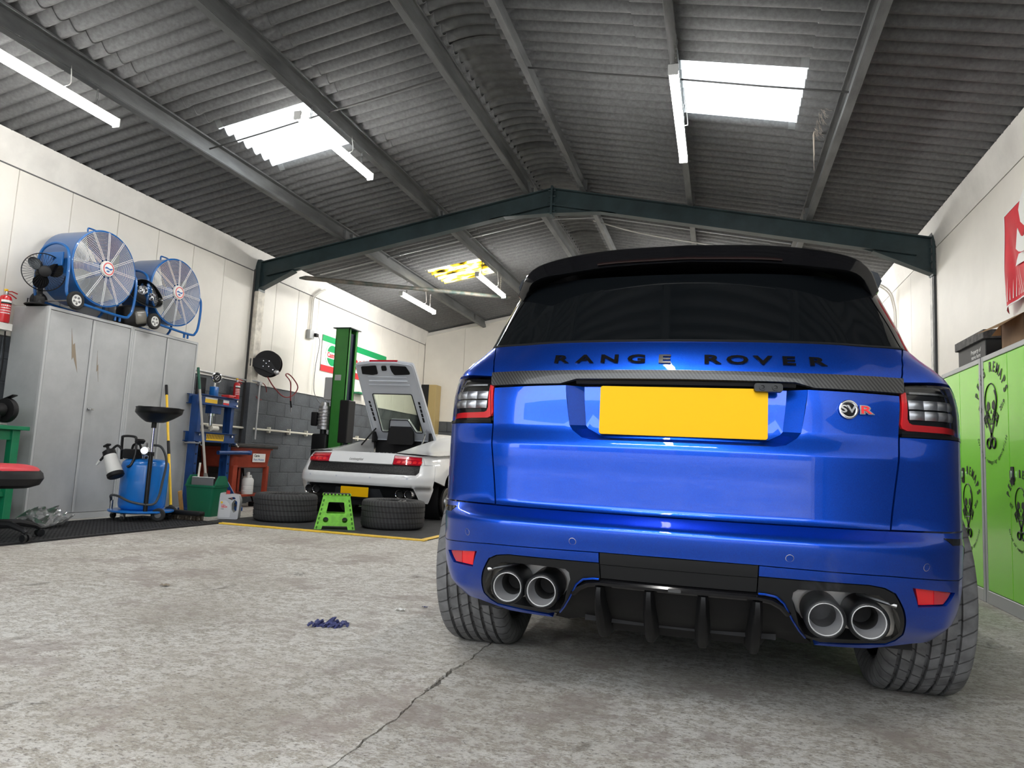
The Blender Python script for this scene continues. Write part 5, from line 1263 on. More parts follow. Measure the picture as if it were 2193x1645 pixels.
b = B(); lathe(b, [(.057, .008), (0, .009)], 24, AX((.02, -.02, 1.655), (1, -.35, 0))); obj('gauge_face', b, M_BLACK, ga)
b = B(); M0 = AX((.02, -.02, 1.655), (1, -.35, 0), (0, 0, 1)); prism(b, [(-.004, -.02), (.004, -.02), (.002, .045), (-.002, .045)], .002, M0 @ Matrix.Rotation(-.7, 4, 'Z'), .010); lathe(b, [(.028, .0105), (.031, .0105)], 24, M0); obj('gauge_needle', b, M_WHITEINK, ga)
b = B(); cyl(b, (.05, .10, .72), (.10, .66, .735), .026, n=16); box(b, (.10, .66, .735), (.05, .05, .06), None, .01, 2); obj('pump_cylinder', b, M_PRESSBLUE, t)
b = B(); bx(b, .0, .12, .12, .22, 1.418, 1.455, .008, 2); cyl(b, (.05, .2, 1.43), (.05, .33, 1.455), .012, n=8); obj('red_clamp', b, M_REDPLASTIC, t)
b = B(); box(b, (-.05, -.12, .985), (.09, .22, .04), None, .004, 1); obj('press_plate', b, M_GREYPLASTIC, t)
b = B(); cyl(b, (.0, -.02, 1.02), (0, .10, 1.02), .035, n=16); cyl(b, (-.02, -.08, 1.05), (.02, .1, 1.03), .014, n=8); obj('bearing_puller', b, M_CREAMPIPE, t)
b = B(); bx(b, -.09, -.06, -.25, -.10, 1.42, 1.64, .005, 1); obj('black_backplate', b, M_BLACK, t)
# long grey handled brush and green bin
t = thing('long_brush', 'long brush with green and grey handle standing in the green bin', 'brush', (0, 0, 0))
A_, B_ = V(-6.055, 7.06, 1.73), V(-5.70, 6.95, .40); d = B_-A_
seg('handle_grip', 0, .20, .016, mat('dark_green_grip', (.008, .085, .05), .5)); seg('handle', .19, .96, .0145, M_GREYHANDLE)
b = B(); tube(b, [A_+d*.94, A_+d*1.0, A_+d*1.0+V(.02, 0, -.07)], [.02, .035, .07], 10); obj('brush_head', b, mat('brush_grey', (.13, .12, .11), .8), t)
t = thing('waste_bin', 'green plastic bin holding a brush and dustpan beside the silver oil can', 'bin', (-5.66, 6.93, 0), math.radians(4))
b = B()
rings = []
for (w, l, z) in ((.145, .11, .0), (.15, .115, .01), (.185, .14, .33), (.195, .15, .332), (.195, .15, .352), (.18, .135, .352), (.14, .10, .02)):
    rings.append([b.verts.new((p[0], p[1], z)) for p in rrect(w*2, l*2, .03, 3)])
for i in range(len(rings)-1):
    for k in range(len(rings[0])): j = (k+1) % len(rings[0]); b.faces.new((rings[i][k], rings[i][j], rings[i+1][j], rings[i+1][k]))
b.faces.new(rings[0][::-1]); b.faces.new(rings[-1]); obj('bin_body', b, M_GREENBIN, t, smooth=40)
for s in (-1, 1):
    b = B(); prism(b, [(-.12, .34), (.12, .34), (.10, .40), (.055, .46), (-.055, .46), (-.10, .40)], .02, Matrix(((0, 0, 1, s*.185-.01), (1, 0, 0, 0), (0, 1, 0, 0), (0, 0, 0, 1)))); obj('bin_ear', b, M_GREENBIN, t)
t = thing('dustpan', 'dark grey dustpan with pale bristles set in the green bin', 'dustpan', (-5.66, 6.87, .30), math.radians(4))
b = B(); bx(b, -.14, .14, -.03, -.02, 0, .14, .004, 1); obj('pan', b, M_GREYPLASTIC, t)
b = B(); bx(b, -.135, .135, -.03, .01, .125, .142, .004, 1); obj('pale_edge', b, M_WHITEPLASTIC, t)
b = B(); tube(b, [(-.07, -.01, .14), (-.075, 0, .22), (-.07, 0, .30)], .011, 8); obj('handle', b, M_CREAMPIPE, t)
# silver oil can
t = thing('oil_can', 'silver plastic motor oil can with red cap beside the green bin', 'oil can', (-5.165, 6.72, .012), math.radians(24))
MP = Matrix(((1, 0, 0, 0), (0, 0, 1, -.055), (0, 1, 0, 0), (0, 0, 0, 1)))
outer = roundpoly([(-.11, 0), (.105, 0), (.115, .21), (.09, .265), (.03, .275), (-.045, .262), (-.065, .285), (-.098, .282), (-.102, .22)], .018)
hole = roundpoly([(.055, .07), (.085, .09), (.088, .19), (.055, .215), (.03, .17), (.035, .10)], .012)
hole2 = roundpoly([(-.02, .225), (.05, .242), (.07, .225), (.03, .205)], .008)
flatS = lambda yy: (lambda s, z: (s, yy, z))
for nm, yy, sg in (('can_body', -.055, 1),):
    me = panel_mesh('can_body', flatS(-.055), outer, (hole, hole2), M_SILVERCAN, d=.05, edge=.03, depth=.11); o = link('can_body', me, t)
    me = panel_mesh('can_back', lambda s, z: (-s, .055, z), [(-s, z) for s, z in outer], ([(-s, z) for s, z in hole], [(-s, z) for s, z in hole2]), M_SILVERCAN, d=.05, edge=.03, depth=.002); link('can_back', me, o)
b = B(); cyl(b, (-.03, 0, .27), (-.03, 0, .305), .02, n=16); obj('cap', b, M_REDPLASTIC, t)
b = B(); prism(b, roundpoly([(-.10, .02), (.02, .02), (.025, .12), (.0, .175), (-.03, .20), (-.095, .20)], .012), .001, Matrix(((1, 0, 0, 0), (0, 0, -1, -.0555), (0, 1, 0, 0), (0, 0, 0, 1)))); lb_ = obj('front_label', b, mat('can_label', (.56, .57, .585), .4), t)
b = B(); prism(b, circ(.013, 14, -.075, .178), .001, Matrix(((1, 0, 0, 0), (0, 0, -1, -.0568), (0, 1, 0, 0), (0, 0, 0, 1)))); obj('shell_emblem', b, M_YELLOWHANDLE, lb_)
MTX = lambda x, z, y=-.0568: Matrix.Translation((x, y, z)) @ Matrix.Rotation(PI/2, 4, 'X')
text_mesh('label_text', 'SHELL', .018, M_REDINK, lb_, MTX(-.055, .148), .0008, bold=.0004); text_mesh('label_text', 'HELIX', .024, M_REDINK, lb_, MTX(-.045, .130), .0008, bold=.0008); text_mesh('label_text', 'HX8', .016, M_INK, lb_, MTX(-.065, .108), .0008)
# offcut, loose items behind
b = B(); box(b, (-6.08, 7.02, .13), (.02, .05, .26), Matrix.Rotation(.25, 3, 'X'), .002, 1); tag(obj('wood_offcut', b, M_WOOD, None), 'small pale wood offcut leaning beside the blue press foot', 'wood')
# parts washer
t = thing('parts_washer', 'red parts washer tank on legs with black lid, behind the blue press', 'parts washer', (-6.335, 8.28, 0))
b = B(); rings = []
for (hx, hy, z) in ((.23, .37, .53), (.255, .395, .545), (.28, .42, .78), (.30, .44, .785), (.30, .44, .80)): rings.append([b.verts.new((p[0], p[1], z)) for p in rrect(hx*2, hy*2, .07, 4)])
for i in range(len(rings)-1):
    for k in range(len(rings[0])): j = (k+1) % len(rings[0]); b.faces.new((rings[i][k], rings[i][j], rings[i+1][j], rings[i+1][k]))
b.faces.new(rings[0][::-1]); b.faces.new(rings[-1]); obj('tank', b, M_WASHER, t, smooth=45)
b = B(); bx(b, -.31, .33, -.46, .47, .80, .845, .01, 2); bx(b, -.25, .25, -.38, .38, .845, .855, .004, 1); obj('lid', b, M_WASHTRAY, t)
for (x, y) in ((.22, -.34), (.22, .35), (-.24, -.34), (-.24, .35)):
    b = B(); bx(b, x-.02, x+.045, y-.045 if y < 0 else y-.02, y+.045 if y < 0 else y+.03, .12, .56, .003, 1); lg = obj('leg', b, M_WASHER, t)
    b = B(); bx(b, x-.012, x+.035, y-.03, y+.02, 0, .13); obj('leg_extension', b, M_BLACK, lg)
b = B(); bx(b, -.25, .26, -.36, .37, .15, .18, .003, 1); obj('lower_shelf', b, M_WASHER, t)
b = B(); prism(b, rrect(.28, .115, .002), .001, Matrix.Translation((.277, .12, .67)) @ Matrix(((0, 0, 1, 0), (1, 0, 0, 0), (0, 1, 0, 0), (0, 0, 0, 1)))); lb_ = obj('maker_label', b, M_WHITEINK, t)
MW = lambda y, z: Matrix.Translation((.2785, y, z)) @ Matrix(((0, 0, 1, 0), (1, 0, 0, 0), (0, 1, 0, 0), (0, 0, 0, 1)))
text_mesh('label_text', 'Clarke', .045, M_INK, lb_, MW(.07, .697), .001, bold=.001); text_mesh('label_text', 'Parts Washer', .042, M_BLUEINK, lb_, MW(.12, .645), .001)
b = B(); tube(b, smooth_path([(.05, .10, .53), (.06, .12, .40), (.05, .2, .25), (.08, .30, .12), (.10, .32, .03)], 5), .012, 8); obj('drain_hose', b, M_BLACK, t)
b = B(); bx(b, .06, .16, .26, .36, 0, .06, .01, 2); obj('hose_pump', b, M_BLACK, t)
t = thing('white_jug', 'white plastic jug with spout on the parts washer shelf', 'jug', (-6.13, 8.30, .18))
b = B(); lathe(b, [(0, 0), (.072, 0), (.076, .008), (.076, .05), (.072, .055), (.076, .06), (.076, .105), (.072, .11), (.076, .115), (.076, .19), (.06, .215), (.02, .222), (.018, .29), (.012, .295)], 28); obj('jug_body', b, M_WHITEPLASTIC, t)
b = B(); tube(b, smooth_path([(0, .02, .22), (0, .055, .25), (0, .075, .2), (0, .076, .12)], 4), .009, 8); obj('jug_handle', b, M_WHITEPLASTIC, t)
t = thing('oil_bottle', 'pale flat bottle behind the white jug', 'bottle', (-6.22, 8.40, .18))
b = B(); box(b, (0, 0, .12), (.07, .11, .24), None, .02, 3); obj('bottle_body', b, M_CREAMPIPE, t)
b = B(); cyl(b, (0, 0, .24), (0, 0, .28), .018, n=12); obj('bottle_cap', b, M_WHITEPLASTIC, t)
b = B(); box(b, (-6.45, 8.12, .868), (.12, .34, .026), Matrix.Rotation(.1, 3, 'Z'), .01, 2); tag(obj('red_scraper', b, M_REDPLASTIC, None), 'flat dark red scraper lying on the parts washer lid', 'scraper')
# hose reel
t = thing('hose_reel', 'black hose reel with red air hose on the left wall', 'hose reel', (-6.44, 8.95, 2.05))
RR = AX((0, 0, 0), (.42, -1, 0), (0, 0, 1))
for k, z in enumerate((-.06, .06)):
    b = B(); lathe(b, [(.02, z-.004), (.18, z-.004), (.192, z-.012), (.196, z), (.192, z+.006), (.18, z+.004), (.02, z+.004)], 40, RR, True); obj('reel_flange', b, M_BLACK, t)
b = B(); lathe(b, [(.10, -.05), (.168, -.05), (.175, -.03), (.168, -.012), (.176, 0), (.168, .012), (.175, .03), (.168, .05), (.10, .05)], 36, RR); obj('hose_coil', b, M_HOSERED, t)
b = B(); prism(b, [(-.24, -.05), (-.06, -.09), (.09, -.15), (.15, -.14), (.14, -.08), (.05, .04), (-.06, .08), (-.24, .06)], .008, RR @ Matrix.Rotation(0, 4, 'Z'), .075); obj('side_arm', b, M_BLACKSAT, t)
b = B(); bx(b, -.15, -.08, -.10, .10, -.10, .10, .006, 1); obj('wall_bracket', b, M_BLACK, t)
for (x, y) in ((-.05, .035), (.03, .035), (-.05, -.045), (.03, -.045), (.09, -.09), (.115, -.12), (-.01, 0)):
    b = B(); lathe(b, [(.009, .083), (.009, .088), (0, .09)], 8, RR @ Matrix.Translation((x, y, 0))); obj('bolt', b, M_CHROME, t)
b = B(); lathe(b, [(.02, .04), (.035, .05), (.035, .10), (.02, .11), (0, .11)], 16, RR @ Matrix.Translation((.15, -.125, 0))); obj('roller_guide', b, M_ALU, t)
b = B(); tube(b, smooth_path([(.02, -.02, -.19), (.06, .10, -.33), (.10, .30, -.45), (.12, .50, -.42), (.14, .60, -.28), (.12, .50, -.16), (.12, .35, -.10), (.14, .26, -.13), (.16, .36, -.22), (.14, .42, -.38), (.13, .45, -.50)], 6), .009, 8); obj('hose_loop', b, M_HOSERED, t)
b = B(); cyl(b, (.13, .45, -.50), (.125, .49, -.60), .013, n=10); obj('hose_sleeve', b, M_BLACK, t)
b = B(); cyl(b, (.125, .49, -.60), (.12, .50, -.67), .013, .008, n=10); obj('hose_nozzle', b, M_CHROME, t)
b = B(); tube(b, [(0, .14*math.cos(a)+.0, .13*math.sin(a)) for a in [2*PI*k/24 for k in range(20)]], .007, 6); tag(obj('hose_coil', b, M_HOSERED, None, loc=(-6.65, 9.12, 1.66)), 'thin red hose looped on the wall below the hose reel', 'hose')
# conduits and pipes on the left wall
b = B(); tube(b, smooth_path([(-6.67, 7.2, 1.80), (-6.67, 8.7, 1.785), (-6.62, 8.8, 1.785), (-6.57, 8.9, 1.785), (-6.57, 8.97, 1.78)], 5), .013, 8); tag(obj('steel_conduit', b, M_PIPESTEEL, None), 'galvanised conduit along the top of the grey blocks', 'conduit')
b = B(); cyl(b, (-6.575, 8.98, 1.78), (-6.575, 8.98, .93), .013, n=10); bx(b, -6.60, -6.55, 8.95, 9.01, 1.74, 1.79, .004, 1); tag(obj('vertical_conduit', b, M_PIPESTEEL, None), 'vertical galvanised conduit beside the wall post', 'conduit')
t = thing('cream_pipe', 'long cream pipe clipped along the grey block wall', 'pipe', (-6.655, 0, 1.09))
b = B(); cyl(b, (0, 7.2, .0), (0, 14.5, -.01), .016, n=10); obj('pipe', b, M_CREAMPIPE, t)
for y in (9.42, 9.95, 10.45, 10.98, 11.6, 12.2):
    b = B(); bx(b, -.045, .02, y-.014, y+.014, -.045, .045, .006, 1); obj('pipe_clip', b, M_CREAMPIPE, t)
t = thing('wall_socket', 'grey power socket with plug high on the left wall', 'socket', (-6.69, 10.33, 2.76))
b = B(); bx(b, 0, .07, -.07, .07, -.075, .075, .01, 2); obj('socket_box', b, M_SOCKET, t)
b = B(); bx(b, .05, .12, .05, .13, -.03, .03, .012, 2); obj('plug', b, M_BLACK, t)
for y in (-.02, .02):
    b = B(); tube(b, smooth_path([(.03, y, .075), (.03, y, .45), (.035, y, .62), (.06, y+.1, .73), (.10, y+.25, .83)], 5), .010, 6); obj('conduit', b, M_WHITETRIM, t)
b = B(); tube(b, smooth_path([(.10, .13, 0), (.10, .20, -.12), (.09, .14, -.55), (.09, .16, -.95), (.12, .32, -1.13), (.16, .46, -1.15), (.16, .44, -1.05), (.18, .52, -.88), (.22, .62, -.82)], 6), .006, 6); obj('power_lead', b, M_GREYPLASTIC, t)
# ================================================================== floor mat, wheels, stool, white sports car, lift
t = thing('floor_mat', 'dark grey workshop floor mat with yellow edging under the white car', 'floor mat', (-3.95, 9.7, 0))
b = B(); bx(b, -1.22, 1.30, -3.33, 3.6, 0, .010, .002, 1); obj('mat_sheet', b, M_TILE, t)
b = B(); bx(b, -1.30, 1.30, -3.415, -3.33, 0, .013, .004, 1); obj('yellow_edge_strip', b, M_YELLOW, t)
b = B(); bx(b, 1.23, 1.30, -3.33, 3.6, 0, .013, .004, 1); obj('yellow_edge_strip', b, M_YELLOW, t)
def mk_flat_tread():
    m = mat('sports_tyre_tread', (.03, .03, .031), .75); N, L, b = nodes(m)
    tc = N.new('ShaderNodeTexCoord'); sx = N.new('ShaderNodeSeparateXYZ'); L.new(tc.outputs['Object'], sx.inputs[0])
    at = N.new('ShaderNodeMath'); at.operation = 'ARCTAN2'; L.new(sx.outputs[1], at.inputs[0]); L.new(sx.outputs[0], at.inputs[1])
    ma = N.new('ShaderNodeMath'); ma.operation = 'MULTIPLY_ADD'; ma.inputs[1].default_value = 55; L.new(at.outputs[0], ma.inputs[0])
    mz = N.new('ShaderNodeMath'); mz.operation = 'MULTIPLY'; mz.inputs[1].default_value = 40; L.new(sx.outputs[2], mz.inputs[0]); L.new(mz.outputs[0], ma.inputs[2])
    si = N.new('ShaderNodeMath'); si.operation = 'SINE'; L.new(ma.outputs[0], si.inputs[0])
    rp = N.new('ShaderNodeValToRGB'); rp.color_ramp.elements[0].position = .0; rp.color_ramp.elements[0].color = (.028, .028, .029, 1); rp.color_ramp.elements[1].position = .35; rp.color_ramp.elements[1].color = (.048, .048, .050, 1)
    L.new(si.outputs[0], rp.inputs[0]); L.new(rp.outputs[0], b.inputs['Base Color']); return m
M_FLATTREAD = mk_flat_tread()
def flat_wheel(loc, label):
    t = thing('alloy_roadwheel', label, 'wheel', loc, group='car wheels lying flat')
    b = B(); lathe(b, tyre_profile(.342, .30, .245, (-.085, -.03, .03, .085), .006, .010), 64, Matrix.Translation((0, 0, .152))); obj('tyre', b, M_FLATTREAD, t, smooth=40)
    b = B(); lathe(b, [(.248, .03), (.235, .04), (.225, .15), (.23, .26), (.245, .285), (.250, .275)], 48); obj('rim', b, M_BLACKSAT, t)
    for k in range(5):
        for s in (-.13, .13):
            a = 2*PI*k/5 + s; b = B(); tube(b, [(.05*math.cos(a), .05*math.sin(a), .25), (.15*math.cos(a), .15*math.sin(a), .265), (.238*math.cos(a), .238*math.sin(a), .27)], [.02, .014, .016], 8); obj('spoke', b, M_BLACKSAT, t)
    b = B(); lathe(b, [(0, .275), (.05, .27), (.075, .25), (.075, .05), (0, .05)], 24); obj('hub', b, M_BLACKSAT, t)
    return t
w1 = flat_wheel((-4.66, 7.02, .012), 'car wheel lying flat between the oil can and the green step stool')
dup(w1, (-3.40, 7.15, .012), .3, 'car wheel lying flat behind the white car, right of the green step stool')
# green folding step stool
t = thing('step_stool', 'lime green plastic folding step stool on the yellow edge strip', 'step stool', (-3.82, 6.66, .0), math.radians(30))
def legplane(sg):
    def f(s, z):
        k = z/.36; return (s*sg*-1 if sg > 0 else s, sg*(.135-.045*k), z)
    return f
outl = [(-.205, 0), (-.135, 0), (-.122, .045), (.122, .045), (.135, 0), (.205, 0), (.135, .352), (-.135, .352)]
win = roundpoly([(-.095, .17), (.095, .17), (.078, .285), (-.078, .285)], .012)
for sg in (-1, 1):
    me = panel_mesh('leg_panel', legplane(sg), outl, (win, circ(.028, 16, -.095, .105), circ(.028, 16, .095, .105)), M_LIME, d=.05, edge=.02, depth=.022); lp_ = link('leg_panel', me, t)
    me = panel_mesh('leg_panel_back', lambda s, z, f=legplane(sg), g=sg: tuple(Vector(f(-s, z)) - Vector((0, .02*g, 0))), [(-s, z) for s, z in outl], ([(-s, z) for s, z in win], circ(.028, 16, -.095, .105), circ(.028, 16, .095, .105)), M_LIME, d=.05, edge=.02, depth=.002); link('leg_panel_back', me, lp_)
    for s in (-1, 1):
        b = B()
        for k in range(7):
            z = .03 + k*.045; x = s*(.185-.07*z/.36); box(b, (x, sg*(.138-.045*z/.36), z), (.014, .006, .026), Matrix.Rotation(-s*.19, 3, 'Y'), .002, 1)
        o = obj('rail_slots', b, mat('dark_lime', (.05, .20, .01), .5) if 'dark_lime' not in MATS else MATS['dark_lime'], lp_); o['kind'] = 'stuff'
    me = panel_mesh('side_web', lambda s, z, g=sg: (g*(.197-.07*z/.36), s*g*1.0, z), [(-.125, .0), (-.085, .0), (-.06, .10), (.06, .10), (.085, 0), (.125, 0), (.085, .35), (-.085, .35)], (), M_LIME, d=.05, edge=.03, depth=.015); link('side_web', me, t)
b = B(); box(b, (0, 0, .357), (.29, .20, .022), None, .01, 2); obj('step_top', b, M_LIME, t)
b = B()
for i in range(8):
    for j in (-1, 1): bx(b, -.135+i*.036, -.117+i*.036, j*.098-.006, j*.098+.006, .356, .371, .002, 1)
bx(b, -.13, .13, -.085, .085, .367, .370)
obj('grip_edging', b, M_BLACK, t)

# white sports car with its engine cover raised
sc = thing('sports_car', 'white low sports car with raised engine cover, parked behind the lying wheels', 'car', (-4.26, 0, 0))
LPL = [(0,0),(.2,.004),(.4,.016),(.55,.032),(.66,.055),(.74,.085),(.80,.125),(.85,.175),(.89,.24),(.925,.33),(.945,.44),(.955,.6),(.955,1.0),(.93,1.8),(.915,2.4),(.92,3.0),(.91,3.5),(.85,3.95),(.7,4.2),(.4,4.32),(0,4.36)]
_l = [0.0]
for _a, _b in zip(LPL, LPL[1:]): _l.append(_l[-1] + math.hypot(_b[0]-_a[0], _b[1]-_a[1]))
LX = hermite([(s, p[0]) for s, p in zip(_l, LPL)]); LY = hermite([(s, p[1]) for s, p in zip(_l, LPL)])
LYR = hermite([(.18,7.95),(.24,7.92),(.36,7.87),(.405,7.86),(.415,7.835),(.44,7.825),(.52,7.82),(.555,7.83),(.57,7.845),(.68,7.90),(.79,7.955),(.825,7.985)])
LKW = hermite([(.18,.95),(.25,.98),(.40,1.0),(.55,.995),(.68,.975),(.76,.945),(.80,.92),(.83,.88)])
def LS(s, z):
    a = abs(s); x = LX(a)*LKW(z); return (x if s >= 0 else -x, LYR(z)+LY(a), z)
off_in = lambda d: (lambda s, z: (LS(s, z)[0], LS(s, z)[1]+d, z))
# bands from top to bottom
LTL = [(.455, .690), (.475, .792), (.835, .782), (.815, .688)]
top = [(0, .815), (.46, .818), (.84, .800), (.86, .690), (.82, .684), (.84, .786), (.47, .797), (.448, .686), (0, .686)]
panel('tail_panel', LS, top + [(-s, z) for s, z in top[::-1][1:-1]], (), M_WHITECAR, sc, d=.05, edge=.03, depth=.03)
for sg in (1, -1):
    tl = link('tail_light', panel_mesh('tail_light', LS, [(sg*s, z) for s, z in LTL], (), M_REDLENS, d=.05, depth=.03, off=-.006), sc)
    for k in range(5):
        s = .50 + k*.068; link('light_segment', panel_mesh('light_segment', LS, [(sg*s, .70), (sg*(s+.045), .70), (sg*(s+.06), .722), (sg*(s+.045), .738), (sg*(s+.012), .728)], (), M_REDLENS2, d=.05, depth=.004, off=.001), tl)
    link('light_bar', panel_mesh('light_bar', LS, [(sg*.49, .752), (sg*.81, .748), (sg*.812, .755), (sg*.492, .760)], (), M_REDLENS2, d=.05, depth=.004, off=.001), tl)
def mk_mesh_grille():
    m = mat('honeycomb_grille', (.012, .012, .013), .5); N, L, b = nodes(m)
    tc = N.new('ShaderNodeTexCoord'); vo = N.new('ShaderNodeTexVoronoi'); vo.inputs['Scale'].default_value = 46; vo.feature = 'DISTANCE_TO_EDGE'; L.new(tc.outputs['Object'], vo.inputs['Vector'])
    rp = N.new('ShaderNodeValToRGB'); rp.color_ramp.elements[0].color = (.035, .035, .037, 1); rp.color_ramp.elements[1].position = .12; rp.color_ramp.elements[1].color = (.003, .003, .003, 1)
    L.new(vo.outputs['Distance'], rp.inputs[0]); L.new(rp.outputs[0], b.inputs['Base Color']); return m
GR = [(.805, .680), (.795, .600), (.765, .568), (0, .565), (-.765, .568), (-.795, .600), (-.805, .680), (0, .682)]
panel('mesh_grille', off_in(.03), GR, (), mk_mesh_grille(), sc, d=.05, depth=.01)
bmp = [(0, .563), (.768, .564), (.80, .598), (.81, .684), (.865, .684), (1.02, .690), (1.04, .50), (1.00, .38), (.93, .222), (.865, .225), (.80, .27), (.735, .405), (.69, .415), (.40, .418), (0, .420)]
panel('rear_bumper', LS, bmp + [(-s, z) for s, z in bmp[::-1][1:-1]], (), M_WHITECAR, sc, d=.045, edge=.03, depth=.04)
val = [(0, .416), (.40, .414), (.68, .411), (.73, .40), (.795, .27), (.78, .245), (0, .235)]
panel('valance', off_in(.045), val + [(-s, z) for s, z in val[::-1][1:-1]], (), M_BLACKSAT, sc, d=.05, depth=.02)
dv = [(-.30, .375), (.30, .375), (.355, .24), (-.355, .24)]
panel('valance_panel', off_in(.03), dv, (), mat('valance_grey', (.035, .037, .042), .4), sc, d=.08, depth=.02)
b = B(); prism(b, rrect(.375, .118, .006), .006, AX((-.005, 7.845, .332), (0, -1, 0), (0, 0, 1))); obj('number_plate', b, M_PLATE, sc)['label'] = 'blank yellow number plate'
for x in (-.675, -.57, .565, .685):
    b = B(); Me = AX((x, 7.925, .333), (0, -1, 0)); lathe(b, [(.050, -.10), (.053, .02), (.050, .03), (.046, .026), (.044, -.09), (0, -.09)], 28, Me); ex = obj('exhaust_tip', b, M_CHROME, sc)
    b = B(); lathe(b, [(.0445, -.02), (0, -.03)], 24, Me); obj('pipe_inside', b, M_BLACK, ex)
for s, z in ((-.66, .517), (-.26, .513), (.20, .513), (.67, .523)):
    b = B(); lathe(b, [(.012, 0), (.012, .002), (0, .0022)], 14, on(LS, s, z)); obj('parking_sensor', b, M_LIDGREY, sc)
text_mesh('script_badge', 'Lamborghini', .045, M_STEEL, sc, on(LS, -.06, .728, .002), .003, shear=.35, sx=.85)
# flanks with open rear wheel arches
def s_of_y(y):
    lo_, hi_ = .6, 3.8
    for _ in range(40):
        m_ = (lo_+hi_)/2
        if LYR(.5)+LY(m_) < y: lo_ = m_
        else: hi_ = m_
    return lo_
cR = s_of_y(8.72); cF = s_of_y(11.28)
fend = [(1.045, .50), (1.025, .692), (.868, .692), (.845, .800), (1.3, .83), (2.2, .84), (3.1, .83), (3.1, .25), (cR+.37, .25)] + [(cR + .37*math.cos(a), .30 + .37*math.sin(a)) for a in [PI*k/16 for k in range(0, 17)]][0:15]
panel('rear_wing', LS, fend, (), M_WHITECAR, sc, True, d=.06, edge=.04, depth=.03)
panel('front_wing', LS, [(3.106, .25), (3.106, .83), (4.2, .74), (4.9, .60), (5.2, .55), (5.2, .22)], (), M_WHITECAR, sc, True, d=.08, depth=.03)
# upper deck beside the engine bay, roof, bonnet
basez = hermite([(7.95, .822), (8.2, .862), (8.6, .935), (9.0, 1.005), (9.25, 1.045), (9.7, 1.10), (10.1, 1.13), (10.5, 1.13), (10.9, 1.05), (11.4, .90), (12.0, .70)])
fendz = hermite([(7.95, .805), (8.3, .825), (8.7, .845), (9.2, .85), (10.0, .84), (11.0, .82), (11.6, .72), (12.0, .60)])
def deckz(x, y):
    a = abs(x); b_ = basez(y); f_ = fendz(y)
    if a <= .44: return b_ + .02*(1-(a/.44)**2)*(1 if y > 9.2 else 0)
    w = min(1, (a-.44)/.46); w2 = w*w*(3-2*w)*.65 + w*.35
    return b_ + (f_-b_)*w2 - .05*max(0, w-.75)**2*16*.25
for sg in (1, -1):
    b = B()
    def dk(u, v):
        y = 7.985 + v*1.25
        xo = LX(0.001)*0 + .93*min(1, .90 + .10*min(1, (y-7.985)/.35)); xi = .455 if y < 9.2 else .455
        x = xi + (xo-xi)*u; yy = y + (.10*u*u*max(0, 1-(y-7.985)/.3)); return Vector((sg*x, yy, deckz(x, yy)))
    gridmesh(b, dk, 14, 20); obj('rear_deck', b, M_WHITECAR, sc, smooth=70)
    b = B(); v = [Vector((sg*.455, y, deckz(.455, y))) for y in [8.02+.1*k for k in range(12)]]; gridmesh(b, lambda u, w: Vector((sg*(.455-.02*w), 8.02+1.1*u, deckz(.455, 8.02+1.1*u) - w*.22)), 11, 1); obj('bay_side_panel', b, M_WHITECAR, sc)
b = B(); gridmesh(b, lambda u, v: Vector(((u*2-1)*(.93-.02*v), 9.235+1.0*v, deckz((u*2-1)*.93, 9.235+1.0*v))), 28, 14); obj('roof', b, M_WHITECAR, sc, smooth=70)
b = B(); gridmesh(b, lambda u, v: Vector(((u*2-1)*.92, 10.235+1.9*v-.25*(u*2-1)**2*v, deckz((u*2-1)*.92, 10.235+1.9*v))), 28, 14); obj('bonnet', b, M_WHITECAR, sc, smooth=70)
for sg in (1, -1):
    b = B(); P_ = [(.60, 9.50), (.80, 9.62), (.83, 10.5), (.55, 10.75), (.56, 10.1)]
    vs = [b.verts.new((sg*x, y, deckz(x, y)+.012)) for x, y in P_]; b.faces.new(vs); obj('side_window', b, M_DARKGLASS, sc)
b = B(); gridmesh(b, lambda u, v: Vector(((u*2-1)*.45, 10.35+.75*v, deckz((u*2-1)*.45, 10.35+.75*v)+.01)), 8, 6); obj('windscreen', b, M_DARKGLASS, sc)
# engine bay
b = B(); gridmesh(b, lambda u, v: Vector(((u*2-1)*.46, 7.99+v*.06, .818-.16*v)), 6, 2); obj('bay_rear_lip', b, M_WHITECAR, sc)
b = B(); bx(b, -.455, .455, 8.0, 9.25, .55, .62); bx(b, -.455, .455, 9.20, 9.25, .6, 1.02); bx(b, -.455, -.44, 8.0, 9.2, .6, .80); bx(b, .44, .455, 8.0, 9.2, .6, .80); obj('engine_bay_tub', b, M_BLACK, sc, smooth=0)
b = B(); bx(b, -.24, .24, 8.25, 9.05, .62, .80, .03, 2)
for k in range(5):
    for s in (-1, 1): cyl(b, (s*.10, 8.4+k*.13, .80), (s*.22, 8.4+k*.13, .72), .035, n=10)
obj('engine', b, M_GREYPLASTIC, sc)
for x in (-.33, .33):
    b = B(); bx(b, x-.08, x+.08, 8.12, 8.6, .66, .80, .03, 2); obj('air_box', b, M_BLACK, sc)
b = B(); bx(b, -.44, .44, 8.06, 8.12, .76, .805, .01, 1); obj('bay_strip', b, M_BLACK, sc)
b = B(); prism(b, roundpoly([(-.205, .95), (.205, .95), (.185, 1.13), (.13, 1.27), (-.13, 1.27), (-.185, 1.13)], .04), .05, Matrix(((1, 0, 0, .0), (0, 0, 1, 9.02), (0, 1, 0, 0), (0, 0, 0, 1)))); obj('engine_shroud', b, M_BLACK, sc)
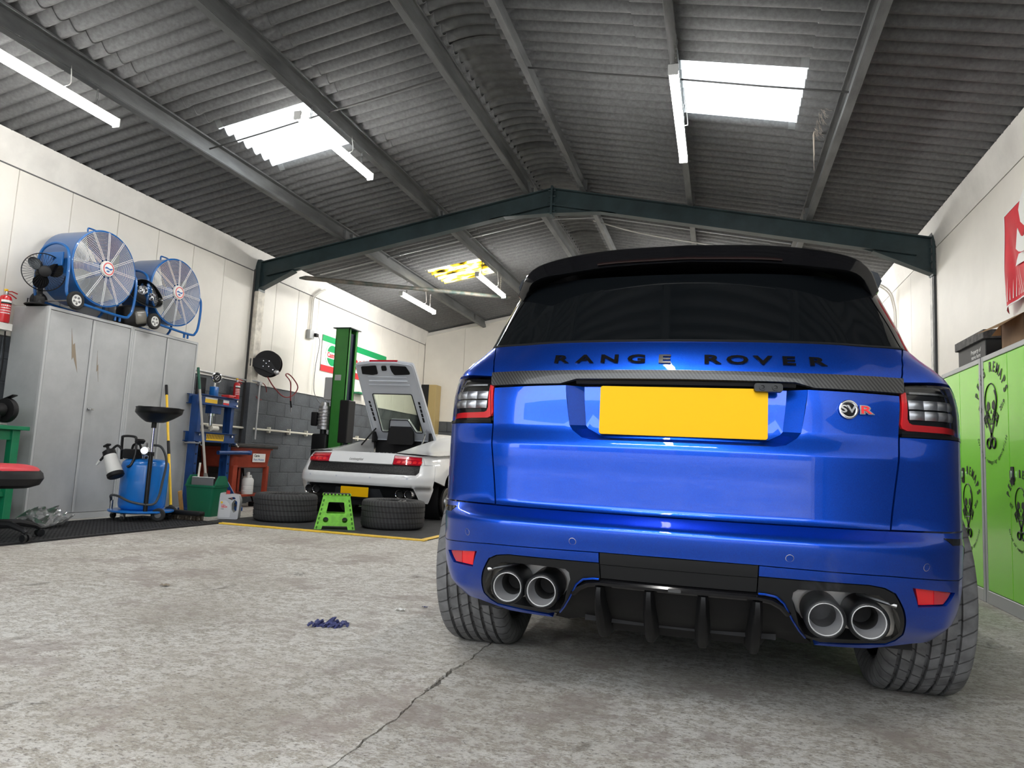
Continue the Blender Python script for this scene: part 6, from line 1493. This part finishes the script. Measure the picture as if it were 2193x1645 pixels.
# raised cover
def LIDP(x, tt, off=0.0):
    n = Vector((0, -.768, -.640))
    bow = .03*(1-(x/.45)**2)
    return Vector((x, 9.17-.8*tt, 1.02+.96*tt)) - n*(bow*0) + n*off
def LSf(s, z): return tuple(LIDP(s, z))
LO = roundpoly([(.474, -.01), (.445, .60), (.428, .90), (.42, 1.0), (.18, 1.028), (-.18, 1.028), (-.42, 1.0), (-.428, .90), (-.445, .60), (-.474, -.01)], .03)
LW = roundpoly([(-.29, .622), (.29, .622), (.312, .108), (.21, .108), (.135, .277), (-.135, .277), (-.21, .108), (-.312, .108)], .02)
lid = link('engine_cover', panel_mesh('engine_cover', LSf, LO, (LW,), M_LIDGREY, d=.05, edge=.03, depth=.035), sc)
link('outer_skin', panel_mesh('outer_skin', lambda s, z: tuple(LIDP(-s, z, -.04)), LO, (LW,), M_WHITECAR, d=.05, edge=.03, depth=.005), lid)
link('cover_window', panel_mesh('cover_window', lambda s, z: tuple(LIDP(s, z, -.015)), LW, (), M_GREENGLASS, d=.2, edge=.1, depth=.004), lid)
b = B(); tube(b, [LIDP(s, z, .003) for s, z in LW], .007, 6, closed=True); obj('window_seal', b, M_BLACK, lid)
b = B(); tube(b, [LIDP(s*.955, z*.985+.005, .006) for s, z in LO], .006, 6, closed=True); obj('cover_seal', b, M_LIDGREY, lid)
for poly, nm, m, o_ in (([(-.345, .905), (-.338, .972), (-.115, .985), (-.12, .88), (-.20, .868), (-.35, .880)], 'lamp_cover', M_BLACK, .012), ([(.085, .985), (.31, .975), (.345, .905), (.345, .88), (.20, .872), (.12, .87), (.09, .92)], 'lamp_cover', M_BLACK, .012), ([(-.04, .982), (.03, .982), (.025, .925), (-.045, .922)], 'latch', M_BLACK, .014)):
    link(nm, panel_mesh(nm, LSf, roundpoly(poly, .015), (), m, d=.05, depth=.012, off=o_), lid)
for sx in (-.37, .37):
    for k, (z0, z1) in enumerate(((.49, .525), (.44, .478), (.385, .43), (.325, .375), (.255, .315))):
        link('vent_slot', panel_mesh('vent_slot', LSf, [(sx-.014, z0), (sx+.014, z0), (sx+.012, z1), (sx-.016, z1)], (), M_BLACK, d=.05, depth=.002, off=.002), lid)
for z0, z1 in ((.77, .815),):
    b = B(); tube(b, [LIDP(-.28+.56*k/8, .79, .003) for k in range(9)], .012, 8); tube(b, [LIDP(-.30+.60*k/8, .74, .001) for k in range(9)], .010, 8); tube(b, [LIDP(-.28+.56*k/8, .84, .001) for k in range(9)], .008, 8); obj('stiffening_rib', b, M_LIDGREY, lid)
b = B(); tube(b, [LIDP(-.20+.40*k/6, 1.03, -.02) for k in range(7)], .014, 6); obj('brake_light', b, M_REDLENS, lid)
for sg in (-1, 1):
    b = B(); cyl(b, LIDP(sg*.385, .16, .02), V(sg*.44, 8.75, .92), .011, n=10); obj('gas_strut', b, M_CHROME if sg > 0 else M_BLACK, lid)
    b = B(); bx(b, sg*.43-.02, sg*.43+.02, 9.05, 9.16, .97, 1.12, .006, 1); obj('hinge', b, M_BLACK, lid)
# brake discs, floor pan and lift pads
for sg in (1, -1):
    Mh = AX((sg*.86, 8.72, .225), (sg, 0, 0))
    b = B(); lathe(b, [(.10, -.02), (.178, -.02), (.18, -.015), (.18, .008), (.175, .012), (.10, .012)], 40, Mh); bd = obj('brake_disc', b, mat('brake_iron', (.10, .095, .09), .5, metal=.6) if 'brake_iron' not in MATS else MATS['brake_iron'], sc)
    b = B(); lathe(b, [(.125, .012), (.12, .03), (.06, .034), (.045, .05), (.03, .055), (0, .055)], 32, Mh)
    for k in range(5): a = 2*PI*k/5; lathe(b, [(.010, .03), (.010, .05), (0, .05)], 8, Mh @ Matrix.Translation((.07*math.cos(a), .07*math.sin(a), 0)))
    obj('hub_face', b, M_STEEL, bd)
    b = B(); lathe(b, [(.30, -.30), (.38, -.30), (.38, .03)], 24, AX((sg*.86, 8.72, .30), (sg, 0, 0))); obj('arch_liner', b, M_BLACK, sc)
b = B(); bx(b, -.62, .62, 8.05, 12.0, .16, .24); bx(b, -.60, .60, 8.25, 8.4, .16, .5); bx(b, -.93, -.86, 9.2, 10.9, .17, .27); bx(b, .86, .93, 9.2, 10.9, .17, .27); bx(b, -.7, .7, 8.05, 8.10, .24, .60); obj('underbody', b, M_BLACK, sc, smooth=0)
for x in (-.8, .8):
    for y in (11.28,):
        b = B(); lathe(b, tyre_profile(.325, .24, .24, (), .006, .01), 40, AX((x, y, .325), (1, 0, 0))); w_ = obj('tyre', b, M_RUBBER, sc)
        b = B(); lathe(b, [(.24, -.08), (.24, .08), (.05, .09), (0, .09)], 24, AX((x, y, .325), (1, 0, 0))); obj('rim', b, M_BLACKSAT, w_)
for x in (-.6, .6):
    for y in (9.35, 10.75):
        b = B(); cyl(b, (x, y, .012), (x, y, .16), .06, .05, n=16); bx(b, x-.1, x+.1, y-.1, y+.1, .010, .04); obj('support_stand', b, M_RAFTER, sc)

# two post lift
t = thing('lift_post', 'tall green vehicle lift post with motor, behind the white car', 'vehicle lift', (-5.70, 10.0, 0))
b = B(); bx(b, -.19, .05, -.14, -.128, .02, 2.76); bx(b, -.19, .05, .128, .14, .02, 2.76); bx(b, -.19, -.178, -.14, .14, .02, 2.76); bx(b, .038, .05, -.14, -.085, .02, 2.76); bx(b, .038, .05, .085, .14, .02, 2.76); obj('column', b, M_GREENLIFT, t, smooth=0)
b = B(); bx(b, -.23, .09, -.17, .17, 2.76, 2.775); obj('top_plate', b, M_RAFTER, t, smooth=0)
b = B(); bx(b, -.30, .45, -.28, .28, 0, .02); obj('base_plate', b, M_GREENLIFT, t, smooth=0)
b = B(); bx(b, -.17, .01, -.12, .12, .5, 2.70); obj('inner_channel', b, mat('lift_inner_blue', (.006, .012, .035), .5), t, smooth=0)
b = B(); bx(b, -.02, .14, -.155, .06, .95, 1.62, .01, 1); obj('carriage_cover', b, M_BLACK, t)
b = B(); bx(b, -.15, -.04, -.1425, -.1415, 1.93, 2.02); obj('rating_label', b, M_SOCKET, t, smooth=0)
b = B(); bx(b, -.34, -.19, -.12, .02, 1.62, 1.98, .01, 1); obj('control_box', b, M_SOCKET, t)
b = B(); cyl(b, (-.32, -.08, 1.15), (-.32, -.08, 1.52), .095, n=24)
for k in range(6): lathe(b, [(.10, 0), (.104, .01), (.10, .02)], 24, Matrix.Translation((-.32, -.08, 1.2+k*.05)))
cyl(b, (-.32, -.08, 1.50), (-.32, -.08, 1.58), .08, .06, n=20); obj('pump_motor', b, M_ALU, t)
b = B(); bx(b, -.50, -.40, -.18, .0, 1.2, 1.42, .015, 2); obj('motor_terminal_box', b, M_BLACK, t)
b = B(); bx(b, -.46, -.19, -.19, .03, .62, 1.08, .03, 2); cyl(b, (-.32, -.08, 1.06), (-.32, -.08, 1.16), .05, n=14); obj('oil_tank', b, M_BLACKSAT, t)
# sponsor banner on the left wall
t = thing('wall_banner', 'white oil company banner with green and red bands on the left wall', 'banner', (-6.685, 10.76, 0))
MB = Matrix(((0, 0, 1, 0), (1, 0, 0, 0), (0, 1, 0, 0), (0, 0, 0, 1)))
b = B(); prism(b, [(0, 2.205), (2.49, 2.225), (2.47, 2.83), (0, 2.845)], .004, MB); obj('banner_sheet', b, M_WHITEINK, t, smooth=0)
b = B(); prism(b, [(0, 2.735), (2.47, 2.71), (2.47, 2.83), (0, 2.845)], .005, MB, .001); obj('green_band', b, M_GREENINK, t, smooth=0)
b = B(); prism(b, [(0, 2.205), (2.49, 2.225), (2.49, 2.335), (0, 2.315)], .005, MB, .001); obj('red_band', b, M_REDINK, t, smooth=0)
cx, cz = .36, 2.515
b = B(); prism(b, [(cx+.185*math.cos(a), cz+.185*math.sin(a)) for a in [math.radians(18+144*k/14) for k in range(15)]], .005, MB, .001); obj('emblem_upper', b, M_GREENINK, t, smooth=0)
b = B(); prism(b, [(cx+.185*math.cos(a), cz+.185*math.sin(a)) for a in [math.radians(198+144*k/14) for k in range(15)]], .005, MB, .001); obj('emblem_lower', b, M_GREENINK, t, smooth=0)
b = B(); tube(b, [(.004, cx+.235*math.cos(a), cz+.22*math.sin(a)) for a in [math.radians(120+110*k/12) for k in range(13)]], .004, 4); obj('emblem_outline', b, M_GREENINK, t)
MTB = lambda y, z: Matrix.Translation((.0065, y, z)) @ MB
text_mesh('emblem_text', 'Castrol', .125, M_REDINK, t, MTB(cx-.01, cz+.0), .002, bold=.004, sx=.88); text_mesh('banner_text', 'Castrol', .36, M_REDINK, t, MTB(1.43, 2.51), .002, bold=.010, shear=.15)
# far corner shelves
b = B(); bx(b, 0, .16, -.18, .18, 0, .03); tag(obj('green_shelf', b, M_GREENBENCH, None, loc=(-6.69, 12.1, 1.93)), 'small green shelf on the left wall behind the raised cover', 'shelf')
t = thing('wall_cabinet', 'tan and black wall cabinet in the far left corner', 'cabinet', (-6.45, 15.0, 1.6))
b = B(); bx(b, -.10, .24, -.12, .17, -.55, .85, .006, 1); obj('cabinet_body', b, M_TANCAB, t)
b = B(); bx(b, -.13, -.10, -.12, .17, -.55, .85); bx(b, -.10, .06, -.125, -.121, .2, .85); obj('cabinet_side', b, M_BLACK, t, smooth=0)
# ================================================================== right side
MG = Matrix(((0, 0, -1, 0), (-1, 0, 0, 0), (0, 1, 0, 0), (0, 0, 0, 1)))     # plane x = const seen from -x: local x runs to -y
def skull_decal(parent, y, z, S, xf):
    """flat printed emblem: lettering on an arc, skull over crossed pistons"""
    M = Matrix.Translation((xf, y, z)) @ MG @ Matrix.Diagonal((S, S, 1, 1))
    d = .0008
    em = B()
    def poly(p, z0=.0005): prism(em, p, d, M, z0)
    # skull outline
    R_ = [(.115*math.cos(a), .08+.13*math.sin(a)) for a in [math.radians(-25+230*k/22) for k in range(23)]] + [(-.075, -.03), (-.06, -.085), (.06, -.085), (.075, -.03)]
    tube(em, [M @ Vector((p[0], p[1], .001)) for p in R_], .0045*S, 4, closed=True)
    poly([(-.085, .05), (-.06, .085), (-.025, .07), (-.018, .03), (-.05, .012), (-.082, .025)]); poly([(.085, .05), (.06, .085), (.025, .07), (.018, .03), (.05, .012), (.082, .025)])
    poly([(-.014, -.01), (0, .025), (.014, -.01)])
    for k in range(5): poly([(-.048+k*.022, -.05), (-.042+k*.022, -.05), (-.042+k*.022, -.085), (-.048+k*.022, -.085)])
    poly([(.07, .16), (.10, .12), (.108, .06), (.096, .06), (.088, .11), (.06, .15)])
    # crossed pistons
    for s in (-1, 1):
        def T(p): return (s*(p[0]*.82 - p[1]*.57), -.16 + p[0]*.57 + p[1]*.82)
        for (x0, y0, x1, y1) in ((-.052, .085, .052, .105), (-.052, .115, .052, .130), (-.052, .055, -.036, .145), (.036, .055, .052, .145), (-.05, .138, .05, .148), (-.014, -.07, .014, .06)):
            poly([T((x0, y0+.04)), T((x1, y0+.04)), T((x1, y1+.04)), T((x0, y1+.04))])
        c = T((0, -.08)); tube(em, [M @ Vector((c[0]+.036*math.cos(a), c[1]+.036*math.sin(a), .001)) for a in [2*PI*k/16 for k in range(16)]], .008*S, 4, closed=True)
    o = obj('skull_piston_print', em, M_INK, parent, smooth=0)
    word = 'PENG REMAPS'; n = len(word)
    for k, ch in enumerate(word):
        if ch == ' ': continue
        a = math.radians(158 - 136*k/(n-1)); r = .30
        text_mesh('arc_letter', ch, .105, M_INK, o, M @ Matrix.Translation((r*math.cos(a), .03+r*math.sin(a), .001)) @ Matrix.Rotation(a-PI/2, 4, 'Z'), .001, sx=.72, bold=.002)
    text_mesh('year_print', 'EST', .05, M_INK, o, M @ Matrix.Translation((-.215, .035, .001)) @ Matrix.Rotation(-.5, 4, 'Z'), .001); text_mesh('year_print', '2019', .05, M_INK, o, M @ Matrix.Translation((.215, .035, .001)) @ Matrix.Rotation(.6, 4, 'Z'), .001)
    word = 'Custom car remapping specialists'; n = len(word)
    for k, ch in enumerate(word):
        if ch == ' ': continue
        a = math.radians(205 + 130*k/(n-1)); r = .30
        text_mesh('script_letter', ch, .042, M_INK, o, M @ Matrix.Translation((r*math.cos(a), -.06+r*math.sin(a), .001)) @ Matrix.Rotation(a+PI/2, 4, 'Z'), .001, sx=.8, shear=.3)
    return o
def green_cab(y0, y1, label):
    t = thing('storage_cupboard', label, 'cupboard', (1.74, 0, 0)); H_ = 1.665
    b = B(); bx(b, .02, .55, y0, y1, 0, H_, .003, 1); obj('cupboard_body', b, M_GREYTRIM, t)
    b = B(); bx(b, -.003, .02, y0, y0+.03, 0, H_, .003, 1); bx(b, -.003, .02, y1-.03, y1, 0, H_, .003, 1); bx(b, -.003, .02, y0+.03, y1-.03, H_-.035, H_, .003, 1); bx(b, -.003, .02, y0+.03, y1-.03, 0, .085, .003, 1); obj('cupboard_frame', b, M_GREYTRIM, t)
    ym = (y0+y1)/2; ds = []
    for k, (a, c) in enumerate(((y0+.032, ym-.002), (ym+.002, y1-.032))):
        b = B(); bx(b, .0, .018, a, c, .088, H_-.038, .003, 1); ds.append(obj('door', b, M_LIMEWRAP, t))
    b = B(); prism(b, rrect(.045, .11, .008), .006, Matrix.Translation((0, ym-.045, .85)) @ MG); h = obj('lock_plate', b, M_BLACK, ds[0])
    b = B(); prism(b, rrect(.018, .055, .006), .010, Matrix.Translation((-.005, ym-.045, .855)) @ MG); obj('lock_handle', b, M_CHROME, h)
    return t, ds
ca, da = green_cab(4.69, 5.59, 'lime green wrapped metal cupboard at the right edge of the photo')
cb, db = green_cab(5.615, 6.515, 'lime green wrapped metal cupboard half hidden behind the blue car')
skull_decal(da[1], 5.43, 1.27, .92, -.0012)
skull_decal(da[0], 4.985, .64, .66, -.0012)
skull_decal(db[0], 5.93, .62, .80, -.0012)
# boxes on top
t = thing('archive_box', 'black lidded archive box on top of the lime green cupboards', 'box', (1.80, 5.74, 1.665))
b = B(); bx(b, .02, .33, .02, .62, 0, .185, .004, 1); bo = obj('box_body', b, M_BOXBLACK, t)
b = B(); bx(b, 0, .35, 0, .64, .165, .232, .004, 1); obj('box_lid', b, mat('worn_lid', (.11, .105, .10), .7, var=.5, vscale=20, col2=(.03, .03, .03)), t)
for s_, z in (('Property of', .105), ('name here', .065)):
    text_mesh('lid_text', s_, .045, M_WHITEINK, bo, Matrix.Translation((.019, .22, z)) @ MG, .001)
t = thing('cardboard_box', 'open brown cardboard box beside the black archive box', 'box', (1.80, 5.02, 1.665))
b = B()
for (x0, x1, y0, y1) in ((0, .008, 0, .38), (.36, .368, 0, .38), (0, .368, 0, .008), (0, .368, .372, .38)): bx(b, x0, x1, y0, y1, 0, .20)
bx(b, 0, .368, 0, .38, 0, .006); obj('box_walls', b, M_CARD, t, smooth=0)
for (p, q, r_, s_) in (((0, 0, .2), (0, .38, .2), (-.15, .40, .13), (-.15, -.02, .10)), ((0, .38, .2), (.368, .38, .2), (.36, .55, .17), (.0, .56, .15)), ((.368, 0, .2), (.368, .38, .2), (.40, .38, .37), (.40, 0, .37)), ((0, 0, .2), (.368, 0, .2), (.36, -.13, .28), (0, -.13, .28))):
    b = B(); b.faces.new([b.verts.new(v) for v in (p, q, r_, s_)]); bmesh.ops.solidify(b, geom=b.faces[:], thickness=.005); obj('flap', b, M_CARDIN, t, smooth=0)
t = thing('cardboard_box', 'brown cardboard carton standing behind the open box', 'box', (2.19, 5.2, 1.665))
b = B(); bx(b, .03, .10, -.3, .42, 0, .36, .003, 1); obj('carton', b, M_CARD, t)
b = B(); bx(b, .03, .09, -.36, .10, .36, .40, .01, 1); obj('dark_pad', b, M_BOXBLACK, t)
# red flag on the right wall
t = thing('wall_flag', 'crumpled red flag with white border and letter on the right wall', 'flag', (2.30, 6.75, 0))
def flagp(u, v, off=0.0):
    # u 0..1 towards the camera, v 0..1 up
    y = -.02 - 1.5*u - .07*(1-v)*(1-u); z = 2.20 + .86*v + .10*u + .05*math.sin(u*9)*(1-v)
    bulge = .035*math.sin(u*14+v*3)*(1-v) + .02*math.sin(u*31)*(1-v)**2
    return Vector((-.015-abs(bulge)-off, y, z))
b = B(); gridmesh(b, lambda u, v: flagp(u, v), 60, 20); obj('flag_cloth', b, M_FLAGRED, t, smooth=70)
b = B(); gridmesh(b, lambda u, v: flagp(.012*u, v, .003), 2, 20); gridmesh(b, lambda u, v: flagp(u, .985+.015*v, .003), 60, 1); gridmesh(b, lambda u, v: flagp(u, .0+.015*v, .003), 60, 1); obj('white_border', b, M_WHITEINK, t, smooth=70)
text_mesh('flag_letter', 'S', .62, M_WHITEINK, t, Matrix.Translation((-.062, -.53, 2.83)) @ MG, .004, bold=.03, shear=.25)
b = B(); gridmesh(b, lambda u, v: flagp(.22+.7*u-.05*(1-v), .34+.10*v, .012), 30, 2); obj('white_stripe', b, M_WHITEINK, t, smooth=70)
for k in range(9):
    b = B(); u0 = .05+.022*k; gridmesh(b, lambda u, v: flagp(u0+.006*u*(1-v), .05+(.20+.08*math.sin(k*2.1))*v, .006), 1, 6); obj('crease_streak', b, M_WHITEINK, t, smooth=70)
# conduit on the far right wall
t = thing('wall_conduit', 'white conduit bending down the right wall behind the blue car', 'conduit', (2.29, 10.6, 0))
for k, y in enumerate((0, .09)):
    b = B(); tube(b, smooth_path([(0, y, 2.0), (0, y, 2.9), (-.02, y, 3.2), (-.12, y-.02, 3.42), (-.5, y-.05, 3.60)], 6), .012, 8); obj('conduit_pipe', b, M_WHITETRIM, t)
b = B(); bx(b, -.05, .02, -.04, .12, 1.85, 2.0, .008, 1); obj('conduit_box', b, M_SOCKET, t)
# cable run under the right roof slope
b = B(); tube(b, smooth_path([(-1.9, 10.3, roof_z(-1.9)-.05), (-1.2, 10.3, roof_z(-1.2)-.14), (-.4, 10.25, roof_z(-.4)-.18), (.3, 10.2, roof_z(.3)-.2), (.98, 10.2, roof_z(.98)-.18)], 5), .010, 6); tag(obj('roof_cable', b, M_WHITETRIM, None), 'slack white cable under the far right roof slope', 'cable')
# dusty cobweb by the right rooflight
b = B(); rr = random.Random(4)
for k in range(40):
    y = 6.35 + .5*rr.random(); x = .79 + .06*rr.random(); a = V(x, y, roof_z(x)-.03); c = V(x+.05*rr.random(), y + .12*(rr.random()-.5), roof_z(x)-.05-.05*rr.random())
    m_ = (a+c)/2 - V(0, 0, .02*rr.random()); tube(b, smooth_path([a, m_, c], 3), .0014, 4)
for k in range(7):
    tube(b, [V(.80, 6.80+.012*k, roof_z(.8)-.03), V(.80+.01*rr.random(), 6.83, roof_z(.8)-.10-.05*k)], [.006, .0015], 4)
o = obj('cobweb', b, M_WEB, None); tag(o, 'dusty cobweb hanging from the lower edge of the right rooflight', 'cobweb', kind='stuff')
# glove and litter on the floor
t = thing('rubber_glove', 'crumpled blue rubber glove lying on the concrete floor', 'glove', (-1.69, 2.95, 0), math.radians(25))
t.scale = (.62, .62, .62)
def gl(u, v):
    a = 2*PI*u; x = (v-.5)*.20; r = math.sin(PI*(v*.96+.02))**.5
    w = .03 + .012*math.sin(17*v); j = .010*(math.sin(13*u*6.28/2+21*v) + math.sin(29*v+9*u) + .6*math.sin(47*v-31*u))
    return Vector((x+j, w*r*math.cos(a)+j+.02*math.sin(5*v), max(.001, (.018+.012*math.sin(11*v+1))*r*(1+math.sin(a))+j*.7)))
b = B(); gridmesh(b, gl, 40, 60, True); obj('palm', b, M_GLOVE, t, smooth=35)
for k, (x, y, a, L_) in enumerate(((.08, .02, .4, .07), (.09, -.01, -.1, .06), (.05, .04, 1.2, .05), (-.06, .03, 2.2, .06), (-.09, -.01, 3.0, .05))):
    b = B(); d_ = V(math.cos(a), math.sin(a), 0); tube(b, smooth_path([V(x, y, .014), V(x, y, .022)+d_*(L_*.5)+V(0, .01*math.sin(k*3), .008), V(x, y, .009)+d_*L_], 5), [.011+.003*math.sin(i*2.1+k) for i in range(11)], 8); obj('finger', b, M_GLOVE, t, smooth=40)
for k, (x, y, s, m, lb_) in enumerate(((-1.55, 3.42, .02, M_WHITEPLASTIC, 'small white paper scrap on the floor near the blue glove'), (-1.47, 3.55, .012, M_GLOVE, 'tiny blue scrap on the floor beyond the glove'), (-2.95, 3.35, .022, M_TAN, 'small brown dead leaf on the floor at left'))):
    b = B(); gridmesh(b, lambda u, v: Vector(((u-.5)*s*2.4, (v-.5)*s*1.6, .002+s*.5*abs(math.sin(u*5+v*3)))), 5, 4); tag(obj('litter_scrap', b, m, None, loc=(x, y, 0)), lb_, 'litter')
# the yard outside the open door
t = thing('yard_building', 'plain brick and panel unit across the yard outside the door', 'building', (-2, -17, 0))
b = B(); bx(b, -16, 16, -3, 0, 0, 2.2); obj('brick_base', b, mat('yard_brick', (.30, .17, .12), .8, var=.3, vscale=4), t, smooth=0)
b = B(); bx(b, -16, 16, -3, 0, 2.2, 6.5); obj('panel_wall', b, mat('yard_panel', (.42, .44, .46), .6, var=.1, vscale=1), t, smooth=0)
for x in (-11, -4, 3, 10):
    b = B(); bx(b, x-1.8, x+1.8, -.05, .03, 0, 3.6); obj('roller_door', b, mat('yard_door', (.12, .16, .22), .5) if 'yard_door' not in MATS else MATS['yard_door'], t, smooth=0)
    b = B(); bx(b, x+2.4, x+4.2, -.05, .03, 3.6, 4.8); obj('window', b, M_DARKGLASS, t, smooth=0)
# thin exhaust smoke at the right hand pipes
def mk_smoke():
    m = bpy.data.materials.new('thin_smoke'); m.use_nodes = True; N = m.node_tree.nodes; L = m.node_tree.links
    N.remove(N['Principled BSDF']); out = N['Material Output']
    vs = N.new('ShaderNodeVolumeScatter'); vs.inputs['Color'].default_value = (.85, .88, .95, 1); vs.inputs['Anisotropy'].default_value = .2
    tc = N.new('ShaderNodeTexCoord'); nz = N.new('ShaderNodeTexNoise'); nz.inputs['Scale'].default_value = 11; nz.inputs['Detail'].default_value = 4; nz.inputs['Distortion'].default_value = .8
    L.new(tc.outputs['Object'], nz.inputs['Vector'])
    mp = N.new('ShaderNodeMapping'); mp.inputs['Scale'].default_value = (1/.075, 1/.07, 1/.17); L.new(tc.outputs['Object'], mp.inputs[0])
    gr = N.new('ShaderNodeTexGradient'); gr.gradient_type = 'SPHERICAL'; L.new(mp.outputs[0], gr.inputs[0])
    r = N.new('ShaderNodeMapRange'); r.inputs[1].default_value = .45; r.inputs[2].default_value = .75; r.inputs[3].default_value = 0; r.inputs[4].default_value = 9; L.new(nz.outputs['Fac'], r.inputs[0])
    mu = N.new('ShaderNodeMath'); mu.operation = 'MULTIPLY'; L.new(r.outputs[0], mu.inputs[0]); L.new(gr.outputs[1], mu.inputs[1]); L.new(mu.outputs[0], vs.inputs['Density'])
    L.new(vs.outputs[0], out.inputs['Volume']); return m
b = B(); lathe(b, [(0, -.17), (.04, -.15), (.075, -.05), (.075, .05), (.05, .14), (0, .17)], 16)
o = obj('exhaust_smoke', b, mk_smoke(), None, loc=(.295, 2.20, .46)); tag(o, 'thin wisp of smoke rising from the right inner exhaust pipe', 'smoke', kind='stuff')
